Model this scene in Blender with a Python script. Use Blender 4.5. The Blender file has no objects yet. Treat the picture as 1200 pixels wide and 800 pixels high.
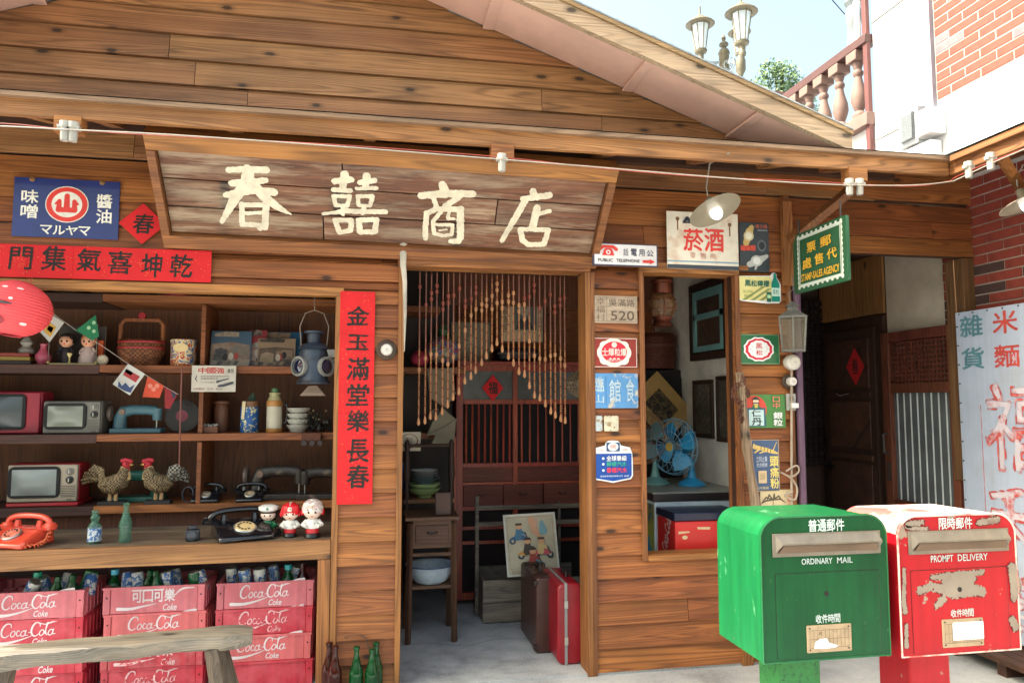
import bpy, math, random
import numpy as np
from math import sin, cos, tan, pi, radians, hypot, atan2
from mathutils import Vector, Matrix
random.seed(7)
SC = bpy.context.scene
# ---------------------------------------------------------------- camera, world, sun, exposure
FOC, YAW, PIT, EYE, D = 867.0, radians(10.7), radians(4.62), 1.5, 4.0608
cam_d = bpy.data.cameras.new('camera'); cam = bpy.data.objects.new('camera', cam_d); SC.collection.objects.link(cam)
cam_d.sensor_width = 36; cam_d.lens = 36*FOC/1200; cam_d.clip_end = 900; cam_d.clip_start = .05
cam.location = (0, -D, EYE); cam.rotation_euler = (pi/2+PIT, 0, -YAW)
SC.camera = cam
w = bpy.data.worlds.new('World'); SC.world = w; w.use_nodes = True
SUN_EL, SUN_AZ = radians(52), radians(-88.5)      # azimuth from +Y (behind the shop) towards -X (left)
sky = w.node_tree.nodes.new('ShaderNodeTexSky'); sky.sky_type = 'NISHITA'; sky.sun_disc = False
sky.sun_elevation = SUN_EL; sky.sun_rotation = SUN_AZ; sky.air_density = 1.3; sky.dust_density = 9.0; sky.ozone_density = .4
bg = w.node_tree.nodes['Background']; bg.inputs[1].default_value = .15
tn = w.node_tree.nodes.new('ShaderNodeMix'); tn.data_type = 'RGBA'; tn.blend_type = 'MULTIPLY'; tn.inputs[0].default_value = 1; tn.inputs[7].default_value = (1.27, 1.31, 1.17, 1)
w.node_tree.links.new(sky.outputs[0], tn.inputs[6]); w.node_tree.links.new(tn.outputs[2], bg.inputs[0])
sd = bpy.data.lights.new('sun', 'SUN'); sd.energy = 4.2; sd.angle = radians(.5); sd.color = (1, .95, .87)
sun = bpy.data.objects.new('sun', sd); SC.collection.objects.link(sun)
sdir = Vector((sin(SUN_AZ)*cos(SUN_EL), cos(SUN_AZ)*cos(SUN_EL), sin(SUN_EL)))
sun.rotation_euler = sdir.to_track_quat('Z', 'Y').to_euler()
SC.view_settings.view_transform = 'Standard'; SC.view_settings.look = 'None'
SC.view_settings.exposure = 1.52; SC.view_settings.gamma = 1
SC.cycles.max_bounces = 8; SC.cycles.diffuse_bounces = 6; SC.cycles.use_denoising = True
try: SC.cycles.denoiser = 'OPENIMAGEDENOISE'
except Exception: pass

# ---------------------------------------------------------------- pixel (1200 x 800) -> place in the world
_F = Vector((sin(YAW)*cos(PIT), cos(YAW)*cos(PIT), sin(PIT))); _R = Vector((cos(YAW), -sin(YAW), 0)); _U = _R.cross(_F)
def ray(px, py): return _F + (px-600)/FOC*_R + (400-py)/FOC*_U
def W(px, py, Y=0.):
    d = ray(px, py); t = (Y+D)/d.y; return (t*d.x, EYE+t*d.z)
def WX(px, py, X):
    d = ray(px, py); t = X/d.x; return (t*d.y-D, EYE+t*d.z)
def G(px, py, z=0.):
    d = ray(px, py); t = (z-EYE)/d.z; return (t*d.x, t*d.y-D)
def onplane(px, py, p0, n):
    d = ray(px, py); o = Vector((0, -D, EYE)); t = (Vector(p0)-o).dot(n)/d.dot(n); return o+t*d

# ---------------------------------------------------------------- materials
def lin(c):
    return tuple(((x/255)/12.92 if x/255 <= .04045 else ((x/255+.055)/1.055)**2.4) for x in c)+(1,)
MATS = {}
def newmat(key):
    m = bpy.data.materials.new(key); m.use_nodes = True; nt = m.node_tree; MATS[key] = m
    return m, nt, nt.nodes['Principled BSDF']
def N(nt, t, **k):
    n = nt.nodes.new(t)
    for a, b in k.items():
        if a.startswith('i_'):
            key = a[2:]; key = int(key) if key.isdigit() else key
            n.inputs[key].default_value = b
        else: setattr(n, a, b)
    return n
def ramp(nt, stops, src):
    r = nt.nodes.new('ShaderNodeValToRGB'); e = r.color_ramp.elements
    while len(e) < len(stops): e.new(.5)
    for el, (p, c) in zip(e, stops): el.position = p; el.color = c if len(c) == 4 else lin(c)
    nt.links.new(src, r.inputs[0]); return r.outputs[0]
def mixc(nt, fac, a, b, blend='MIX'):
    m = nt.nodes.new('ShaderNodeMix'); m.data_type = 'RGBA'; m.blend_type = blend
    for s, v in ((m.inputs[0], fac), (m.inputs[6], a), (m.inputs[7], b)):
        if hasattr(v, 'links') or isinstance(v, bpy.types.NodeSocket): nt.links.new(v, s)
        else: s.default_value = v
    return m.outputs[2]
def math_(nt, op, a, b=0., clamp=False):
    m = nt.nodes.new('ShaderNodeMath'); m.operation = op; m.use_clamp = clamp
    for s, v in ((m.inputs[0], a), (m.inputs[1], b)):
        if isinstance(v, bpy.types.NodeSocket): nt.links.new(v, s)
        else: s.default_value = v
    return m.outputs[0]
def coords(nt, scale, rnd=0.):
    tc = N(nt, 'ShaderNodeTexCoord'); oi = N(nt, 'ShaderNodeObjectInfo')
    mp = N(nt, 'ShaderNodeMapping'); mp.inputs[3].default_value = scale
    nt.links.new(tc.outputs['Object'], mp.inputs[0])
    if rnd:
        v = N(nt, 'ShaderNodeCombineXYZ'); r = math_(nt, 'MULTIPLY', oi.outputs['Random'], rnd)
        for k in range(3): nt.links.new(r, v.inputs[k])
        nt.links.new(v.outputs[0], mp.inputs[1])
    return mp.outputs[0], oi.outputs['Random']
def wood(key, dark, light, axis='x', knots=True, rough=.62, grain=1., weather=0., var=.35):
    if key in MATS: return MATS[key]
    m, nt, b = newmat(key); k = 'xyz'.index(axis)
    s1 = [11*grain]*3; s1[k] = .42*grain; s2 = [60*grain]*3; s2[k] = 1.3*grain; s3 = [7.]*3; s3[k] = 1.9
    c1, rnd = coords(nt, s1, 41.); c2, _ = coords(nt, s2, 17.)
    n1 = N(nt, 'ShaderNodeTexNoise', i_Scale=1.0, i_Detail=1.2, i_Distortion=.35); nt.links.new(c1, n1.inputs[0])
    n2 = N(nt, 'ShaderNodeTexNoise', i_Scale=1., i_Detail=4.); nt.links.new(c2, n2.inputs[0])
    rings = math_(nt, 'SINE', math_(nt, 'MULTIPLY', n1.outputs[0], 95.))
    f = math_(nt, 'ADD', math_(nt, 'MULTIPLY', rings, .085), math_(nt, 'MULTIPLY', n2.outputs[0], .62), True)
    f = math_(nt, 'ADD', f, math_(nt, 'MULTIPLY', math_(nt, 'SUBTRACT', n1.outputs[0], .42), .5), True)
    col = ramp(nt, [(.08, dark), (.66, light)], f)
    g1 = math_(nt, 'POWER', math_(nt, 'ABSOLUTE', math_(nt, 'SINE', math_(nt, 'MULTIPLY', n1.outputs[0], 62.))), 7.)
    col = mixc(nt, math_(nt, 'MULTIPLY', g1, math_(nt, 'MULTIPLY', n2.outputs[0], .95)), col, lin([int(x*.62) for x in dark]))
    s6 = [150*grain]*3; s6[k] = 2.6*grain; c6, _ = coords(nt, s6, 5.)
    n6 = N(nt, 'ShaderNodeTexNoise', i_Scale=1., i_Detail=3.); nt.links.new(c6, n6.inputs[0])
    col = mixc(nt, ramp(nt, [(.56, (0, 0, 0, 1)), (.72, (.36, .36, .36, 1))], n6.outputs[0]), col, lin([int(x*.55) for x in dark]))
    if knots:
        c3, _ = coords(nt, (1, 1, 1), 23.); sp = N(nt, 'ShaderNodeSeparateXYZ'); nt.links.new(c3, sp.inputs[0]); cb_ = N(nt, 'ShaderNodeCombineXYZ')
        oth = [q for q in range(3) if q != k]
        nt.links.new(math_(nt, 'MULTIPLY', sp.outputs[k], 1.5), cb_.inputs[0]); nt.links.new(math_(nt, 'MULTIPLY', math_(nt, 'ADD', sp.outputs[oth[0]], sp.outputs[oth[1]]), 3.2), cb_.inputs[1])
        v = N(nt, 'ShaderNodeTexVoronoi', i_Scale=1.); v.voronoi_dimensions = '2D'; nt.links.new(cb_.outputs[0], v.inputs[0])
        wob = math_(nt, 'ADD', v.outputs[0], math_(nt, 'MULTIPLY', math_(nt, 'SUBTRACT', n2.outputs[0], .5), .05))
        kk = ramp(nt, [(.03, (.95, .95, .95, 1)), (.048, (.35, .35, .35, 1)), (.09, (0, 0, 0, 1))], wob)
        col = mixc(nt, kk, col, lin([int(x*.42) for x in dark]))
    if weather:
        s4 = [15.]*3; s4[k] = 1.6; c4, _ = coords(nt, s4, 9.)
        n4 = N(nt, 'ShaderNodeTexNoise', i_Scale=1., i_Detail=5., i_Roughness=.7); nt.links.new(c4, n4.inputs[0])
        k4 = ramp(nt, [(.46, (0, 0, 0, 1)), (.62, (1, 1, 1, 1))], n4.outputs[0])
        col = mixc(nt, math_(nt, 'MULTIPLY', k4, weather), col, lin((176, 156, 132)))
    c5, _ = coords(nt, (1.3, 1.3, 1.3), 3.)
    n5 = N(nt, 'ShaderNodeTexNoise', i_Scale=1.6, i_Detail=4.); nt.links.new(c5, n5.inputs[0])
    col = mixc(nt, .55, col, ramp(nt, [(.3, (150, 150, 150)), (.7, (255, 255, 255))], n5.outputs[0]), 'MULTIPLY')
    hs = N(nt, 'ShaderNodeHueSaturation'); nt.links.new(col, hs.inputs['Color'])
    nt.links.new(math_(nt, 'ADD', math_(nt, 'MULTIPLY', rnd, var), 1.1-var/2), hs.inputs['Value'])
    nt.links.new(math_(nt, 'ADD', math_(nt, 'MULTIPLY', rnd, .012), .497), hs.inputs['Hue'])
    nt.links.new(hs.outputs[0], b.inputs['Base Color']); b.inputs['Roughness'].default_value = rough
    bp = N(nt, 'ShaderNodeBump', i_Strength=.35, i_Distance=.004); nt.links.new(f, bp.inputs['Height']); nt.links.new(bp.outputs[0], b.inputs['Normal'])
    return m
def paint(key, col, wear=None, amount=.0, rough=.5, metal=0., scale=9., var=.12, spec=.5, edge=.04, dirt=.25, coat=0., stretch=(1, 1, 1), seed=0., streak=0.):
    """plain coat with grime and, when wear is set, worn patches of another colour"""
    if key in MATS: return MATS[key]
    m, nt, b = newmat(key)
    c, rnd = coords(nt, stretch, 0.)
    n = N(nt, 'ShaderNodeTexNoise', i_Scale=scale*.45, i_Detail=6., i_Roughness=.65); n.noise_dimensions = '4D'; n.inputs['W'].default_value = seed; nt.links.new(c, n.inputs[0])
    c1 = lin(col); lo = tuple(x*(1-dirt) for x in c1[:3])+(1,); hi = tuple(min(1, x*(1+var)) for x in c1[:3])+(1,)
    out = ramp(nt, [(.3, lo), (.62, hi)], n.outputs[0])
    if streak:
        cs, _ = coords(nt, (38, 38, 1.6)); ns = N(nt, 'ShaderNodeTexNoise', i_Scale=1., i_Detail=5.); nt.links.new(cs, ns.inputs[0])
        out = mixc(nt, streak, out, ramp(nt, [(.32, (120, 120, 120)), (.6, (255, 255, 255))], ns.outputs[0]), 'MULTIPLY')
        cq, _ = coords(nt, (9, 9, 3)); nq = N(nt, 'ShaderNodeTexNoise', i_Scale=6., i_Detail=8., i_Roughness=.75); nt.links.new(cq, nq.inputs[0])
        out = mixc(nt, ramp(nt, [(.63, (0, 0, 0, 1)), (.68, (streak, streak, streak, 1))], nq.outputs[0]), out, lin((150, 156, 140)))
    if wear:
        n2 = N(nt, 'ShaderNodeTexNoise', i_Scale=scale, i_Detail=8., i_Roughness=.6); n2.noise_dimensions = '4D'; n2.inputs['W'].default_value = seed+3; nt.links.new(c, n2.inputs[0])
        t = 1-amount
        k = ramp(nt, [(max(0, t-edge), (0, 0, 0, 1)), (min(1, t+edge), (1, 1, 1, 1))], n2.outputs[0])
        out = mixc(nt, k, out, lin(wear))
    nt.links.new(out, b.inputs['Base Color'])
    b.inputs['Roughness'].default_value = rough; b.inputs['Metallic'].default_value = metal
    b.inputs['Specular IOR Level'].default_value = spec; b.inputs['Coat Weight'].default_value = coat
    bp = N(nt, 'ShaderNodeBump', i_Strength=.12, i_Distance=.003); nt.links.new(n.outputs[0], bp.inputs['Height']); nt.links.new(bp.outputs[0], b.inputs['Normal'])
    return m
def P_(col, **k):
    k.setdefault('rough', .55)
    return paint('paint_%d_%d_%d_%d' % (*[int(x) for x in col], int(k['rough']*100)), col, **k)
def glass(key, col, alpha=.35, rough=.08):
    if key in MATS: return MATS[key]
    m, nt, b = newmat(key); b.inputs['Base Color'].default_value = lin(col); b.inputs['Roughness'].default_value = rough
    tr = N(nt, 'ShaderNodeBsdfTransparent'); tr.inputs[0].default_value = (1, 1, 1, 1); mx = N(nt, 'ShaderNodeMixShader'); mx.inputs[0].default_value = alpha
    nt.links.new(tr.outputs[0], mx.inputs[1]); nt.links.new(b.outputs[0], mx.inputs[2]); nt.links.new(mx.outputs[0], nt.nodes['Material Output'].inputs[0])
    return m
def bottle_glass(key, col):
    if key in MATS: return MATS[key]
    m, nt, b = newmat(key); b.inputs['Base Color'].default_value = lin(col); b.inputs['Roughness'].default_value = .05
    b.inputs['Transmission Weight'].default_value = .55; b.inputs['IOR'].default_value = 1.45; return m
def emit(key, col, s):
    if key in MATS: return MATS[key]
    m, nt, b = newmat(key); b.inputs['Base Color'].default_value = lin(col); b.inputs['Emission Color'].default_value = lin(col); b.inputs['Emission Strength'].default_value = s; return m
def weave(key, c1, c2, s=120.):
    if key in MATS: return MATS[key]
    m, nt, b = newmat(key); c, _ = coords(nt, (1, 1, 1))
    ck = N(nt, 'ShaderNodeTexChecker', i_Scale=s); nt.links.new(c, ck.inputs[0]); ck.inputs[1].default_value = lin(c1); ck.inputs[2].default_value = lin(c2)
    n = N(nt, 'ShaderNodeTexNoise', i_Scale=30., i_Detail=4.); nt.links.new(c, n.inputs[0])
    col = mixc(nt, .6, ck.outputs[0], ramp(nt, [(.3, (90, 90, 90)), (.7, (255, 255, 255))], n.outputs[0]), 'MULTIPLY')
    nt.links.new(col, b.inputs['Base Color']); b.inputs['Roughness'].default_value = .7
    bp = N(nt, 'ShaderNodeBump', i_Strength=.5, i_Distance=.004); nt.links.new(ck.outputs[1], bp.inputs['Height']); nt.links.new(bp.outputs[0], b.inputs['Normal']); return m
def picture(key, cols, scale=18., seed=1.):
    """printed picture seen too small to read: flat patches of ink"""
    if key in MATS: return MATS[key]
    m, nt, b = newmat(key); c, _ = coords(nt, (1, 1, 1))
    n = N(nt, 'ShaderNodeTexNoise', i_Scale=scale, i_Detail=3., i_Distortion=1.2); n.noise_dimensions = '4D'; n.inputs['W'].default_value = seed; nt.links.new(c, n.inputs[0])
    k = len(cols); r = ramp(nt, [(.3+.42*i/k, c_) for i, c_ in enumerate(cols)], n.outputs[0])
    r_ = r.node; r_.color_ramp.interpolation = 'CONSTANT'
    nt.links.new(r, b.inputs['Base Color']); b.inputs['Roughness'].default_value = .45; return m

# ---------------------------------------------------------------- mesh builder
def front(ox=0., oz=0., Y=0.):          # frame on a wall facing -Y: u right, v up, w outwards
    return lambda p: (ox+p[0], Y-p[2], oz+p[1])
def side(X, oy=0., oz=0.):              # frame on a wall facing -X: u towards the viewer (-Y), v up, w outwards (-X)
    return lambda p: (X-p[2], oy-p[0], oz+p[1])
def sideR(X, oy=0., oz=0.):             # frame on a wall facing +X: u away (+Y), v up, w outwards (+X)
    return lambda p: (X+p[2], oy+p[0], oz+p[1])
def worldloc(o):
    return o.matrix_basis.translation.copy() + (worldloc(o.parent) if o.parent else Vector((0, 0, 0)))
def moved(o):                           # location of a chain of unrotated parents
    v = Vector(o.location)
    while o.parent: o = o.parent; v += Vector(o.location)
    return v
class MB:
    def __init__(s, fr=None): s.v = []; s.f = []; s.m = []; s.fr = fr; s.mt = None
    def P(s, p):
        if s.mt is not None: p = s.mt @ Vector(p)
        s.v.append(tuple(s.fr(p)) if s.fr else tuple(p)); return len(s.v)-1
    def F(s, idx, mi=0): s.f.append(tuple(idx)); s.m.append(mi)
    def poly(s, pts, mi=0): s.F([s.P(p) for p in pts], mi); return s
    def box(s, x0, x1, y0, y1, z0, z1, mi=0):
        a = [s.P((x, y, z)) for z in (z0, z1) for y in (y0, y1) for x in (x0, x1)]
        for q in ((0, 2, 3, 1), (4, 5, 7, 6), (0, 1, 5, 4), (2, 6, 7, 3), (0, 4, 6, 2), (1, 3, 7, 5)): s.F([a[i] for i in q], mi)
        return s
    def rbox(s, c, size, rot, mi=0):    # box turned about its centre, rot = euler
        old = s.mt; M = Matrix.Translation(Vector(c)) @ __import__('mathutils').Euler(rot).to_matrix().to_4x4()
        s.mt = M if old is None else old @ M
        x, y, z = size; s.box(-x/2, x/2, -y/2, y/2, -z/2, z/2, mi); s.mt = old; return s
    def prism(s, pts, a, b, axis='y', mi=0):
        """extrude a 2-D outline: axis y: pts are (x,z); axis x: (y,z); axis z: (x,y)"""
        def q(p, t): return {'y': (p[0], t, p[1]), 'x': (t, p[0], p[1]), 'z': (p[0], p[1], t)}[axis]
        A = [s.P(q(p, a)) for p in pts]; B = [s.P(q(p, b)) for p in pts]; n = len(pts)
        s.F(A[::-1], mi); s.F(B, mi)
        for i in range(n): s.F((A[i], A[(i+1) % n], B[(i+1) % n], B[i]), mi)
        return s
    def lathe(s, prof, c=(0, 0, 0), seg=20, axis='z', mi=0, sx=1., sy=1., mis=None):
        rows = []
        for r, h in prof:
            row = []
            if r < 1e-6: row = [s.P(s._ax(c, 0, 0, h, axis))]*1
            else:
                for k in range(seg):
                    a = 2*pi*k/seg; row.append(s.P(s._ax(c, r*cos(a)*sx, r*sin(a)*sy, h, axis)))
            rows.append(row)
        for i in range(len(rows)-1):
            A, B = rows[i], rows[i+1]; m = mis[i] if mis else mi
            for k in range(seg):
                k2 = (k+1) % seg
                if len(A) == 1 and len(B) == 1: continue
                if len(A) == 1: s.F((A[0], B[k2], B[k]), m)
                elif len(B) == 1: s.F((A[k], A[k2], B[0]), m)
                else: s.F((A[k], A[k2], B[k2], B[k]), m)
        if len(rows[0]) > 1: s.F(rows[0][::-1], mis[0] if mis else mi)
        if len(rows[-1]) > 1: s.F(rows[-1], mis[-1] if mis else mi)
        return s
    def _ax(s, c, a, b, h, axis):
        if axis == 'z': return (c[0]+a, c[1]+b, c[2]+h)
        if axis == 'y': return (c[0]+a, c[1]-h, c[2]+b)   # h towards the viewer
        return (c[0]+h, c[1]+a, c[2]+b)
    def ball(s, c, r, seg=16, n=10, mi=0, sz=1., sx=1., sy=1., axis='z'):
        rx = r if not isinstance(r, tuple) else 1
        return s.lathe([(max(0, rx*sin(pi*i/n)) if 0 < i < n else 0, -rx*sz*cos(pi*i/n)) for i in range(n+1)], c, seg, axis, mi, sx, sy)
    def tube(s, pts, r, seg=8, mi=0, closed=False, flat=1.):
        P = [Vector(p) for p in pts]; n = len(P); R = r if isinstance(r, (list, tuple)) else [r]*n
        rings = []; prev = None
        for i in range(n):
            if closed: t = P[(i+1) % n]-P[i-1]
            else: t = P[min(i+1, n-1)]-P[max(i-1, 0)]
            t.normalize()
            if prev is None:
                up = Vector((0, 0, 1)) if abs(t.z) < .9 else Vector((0, 1, 0)); a = t.cross(up).normalized()
            else:
                a = (prev-t*prev.dot(t)).normalized()
            prev = a; b = t.cross(a)
            rings.append([s.P(P[i]+R[i]*(cos(2*pi*k/seg)*a+flat*sin(2*pi*k/seg)*b)) for k in range(seg)])
        for i in range(n if closed else n-1):
            A, B = rings[i], rings[(i+1) % n]
            for k in range(seg): s.F((A[k], A[(k+1) % seg], B[(k+1) % seg], B[k]), mi)
        if not closed: s.F(rings[0][::-1], mi); s.F(rings[-1], mi)
        return s
    def build(s, name, mats, parent=None, smooth=False, bevel=0., local=False, ang=38., label=None):
        me = bpy.data.meshes.new(name); o = bpy.data.objects.new(name, me); SC.collection.objects.link(o)
        off = Vector((0, 0, 0))
        if parent:
            o.parent = parent
            if not local: off = moved(parent)
        me.from_pydata([(a[0]-off.x, a[1]-off.y, a[2]-off.z) for a in s.v], [], s.f)
        for m in (mats if isinstance(mats, (list, tuple)) else [mats]): me.materials.append(m)
        if any(s.m): me.polygons.foreach_set('material_index', s.m)
        if smooth: me.shade_smooth(); me.set_sharp_from_angle(angle=radians(ang))
        if bevel:
            b = o.modifiers.new('bevel', 'BEVEL'); b.width = bevel; b.segments = 2; b.limit_method = 'ANGLE'; b.angle_limit = radians(40)
            me.shade_smooth(); me.set_sharp_from_angle(angle=radians(60))
        me.update(); 
        if label: o['label'] = label
        return o
def recalc(o):
    import bmesh
    bm = bmesh.new(); bm.from_mesh(o.data); bmesh.ops.recalc_face_normals(bm, faces=bm.faces); bm.to_mesh(o.data); bm.free()
def thing(name, label, cat, loc=(0, 0, 0), rz=0., group=None, kind=None):
    o = bpy.data.objects.new(name, None); SC.collection.objects.link(o); o.location = loc; o.rotation_euler = (0, 0, rz); o.empty_display_size = .1
    tag(o, label, cat, group, kind); return o
def grow(t, s, sz=None):
    t.scale = (s, s, sz or s); return t
def tag(o, label, cat, group=None, kind=None):
    if label: o['label'] = label
    if cat: o['category'] = cat
    if group: o['group'] = group
    if kind: o['kind'] = kind
    return o
def struct(o): o['kind'] = 'structure'; return o
def copy_tree(o, parent=None):
    c = o.copy(); SC.collection.objects.link(c)
    if parent: c.parent = parent
    for ch in list(o.children): copy_tree(ch, c)
    return c
def catmull(pts, k=6):
    out = []; n = len(pts)
    for i in range(n-1):
        p0, p1, p2, p3 = pts[max(i-1, 0)], pts[i], pts[i+1], pts[min(i+2, n-1)]
        for j in range(k):
            t = j/k
            out.append(tuple(.5*((2*b)+(-a+c)*t+(2*a-5*b+4*c-d)*t*t+(-a+3*b-3*c+d)*t**3) for a, b, c, d in zip(p0, p1, p2, p3)))
    out.append(tuple(pts[-1])); return out
# ---------------------------------------------------------------- flat lettering and painted marks
_txt = {}
def glyphs(s, bold=0., shear=0.):
    key = (s, bold, shear)
    if key not in _txt:
        c = bpy.data.curves.new('t', 'FONT'); c.body = s; c.size = 1; c.offset = bold; c.shear = shear; c.resolution_u = 3
        o = bpy.data.objects.new('t', c); SC.collection.objects.link(o)
        me = bpy.data.meshes.new_from_object(o.evaluated_get(bpy.context.evaluated_depsgraph_get()))
        vs = [tuple(v.co) for v in me.vertices]; fs = [tuple(p.vertices) for p in me.polygons]
        bpy.data.objects.remove(o); bpy.data.curves.remove(c); bpy.data.meshes.remove(me)
        xs = [v[0] for v in vs] or [0, 1]; ys = [v[1] for v in vs] or [0, 1]
        _txt[key] = (vs, fs, min(xs), max(xs), min(ys), max(ys))
    return _txt[key]
def letters(mb, s, u0, v0, u1, v1, w=.002, bold=0., shear=0., rough=0., mi=0, turn=0.):
    """add text to mb, stretched into the box u0..u1, v0..v1 of its frame"""
    if bold > .005 and ord(s[0]) > 0x2fff and not turn:
        n = len(s); wd = (u1-u0)/n
        for i, ch in enumerate(s): brush(mb, ch, u0+wd*(i+.04), v0, u0+wd*(i+.96 if n > 1 else 1), v1, w, min(bold*.6, .022), .010 if rough else .004, mi=mi, shear=shear)
        return mb
    vs, fs, a, b, c, d = glyphs(s, min(bold, .018), shear); base = len(mb.v)
    sx = (u1-u0)/max(b-a, 1e-6); sy = (v1-v0)/max(d-c, 1e-6); cu, cv = (u0+u1)/2, (v0+v1)/2
    rr = random.Random(hash(s) % 999)
    for v in vs:
        x = u0+(v[0]-a)*sx-cu; y = v0+(v[1]-c)*sy-cv
        if rough: x += rr.uniform(-rough, rough); y += rr.uniform(-rough, rough)
        mb.P((cu+x*cos(turn)-y*sin(turn), cv+x*sin(turn)+y*cos(turn), w))
    for f in fs: mb.F([base+i for i in f], mi)
    return mb
def march(mb, X, Y, Fd, w, mi=0):
    """marching squares: the region Fd < 0 of a grid as one flat sheet"""
    nx, ny = Fd.shape; cache = {}
    def corner(i, j):
        k = (i, j)
        if k not in cache: cache[k] = mb.P((X[i, j], Y[i, j], w))
        return cache[k]
    def edge(i, j, k, l):
        key = (min((i, j), (k, l)), max((i, j), (k, l)))
        if key not in cache:
            a, b = Fd[i, j], Fd[k, l]; t = a/(a-b) if a != b else .5
            cache[key] = mb.P((X[i, j]+t*(X[k, l]-X[i, j]), Y[i, j]+t*(Y[k, l]-Y[i, j]), w))
        return cache[key]
    ins = Fd < 0
    full = ins[:-1, :-1] & ins[1:, :-1] & ins[1:, 1:] & ins[:-1, 1:]
    anyi = ins[:-1, :-1] | ins[1:, :-1] | ins[1:, 1:] | ins[:-1, 1:]
    for i in range(nx-1):
        j = 0
        while j < ny-1:
            if full[i, j]:
                k = j
                while k < ny-2 and full[i, k+1]: k += 1
                mb.F([corner(i, j), corner(i+1, j)]+[corner(i+1, q) for q in range(j+1, k+2)]+[corner(i, q) for q in range(k+1, j, -1)], mi); j = k+1; continue
            if anyi[i, j]:
                c = [(i, j), (i+1, j), (i+1, j+1), (i, j+1)]; out = []
                for a in range(4):
                    p, q = c[a], c[(a+1) % 4]
                    if ins[p]: out.append(corner(*p))
                    if ins[p] != ins[q]: out.append(edge(*p, *q))
                if len(out) > 2: mb.F(out, mi)
            j += 1
    return mb
def segdist(X, Y, segs):
    Fd = np.full(X.shape, 1e9)
    for ax, ay, ra, bx, by, rb in segs:
        dx, dy = bx-ax, by-ay; t = np.clip(((X-ax)*dx+(Y-ay)*dy)/max(dx*dx+dy*dy, 1e-12), 0, 1)
        Fd = np.minimum(Fd, np.hypot(X-ax-t*dx, Y-ay-t*dy)-(ra+t*(rb-ra)))
    return Fd
def blotch(shape, seed, k=3):
    rs = np.random.RandomState(seed); g = rs.rand(*shape)
    for _ in range(k): g = (g+np.roll(g, 1, 0)+np.roll(g, 1, 1)+np.roll(g, -1, 0)+np.roll(g, -1, 1))/5
    return (g-g.mean())/(g.std()+1e-9)
def strokes(mb, lines, w=.002, cell=None, noise=0., mi=0, seed=1):
    """brush strokes [(u, v, width), ...] merged into one flat outline"""
    segs = []
    for L in lines:
        for p, q in zip(L, L[1:]): segs.append((*p[:2], p[2]/2, *q[:2], q[2]/2))
    S = np.array(segs); m = S[:, [2, 5]].max()*1.3
    x0, x1 = S[:, [0, 3]].min()-m, S[:, [0, 3]].max()+m; y0, y1 = S[:, [1, 4]].min()-m, S[:, [1, 4]].max()+m
    cell = cell or max(x1-x0, y1-y0)/90
    nx, ny = int((x1-x0)/cell)+2, int((y1-y0)/cell)+2
    X, Y = np.meshgrid(x0+cell*np.arange(nx), y0+cell*np.arange(ny), indexing='ij'); Fd = segdist(X, Y, segs)
    if noise: Fd = Fd+blotch(Fd.shape, seed, 2)*noise
    return march(mb, X, Y, Fd, w, mi)
_gf = {}
def glyph_field(ch):
    if ch in _gf: return _gf[ch]
    vs, fs, a, b, c, d = glyphs(ch); cnt = {}
    for f in fs:
        for p, q in zip(f, f[1:]+f[:1]): k = (min(p, q), max(p, q)); cnt[k] = cnt.get(k, 0)+1
    E = np.array([(*vs[p][:2], *vs[q][:2]) for (p, q), n in cnt.items() if n == 1])
    E[:, [0, 2]] = (E[:, [0, 2]]-a)/(b-a); E[:, [1, 3]] = (E[:, [1, 3]]-c)/(d-c)
    n = 60; g = np.linspace(-.08, 1.08, n); X, Y = np.meshgrid(g, g, indexing='ij'); dist = np.full(X.shape, 1e9); ins = np.zeros(X.shape, bool)
    for x0, y0, x1, y1 in E:
        dx, dy = x1-x0, y1-y0; t = np.clip(((X-x0)*dx+(Y-y0)*dy)/max(dx*dx+dy*dy, 1e-12), 0, 1); dist = np.minimum(dist, np.hypot(X-x0-t*dx, Y-y0-t*dy))
        if y0 != y1: ins ^= ((Y >= min(y0, y1)) & (Y < max(y0, y1)) & (X < x0+(Y-y0)*dx/(dy if dy else 1)))
    _gf[ch] = (X, Y, np.where(ins, -dist, dist)); return _gf[ch]
def brush(mb, ch, u0, v0, u1, v1, w=.002, bold=.015, vary=.012, outline=0., mi=0, shear=0.):
    """one character with brush-like uneven weight"""
    X, Y, Fd = glyph_field(ch); sd = ord(ch) % 9973
    Fd = Fd-bold+vary*blotch(Fd.shape, sd, 14)*.8+vary*.25*blotch(Fd.shape, sd+1, 1)
    if outline: Fd = np.abs(Fd)-outline*(1+.5*blotch(Fd.shape, sd+2, 6))
    return march(mb, u0+(X+shear*(Y-.5))*(u1-u0), v0+Y*(v1-v0), Fd, w, mi)
def rpoly(u0, v0, u1, v1, r, k=5):
    out = []
    for cx, cy, a in ((u1-r, v1-r, 0), (u0+r, v1-r, 90), (u0+r, v0+r, 180), (u1-r, v0+r, 270)):
        for i in range(k+1):
            t = radians(a+90*i/k); out.append((cx+r*cos(t), cy+r*sin(t)))
    return out
def ell(cu, cv, ru, rv, k=28): return [(cu+ru*cos(2*pi*i/k), cv+rv*sin(2*pi*i/k)) for i in range(k)]
def sheet(mb, pts, w, mi=0): return mb.poly([(p[0], p[1], w) for p in pts], mi)
def slab(mb, pts, w0, w1, mi=0):       # outline in (u, v), thickness w0..w1
    A = [mb.P((p[0], p[1], w0)) for p in pts]; B = [mb.P((p[0], p[1], w1)) for p in pts]; n = len(pts)
    mb.F(A[::-1], mi); mb.F(B, mi)
    for i in range(n): mb.F((A[i], A[(i+1) % n], B[(i+1) % n], B[i]), mi)
    return mb
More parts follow.
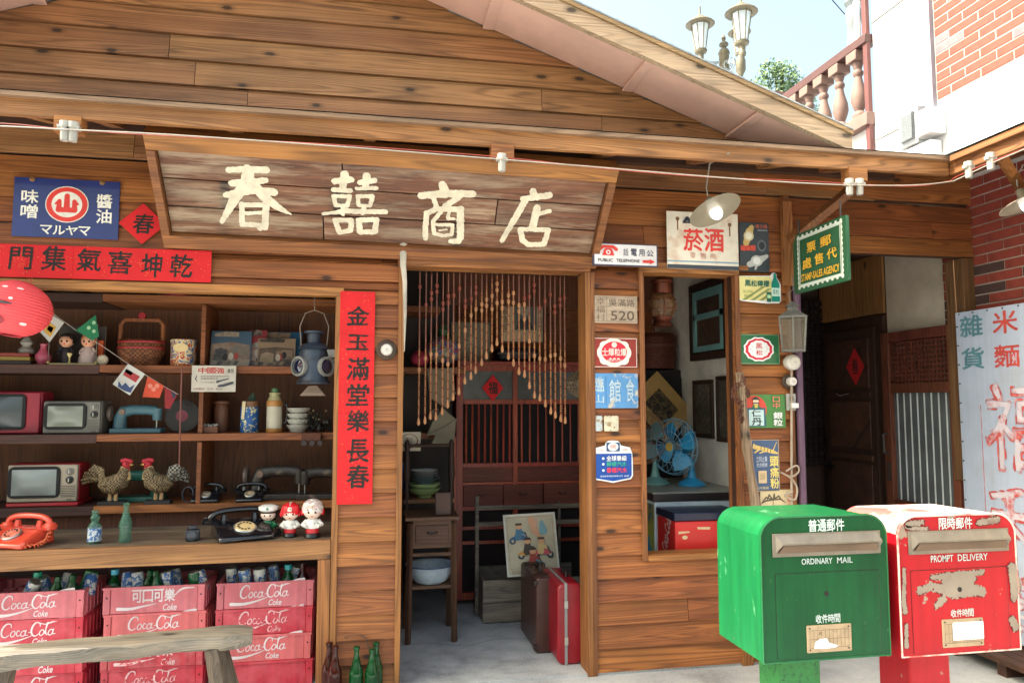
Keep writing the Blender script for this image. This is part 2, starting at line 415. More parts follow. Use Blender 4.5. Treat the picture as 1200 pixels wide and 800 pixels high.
def sign(name, label, cat, rect, base, items, Y=-.03, thick=.006, shape='r', rad=.0, fr=None, size=None, outline=None, group=None, bname='board', loc=None, slant=0.):
    """a flat sign. rect = its corners in the photograph on the plane Y; items in fractions of it, v downwards"""
    if size is None:
        x0, z1 = W(rect[0], rect[1], Y); x1, z0 = W(rect[2], rect[3], Y); Wd, H = x1-x0, z1-z0; fr = front(x0, z0, Y); loc = fr((0, 0, 0))
    else: Wd, H = size; loc = fr((0, 0, 0))
    if slant:
        f0 = fr; fr = lambda p: f0((p[0]*cos(slant)-p[1]*sin(slant), p[0]*sin(slant)+p[1]*cos(slant), p[2]))
    t = thing(name, label, cat, loc, group=group)
    U = lambda u: u*Wd
    V = lambda v: H*(1-v)
    if outline: pts = [(U(a), V(b)) for a, b in outline]
    elif rad: pts = rpoly(0, 0, Wd, H, rad)
    else: pts = [(0, 0), (Wd, 0), (Wd, H), (0, H)]
    o = slab(MB(fr), pts, -thick, 0).build(bname, base, t, bevel=.0008); recalc(o)
    w = .0012
    for it in items:
        k = it[0]; mb = MB(fr); nm = {'t': 'lettering', 'r': 'panel', 'e': 'disc', 'p': 'motif', 'f': 'border', 's': 'motif', 'v': 'lettering'}[k]
        if k == 't':
            _, s, u0, v0, u1, v1, m, *r = it; kw = r[0] if r else {}
            letters(mb, s, U(u0), V(v1), U(u1), V(v0), w, **kw)
        elif k == 'v':                # vertical column of characters
            _, s, u0, v0, u1, v1, m, *r = it; kw = r[0] if r else {}; gap = kw.pop('gap', .12) if kw else .12; n = len(s); h = (v1-v0)/n
            for i, ch in enumerate(s): letters(mb, ch, U(u0), V(v0+h*(i+1-gap/2)), U(u1), V(v0+h*(i+gap/2)), w, **kw)
        elif k == 'r':
            _, u0, v0, u1, v1, m, *r = it; rr = r[0] if r else 0
            sheet(mb, rpoly(U(u0), V(v1), U(u1), V(v0), rr) if rr else [(U(u0), V(v1)), (U(u1), V(v1)), (U(u1), V(v0)), (U(u0), V(v0))], w)
        elif k == 'e':
            _, cu, cv, ru, rv, m = it; sheet(mb, ell(U(cu), V(cv), ru*Wd, rv*H), w)
        elif k == 'p': _, pl, m = it; sheet(mb, [(U(a), V(b)) for a, b in pl], w)
        elif k == 's': _, ls, m = it; strokes(mb, [[(U(a), V(b), c*Wd) for a, b, c in L] for L in ls], w)
        elif k == 'f':
            _, u0, v0, u1, v1, th, m = it; a, b, c, d = U(u0), V(v1), U(u1), V(v0)
            for q in ((a, b, c, b+th), (a, d-th, c, d), (a, b+th, a+th, d-th), (c-th, b+th, c, d-th)): sheet(mb, [(q[0], q[1]), (q[2], q[1]), (q[2], q[3]), (q[0], q[3])], w)
        mb.build(it[-1] if isinstance(it[-1], str) and k != 't' else nm, m, t); w += .0007
    return t, fr, Wd, H
# palette
WALL = wood('facade_plank', (120, 64, 31), (182, 112, 59))
GABLE = wood('gable_plank', (130, 84, 50), (184, 132, 88), var=.22)
TRIM = wood('trim_timber', (118, 68, 34), (180, 118, 64), knots=False)
TRIMV = wood('upright_timber', (112, 64, 32), (172, 110, 60), axis='z', knots=False)
PALE = wood('pale_rake_timber', (164, 134, 106), (204, 180, 152), var=.1)
TRIMY = wood('timber_along_depth', (100, 58, 30), (158, 102, 56), axis='y', knots=False)
SHELF = wood('shelf_timber', (118, 62, 30), (168, 98, 52), knots=False)
DARKW = wood('dark_timber', (48, 28, 20), (84, 50, 34), knots=False)
DARKV = wood('dark_timber_upright', (40, 24, 18), (74, 46, 32), axis='z', knots=False)
REDW = wood('red_cabinet_timber', (134, 42, 28), (184, 72, 50), axis='z', knots=False, var=.15, rough=.4)
GREYW = wood('grey_old_timber', (74, 66, 60), (122, 112, 102), weather=.3)
BACK = wood('brown_panel', (92, 50, 28), (122, 70, 40), knots=False, axis='z', var=.12)
SIGNW = wood('weathered_sign_plank', (84, 48, 34), (146, 98, 70), weather=.7, grain=1.3)
BLACK = P_((22, 22, 24), rough=.35); WHITE = P_((232, 230, 222)); REDP = P_((214, 24, 28)); INK = P_((24, 18, 16), rough=.7)
CHROME = paint('dull_metal', (170, 170, 165), rough=.35, metal=.8)
# ================================================================ SETTING
def ground_mat():
    m, nt, b = newmat('pale_concrete'); c, _ = coords(nt, (1, 1, 1))
    n = N(nt, 'ShaderNodeTexNoise', i_Scale=1.3, i_Detail=9., i_Roughness=.7); nt.links.new(c, n.inputs[0])
    n2 = N(nt, 'ShaderNodeTexNoise', i_Scale=90., i_Detail=3.); nt.links.new(c, n2.inputs[0])
    f = math_(nt, 'ADD', math_(nt, 'MULTIPLY', n.outputs[0], .75), math_(nt, 'MULTIPLY', n2.outputs[0], .25))
    ns = N(nt, 'ShaderNodeTexNoise', i_Scale=5., i_Detail=8., i_Roughness=.8); nt.links.new(c, ns.inputs[0])
    f = math_(nt, 'ADD', math_(nt, 'MULTIPLY', f, .7), math_(nt, 'MULTIPLY', ns.outputs[0], .3))
    nt.links.new(ramp(nt, [(.38, (118, 120, 122)), (.5, (162, 166, 170)), (.6, (182, 185, 188))], f), b.inputs['Base Color'])
    b.inputs['Roughness'].default_value = .75
    bp = N(nt, 'ShaderNodeBump', i_Strength=.25, i_Distance=.003); nt.links.new(n2.outputs[0], bp.inputs['Height']); nt.links.new(bp.outputs[0], b.inputs['Normal']); return m
GM = ground_mat()
struct(MB().poly([(-150, -150, 0), (150, -150, 0), (150, 150, 0), (-150, 150, 0)]).build('ground', GM))
struct(MB().poly([(-60, -60, .004), (60, -60, .004), (60, -3.4, .004), (-60, -3.4, .004)]).build('unseen_dark_ground', paint('bounce_cut_grey', (118, 116, 112), rough=.9, dirt=.3, scale=3)))  # added dark sheet out of view, cuts light bounced off the ground
struct(MB().box(-3, 2.38, -.02, 1.98, .001, .012).build('interior_floor', GM))

# expansion joints and a wandering crack in the concrete
JM = P_((84, 84, 84), rough=.9)
m = MB(); rr = random.Random(2)
m.poly([(-3, -.62, .0035), (6, -.60, .0035), (6, -.592, .0035), (-3, -.612, .0035)]); 
struct(m.build('ground_joint', JM))
cr = [(.17+.06*i, .62+.05*sin(i*.7)+rr.uniform(-.012, .012), .0135) for i in range(18)]
for (a, b_) in [(cr, 'floor_crack')]:
    m = MB()
    for p, q in zip(a, a[1:]): m.poly([(p[0], p[1]-.0022, p[2]), (q[0], q[1]-.0022, q[2]), (q[0], q[1]+.0022, q[2]), (p[0], p[1]+.0022, p[2])])
    struct(m.build(b_, JM))
XR = 3.77                               # plane of the right-hand building
# ---- the shop
shop = thing('wooden_shop', 'wooden plank shop with a low gable and a pent roof over its open front', 'shop', (0, 0, 0))
RZ = lambda x: min(3.86-.361*x, 4.168+.367*x)            # gable line on the wall
OPEN1 = (-2.6, -.175, 0., 2.10); OPEN2 = (.16, 1.205, 0., 2.245); OPEN3 = (1.54, 2.10, .63, 2.25)
fw = MB()
ring = [(-3.0, .02, 0, 2.76)]
# backing boards behind the cladding, kept clear of the openings
for x0, x1, z0, z1 in ((-3, -2.6, 0, 2.74), (-2.6, -.175, 2.10, 2.74), (-.175, .16, 0, 2.74), (.16, 1.205, 2.245, 2.74), (1.205, 1.54, 0, 2.74), (1.54, 2.10, 0, .63), (1.54, 2.10, 2.25, 2.74), (2.10, 2.46, 0, 2.74), (2.46, XR, 2.415, 2.74)):
    fw.box(x0+.0005, x1-.0005, .0, .05, z0, z1)
front_wall = fw.build('front_wall', DARKW, shop)
def board(parent, xa0, xa1, xb0, xb1, za, zb, mat, t=.026):
    mb = MB(); g = .0015; z0, z1 = za+.0022, zb-.001
    pr = ((0, z0), (-t, z0), (-.007, z1), (0, z1))
    A = [mb.P((x, y, z)) for (y, z), x in zip(pr, (xa0+g, xa0+g, xb0+g, xb0+g))]; B = [mb.P((x, y, z)) for (y, z), x in zip(pr, (xa1-g, xa1-g, xb1-g, xb1-g))]
    mb.F(A); mb.F(B[::-1])
    for i in range(4): mb.F((A[i], B[i], B[(i+1) % 4], A[(i+1) % 4]))
    return mb.build('plank', mat, parent)
def clad(parent, z0, z1, pitch, x0, x1, holes, mat, seg=(1.2, 2.6)):
    z = z0
    while z < z1-.01:
        zt = min(z+pitch, z1); cuts = sorted({z, zt, *[h for H in holes for h in H[2:] if z+.012 < h < zt-.012]})
        joints = []; x = x0+random.uniform(.3, 1.6)
        while x < x1: joints.append(x); x += random.uniform(*seg)
        for a, b in zip(cuts, cuts[1:]):
            spans = [(x0, x1)]
            for hx0, hx1, hz0, hz1 in holes:
                if hz0-.013 <= a and b <= hz1+.013:
                    spans = [q for s, e in spans for q in ((s, min(e, hx0)), (max(s, hx1), e)) if q[1]-q[0] > .02]
            for s, e in spans:
                pts = [s]+[j for j in joints if s+.25 < j < e-.25]+[e]
                for p, q in zip(pts, pts[1:]): board(parent, p, q, p, q, a, b, mat)
        z = zt
clad(front_wall, 0.012, 2.74, .1255, -3, 2.46, [OPEN1, OPEN2, OPEN3], WALL)
clad(front_wall, 2.415, 2.74, .1085, 2.46, XR-.004, [], WALL)
gw = MB()
gw.prism([(-3.35, 2.75), (XR-.02, 2.75), (XR-.02, 2.80), (2.9, RZ(2.9)), (-.423, RZ(-.423)), (-3.2, RZ(-3.2))], .0, .05)
gable_wall = gw.build('gable_wall', DARKW, shop)
z = 2.75; P0 = .138
while z < 4.0:
    zt = z+P0; L = lambda q: max(-3.2, (q-4.168)/.367); Rr = lambda q: min(XR-.03, (3.86-q)/.361)
    if L(z) >= Rr(z): break
    zt2 = min(zt, 4.008); js = []
    x = -3+random.uniform(.3, 2)
    while x < 3: js.append(x); x += random.uniform(1.3, 2.7)
    lo, hi = max(L(z), L(zt2)), min(Rr(z), Rr(zt2))
    pts = [j for j in js if lo+.2 < j < hi-.2]
    a, b = L(z), L(zt2)
    for j in pts: board(gable_wall, a, j, b, j, z, zt2, GABLE); a = b = j
    board(gable_wall, a, Rr(z), b, Rr(zt2), z, zt2, GABLE); z = zt
# rake: soffit, pale barge board and sheet roof, one set for each slope
def soffit_mat():
    return paint('pink_soffit_board', (208, 168, 152), rough=.8, dirt=.08)
for nm, sx in (('right', 1), ('left', -1)):
    k = -.361 if sx > 0 else .367; xe = 2.62 if sx > 0 else -3.6
    zz = lambda x, o=0: (3.86-.361*x if sx > 0 else 4.168+.367*x)+o
    xm = -.423; a, b = (xm, xe) if sx > 0 else (xe, xm)
    MB().prism([(a, zz(a, -.004)), (b, zz(b, -.004)), (b, zz(b, .014)), (a, zz(a, .014))], -.408, -.03).build('soffit', soffit_mat(), shop)
    MB().prism([(a, zz(a, -.022)), (b, zz(b, -.022)), (b, zz(b, .070)), (a, zz(a, .070))], -.45, -.41).build('barge_board', PALE, shop)
    MB().prism([(a, zz(a, .072)), (b, zz(b, .072)), (b, zz(b, .094)), (a, zz(a, .094))], -.462, -.40).build('drip_edge', wood('edge_timber', (134, 104, 72), (180, 148, 108), knots=False), shop)
    r = MB(); xs = [a+(b-a)*i/60 for i in range(61)]
    for i in range(60):
        x, y = xs[i], xs[i+1]; h = .012*(i % 2); h2 = .012*((i+1) % 2)
        r.poly([(x, -.46, zz(x, .104+h*.4)), (y, -.46, zz(y, .104+h2*.4)), (y, 3.2, zz(y, .104+h2*.4)), (x, 3.2, zz(x, .104+h*.4))])
    r.prism([(a, zz(a, .095)), (b, zz(b, .095)), (b, zz(b, .103)), (a, zz(a, .103))], -.466, 3.2)
    r.build('roof_sheet', paint('grey_roof_metal', (150, 156, 160), rough=.45, metal=.5), shop)
for x in (-2.5, -1.7, .62, 1.45, 2.1):      # joint battens crossing the soffit
    o = 3.86-.361*x if x > -.4 else 4.168+.367*x
    MB().box(x-.03, x+.03, -.407, -.032, o-.02, o-.008).build('batten', soffit_mat(), shop)
# pent roof: fascia, sheet, rafters, soffit
EY = -.60
MB().box(-3.2, 3.095, EY, EY+.03, 2.737, 2.812).build('fascia', wood('fascia_timber', (132, 84, 46), (190, 134, 84)), shop)
MB().box(-3.2, 3.11, EY-.03, EY+.0, 2.812, 2.832).build('eave_drip', wood('drip_timber', (136, 104, 76), (180, 150, 120), knots=False), shop)
MB().poly([(-3.2, EY-.035, 2.835), (3.12, EY-.035, 2.835), (3.75, 0, 3.02), (3.75, -.001, 3.05), (-3.2, 0, 3.05)]).build('pent_roof_sheet', paint('grey_roof_metal', (150, 156, 160)), shop)
MB().poly([(-3.2, EY+.03, 2.79), (-3.2, 0, 2.985), (3.75, 0, 2.985), (3.1, EY+.03, 2.79)]).build('pent_roof_boards', wood('under_roof_boards', (92, 52, 28), (150, 92, 52), knots=False), shop)
for px in (30, 110, 270, 433, 590, 720, 838, 925, 1003):
    x = W(px, 160, EY)[0]
    MB().prism([(EY+.032, 2.74), (EY+.032, 2.788), (-.024, 2.965), (-.024, 2.88)], x-.028, x+.028, 'x').build('rafter', TRIMY, shop)
for px in (79, 589, 1003): 
    x = W(px, 170, EY)[0]; MB().box(x-.055, x+.055, EY-.012, EY+.06, 2.672, 2.744).build('block', TRIM, shop, bevel=.002)
MB().box(-3.1, 3.0, -.30, -.25, 2.80, 2.86).build('purlin', DARKW, shop)
MB().box(2.2, XR-.002, .0, .05, 2.761, 3.06).build('upper_strip', DARKW, shop)
for zz in (2.762, 2.876): MB().box(2.2, XR-.002, -.02, -.001, zz, zz+.112).build('upper_plank', WALL, shop)
MB().tube([(3.085, EY-.01, 2.845), (XR, .0, 3.035)], .035, 6).build('added_gap_cover', paint('grey_roof_metal', (150, 156, 160)), shop)  # added strip over the roof gap, keeps a sun slit off the wall
# frames round the openings
def frame(nm, x0, x1, z0, z1, w, dep, bottom=False, mat=TRIMV, math=TRIM):
    o = thing(nm, None, None, (0, 0, 0)); o.parent = shop
    MB().box(x0, x0+w, -.036, dep, z0, z1-w-.001).build('jamb', mat, o, bevel=.002)
    MB().box(x1-w, x1, -.036, dep, z0, z1-w-.001).build('jamb', mat, o, bevel=.002)
    MB().box(x0, x1, -.04, dep, z1-w, z1).build('head', math, o, bevel=.002)
    if bottom: MB().box(x0+w+.001, x1-w-.001, -.044, dep, z0, z0+w).build('sill', math, o, bevel=.002)
MB().box(.13, 1.215, -.045, .05, 2.235, 2.315).build('door_head_beam', TRIM, shop, bevel=.002)
for x0, x1 in ((.135, .165), (1.185, 1.215)): MB().box(x0, x1, -.036, .12, .0, 2.234).build('door_jamb', TRIMV, shop, bevel=.002)
frame('window_frame', 1.508, 2.135, .606, 2.275, .03, .10, True)
MB().box(1.495, 2.19, -.046, .0, 2.277, 2.302).build('window_head_trim', TRIM, shop)
MB().box(-2.6, -.155, -.034, .05, 2.062, 2.105).build('shelf_head_trim', TRIM, shop)
MB().box(-.197, -.165, -.034, .12, 0, 2.061).build('shelf_jamb', TRIMV, shop, bevel=.002)
MB().box(1.212, 1.24, -.034, 0, 0, 2.234).build('corner_strip', TRIMV, shop)
MB().box(2.443, 2.47, -.034, .04, 0, 2.75).build('corner_strip', TRIMV, shop)
MB().box(2.10, 2.165, -.035, .0, .0, .60).build('corner_strip', TRIMV, shop)
# post with brace that carries the stamp sign
x, z = W(922, 300, -.05)
MB().box(x-.03, x+.03, -.075, -.036, W(922, 335, -.05)[1], 2.70).build('post', TRIMV, shop, bevel=.002)
b = MB(); b.tube([(x-.0, -.08, 2.455), (x+.22, -.22, 2.66), (x+.30, -.27, 2.74)], .034, 4); b.build('brace', TRIMY, shop)
# room walls, floor-to-ceiling partitions
RM = paint('grey_white_plaster', (222, 218, 208), rough=.85)
MB().box(2.38, 2.455, .051, 2.6, 0, 2.7).build('side_wall', RM, shop)
MB().box(.0, 2.379, 1.98, 2.05, 0, 2.7).build('back_wall', wood('room_back_boards', (128, 64, 30), (168, 98, 52), knots=False), shop)
MB().box(-.15, -.10, .051, 2.05, 0, 2.7).build('partition', BACK, shop)
MB().box(-3, 2.455, .052, 2.6, 2.62, 2.69).build('ceiling', wood('room_ceiling', (96, 62, 40), (140, 96, 64), knots=False), shop)
MB().box(-3.0, -.151, .90, .95, 0, 2.6).build('recess_back_wall', paint('mauve_plaster', (112, 90, 96), rough=.8), shop)
MB().box(-3.05, -3.0, .0, 3, 0, 3.).build('end_wall', DARKW, shop)
MB().box(-3.05, 2.455, 2.95, 3, 0, 3.).build('rear_wall', DARKW, shop)

# ---- right-hand building
rb = thing('white_house', 'white rendered house with brick panels along the right edge, joined by the eave', 'house', (XR, 0, 0))
WR = paint('white_render', (206, 206, 206), rough=.85, dirt=.16)
BEIGE = paint('rough_beige_render', (190, 180, 164), rough=.9, dirt=.2)
MORT = paint('pale_mortar', (164, 154, 144), rough=.9)
MB().box(XR+.004, XR+2.5, -3.5, .85, 2.76, 5.6).build('upper_wall', WR, rb)
MB().box(XR+.004, XR+2.5, .85, 3.2, 2.76, 3.72).build('terrace_wall', WR, rb)
MB().box(XR+.004, XR+2.5, -3.5, .25, 0, 2.76).build('lower_wall', MORT, rb)
MB().box(XR+.004, XR+2.5, .251, .82, 0, 2.76).build('plaster_wall', BEIGE, rb)
MB().box(XR+.004, XR+2.5, .821, 3.2, 0, 2.76).build('rear_wall', DARKW, rb)
PIL = paint('grey_pilaster', (128, 128, 140), rough=.8)
y0, y1 = WX(1097, 100, XR)[0], WX(1074, 100, XR)[0]
MB().box(XR-.03, XR+.003, y0, y1, 3.5, 5.6).build('pilaster', PIL, rb)
zl = WX(1040, 158, XR)[1]
MB().box(XR-.004, XR+.003, y1+.01, .85, zl, zl+.008).build('joint', P_((120, 118, 116)), rb)
MB().box(XR-.004, XR+.003, y1+.01, .85, 4.42, 4.428).build('joint', P_((120, 118, 116)), rb)
# bricks, each one a piece
BR = [paint('brick_red', (134, 58, 46), rough=.85, scale=30), paint('brick_dark', (70, 50, 48), rough=.85, scale=30), paint('brick_salmon', (150, 62, 50), rough=.85, scale=30), paint('brick_mauve', (124, 96, 100), rough=.85, scale=30)]
def bricks(y_start, y_end, z0, z1, mats, weights, parent, L=.238, Hh=.0535, g=.0095):
    n = 0; z = z0; meshes = {}
    while z+Hh <= z1+.001:
        y = y_start-(0 if n % 2 else L/2)
        first = True
        yy = y_start
        if n % 2 == 0: spans = [(yy, yy-L/2+g/2)]; yy -= L/2+g/2
        else: spans = []
        while yy > y_end: spans.append((yy, max(yy-L, y_end))); yy -= L+g
        for a, b in spans:
            if a-b < .02: continue
            mi = random.choices(range(len(mats)), weights)[0]; key = (round(a-b, 3), mi)
            if key not in meshes:
                o = MB().box(-.004, .008, -(a-b)/2, (a-b)/2, 0, Hh).build('brick', mats[mi], parent, bevel=.0015, local=True); meshes[key] = o
            else: o = meshes[key].copy(); SC.collection.objects.link(o); o.parent = parent
            o.location = (random.uniform(-.0015, .0015), (a+b)/2, z)
        z += Hh+g; n += 1
bricks(.245, -1.25, 1.86, 2.94, BR[:2], (5, 1.3), rb)
bricks(y0-.012, -.85, 3.55, 4.55, BR[2:], (5, 1), rb)
MB().box(XR-.001, XR+.002, -.9, y0-.004, 3.535, 5.6).build('brick_bed', MORT, rb)
MB().box(3.68, 3.765, -.02, .13, 1.0, 2.41).build('timber_post', wood('old_post', (92, 62, 36), (140, 104, 66), axis='z'), rb, bevel=.003)
# its eave
MB().box(3.10, 3.13, -3.5, EY-.001, 2.737, 2.812).build('fascia', TRIMY, rb)
MB().box(3.07, 3.10, -3.5, EY-.04, 2.80, 2.832).build('eave_drip', TRIMY, rb)
MB().poly([(3.06, -3.5, 2.84), (XR+.01, -3.5, 3.0), (XR+.01, EY+.6, 3.0), (3.06, EY, 2.84)]).build('pent_roof_sheet', paint('grey_roof_metal', (150, 156, 160)), rb)
MB().poly([(3.13, -3.5, 2.79), (3.13, EY-.0, 2.79), (XR, EY+.55, 2.95), (XR, -3.5, 2.95)]).build('pent_roof_boards', wood('under_roof_boards', (92, 52, 28), (150, 92, 52)), rb)
for y in (-1.0, -1.5, -2.0, -2.6): MB().prism([(3.132, 2.74), (3.132, 2.788), (XR-.02, 2.94), (XR-.02, 2.86)], y-.028, y+.028, 'y').build('rafter', TRIM, rb)
MB().tube([(3.14, -.9, 2.74), (3.74, -.5, 2.60)], .03, 4).build('brace', TRIM, rb)
# meter boxes on the wall
mt = thing('meter_box', 'grey white electric meter boxes on the bright wall above the eave', 'meter box', (XR, .2, 3.1))
ya, za = WX(1068, 135, XR); yb, zb = WX(1091, 168, XR)
MB().box(XR-.10, XR-.001, yb, ya, zb-.0, za).build('box', P_((150, 154, 160)), mt, bevel=.006)
MB().box(XR-.13, XR-.10, yb+.02, ya-.02, zb+.04, za-.04).build('cover', glass('meter_glass', (120, 126, 130), .6), mt)
yc, zc = WX(1108, 126, XR)
MB().box(XR-.13, XR-.001, yc, yb-.01, zb+.02, zc).build('box', P_((190, 190, 192)), mt, bevel=.006)
MB().box(XR-.09, XR-.001, yb-.1, ya-.02, zb-.14, zb-.01).build('box', P_((214, 214, 214)), mt, bevel=.006)
MB().tube([(XR-.05, yb-.06, zb), (XR-.07, yb-.1, zb-.06), (XR-.05, yb-.04, zb-.12), (XR-.02, yb-.02, zb-.04)], .008, 6).build('cable', P_((190, 190, 188)), mt)
# ---- plinth of dark timber on the ground by the right wall
pl = thing('timber_plinth', 'low dark timber plinth at the foot of the right wall behind the red box', 'plinth', (3.6, -.6, 0))
for i in range(5): MB().box(3.40+.075*i, 3.47+.075*i, -1.6, .05, .07, .10).build('slat', DARKW, pl)
for i in range(5): MB().box(3.42, 3.75, -1.55+.36*i, -1.49+.36*i, .0, .069).build('joist', DARKW, pl)

# ---- alley end wall with carved panel, side panel above the dark door
al = thing('alley_wall', 'dark timber wall closing the passage, with a carved fretwork panel', 'wall', (3.1, 1.65, 0))
MB().box(2.46, XR, 1.66, 1.72, 0, 2.7).build('wall_board', DARKV, al)
MB().box(2.46, XR, .06, 1.7, 2.62, 2.66).build('ceiling_board', DARKW, al)
xa, za = W(938, 350, 1.62); xb, zb = W(963, 545, 1.62)
MB().box(xa, xb+.02, 1.60, 1.659, zb, za).build('panel_frame', P_((20, 14, 14), rough=.4), al, bevel=.004)
cp = MB()
for i in range(int((za-zb)/.06)):
    for j in range(4):
        x = xa+.03+j*.05; zq = zb+.04+i*.06
        cp.lathe([(.026, 0), (.02, .012), (.008, .012)], (x, 1.598, zq), 8, 'y')
cp.build('carving', P_((34, 22, 20), rough=.4), al)
op = thing('light_plank_panel', 'plain pale plywood panel above the dark passage door', 'panel', (XR, 1.2, 2.4))
MB(side(XR)).box(-1.62, -.825, 2.16, 2.61, .001, .02).build('board', wood('plywood', (128, 84, 48), (168, 118, 74), axis='z'), op)

# dark door on the side wall
dd = thing('dark_door', 'dark brown panelled wooden door in the passage with a black lever handle', 'door', (XR, 1.2, 0))
fr = side(XR)
def V3(u0, u1, v0, v1, w0, w1): return (u0, u1, v0, v1, w0, w1)
o = MB(fr).box(-1.60, -.83, 0, 2.14, .001, .03).build('door_frame', DARKV, dd)
MB(fr).box(-1.52, -.90, .02, 2.06, .031, .055).build('door_leaf', DARKV, dd, bevel=.002)
for i, (v0, v1) in enumerate(((1.60, 1.98), (1.14, 1.5), (.62, 1.02), (.1, .5))):
    MB(fr).box(-1.46, -.96, v0, v1, .056, .066).build('door_panel', wood('dark_grain', (44, 26, 20), (96, 60, 44)), dd, bevel=.005)
for v in (1.55, 1.07, .56): MB(fr).box(-1.47, -.95, v-.02, v+.02, .056, .07).build('rail', DARKW, dd, bevel=.003)
h = MB(fr); h.lathe([(.028, 0), (.028, .008)], (0, 0, 0), 4); 
h = MB(fr); h.box(-1.495, -1.455, .93, 1.03, .056, .066); h.tube([(-1.475, .98, .06), (-1.475, .98, .11), (-1.36, .98, .11)], .011, 8); h.build('handle', P_((14, 14, 14), rough=.3), dd, smooth=True)

sign('spring_diamond', 'small red paper diamond with black writing on the dark passage door', 'paper diamond', None, P_((176, 26, 30), rough=.8), [('t', '春', .32, .3, .68, .7, INK, {'bold': .02})],
     fr=(lambda f: (lambda p: f((-1.22+p[0], 1.62+p[1], .070+p[2]))))(side(XR)), size=(.22, .30), outline=[(.5, 0), (1, .5), (.5, 1), (0, .5)], thick=.002, bname='paper')
cat_wire = MB(side(XR)).tube([(-1.36, 1.56, .072), (-1.30, 1.545, .08), (-1.2, 1.56, .072)], .004, 6).build('door_latch', CHROME); tag(cat_wire, 'thin metal latch across the middle of the dark passage door', 'latch')

# lattice door
ld = thing('lattice_door', 'red-brown sliding door with fine lattice above pale vertical bars, beside the banner', 'door', (XR, .45, 0))
LR = wood('lattice_door_timber', (84, 38, 26), (128, 66, 46), axis='z', knots=False, var=.1)
LO = wood('lattice_bottom_timber', (120, 64, 30), (166, 98, 50), knots=False)
u0, u1 = -.80, -.10
for a, b in ((u0, u0+.075), (u1-.06, u1)): MB(fr).box(a, b, .03, 2.0, .03, .075).build('stile', LR, ld, bevel=.003)
for v0, v1 in ((1.93, 2.0), (1.56, 1.63), (.70, .80), (.03, .16)): MB(fr).box(u0+.076, u1-.061, v0, v1, .032, .073).build('rail', LR, ld, bevel=.003)
MB(fr).box(u0+.076, u1-.061, .161, .699, .04, .055).build('lower_panel', LO, ld)
MB(fr).box(u0+.076, u1-.061, .801, 1.559, .034, .040).build('glass_pane', paint('frosted_pane', (88, 94, 96), rough=.3), ld)
MB(fr).box(u0+.076, u1-.061, 1.631, 1.929, .034, .038).build('backing', P_((96, 84, 70)), ld)
for i in range(8):
    u = u0+.11+i*.066; MB(fr).box(u, u+.010, .802, 1.558, .0405, .044).build('bar', paint('pale_bar', (206, 212, 212)), ld)
lt = MB(fr)
for i in range(17): lt.box(u0+.08+i*.034, u0+.09+i*.034, 1.632, 1.928, .045, .055)
for i in range(9): lt.box(u0+.077, u1-.062, 1.645+i*.033, 1.655+i*.033, .0555, .062)
lt.build('lattice', LR, ld)
hd = MB(fr); hd.tube([(u0+.04, 1.12, .075), (u0+.04, 1.13, .11), (u0+.04, 1.26, .11), (u0+.04, 1.27, .075)], .01, 8); hd.box(u0+.02, u0+.06, .93, 1.06, .0751, .079); hd.build('handle', P_((60, 54, 50), rough=.4), ld, smooth=True)

# banner
BW = paint('pale_blue_banner', (166, 178, 198), wear=(158, 154, 146), amount=.32, rough=.6, scale=3., edge=.14, dirt=.12, streak=.08)
CBL = paint('faded_teal_paint', (84, 132, 144), wear=(190, 202, 214), amount=.34, scale=20.)
CRD = paint('faded_red_paint', (190, 74, 66), wear=(200, 200, 210), amount=.36, scale=20.)
CRD2 = paint('washed_red_paint', (190, 84, 80), wear=(206, 196, 204), amount=.40, scale=12., edge=.1)
CRD3 = paint('thin_red_paint', (204, 196, 206), wear=(190, 84, 78), amount=.45, scale=7., edge=.05)
bf = lambda p: side(XR-.10)((-.115+p[0], .0+p[1], p[2]+.02))
bn, bfr, bw, bh = sign('shop_banner', 'tall pale blue painted banner board with faded red characters at the right edge', 'banner', None, BW, [
    ('r', .165, .30, .17, .99, CRD2)], fr=lambda p: side(XR-.10)((-WX(1121, 400, XR-.12)[0]+p[0], .12+p[1], p[2]+.02)), size=(.98, 1.94), thick=.025)
def btxt(s, u0, v0, u1, v1, m, **k): letters(MB(bfr), s, u0, v0, u1, v1, .003, **k).build('lettering', m, bn)
for s, u, v, m in (('雜', .02, 1.78, CBL), ('貨', .02, 1.58, CBL), ('米', .27, 1.78, CRD), ('麵', .27, 1.58, CRD), ('菸', .52, 1.78, CBL), ('酒', .52, 1.58, CBL)):
    btxt(s, u+.01, v, u+.19, v+.13, m, bold=.025)
def outl(s, u0, v0, u1, v1):
    brush(MB(bfr), s, u0, v0, u1, v1, .0045, bold=.014, vary=.004, outline=.010).build('lettering', CRD2, bn)
    brush(MB(bfr), s, u0, v0, u1, v1, .0036, bold=-.004, vary=.006).build('lettering', CRD3, bn)
outl('福', .2, .98, .66, 1.48); outl('利', .2, .44, .66, .88); outl('商', .2, -.06+.1, .66, .38)
rv = MB(bfr)
for i in range(16): rv.lathe([(.006, 0), (.004, .004)], (.012, .05+i*.12, .001), 8)
for i in range(9): rv.lathe([(.006, 0), (.004, .004)], (.03+i*.11, 1.928, .001), 8)
rv.build('rivet', P_((70, 66, 62)), bn)

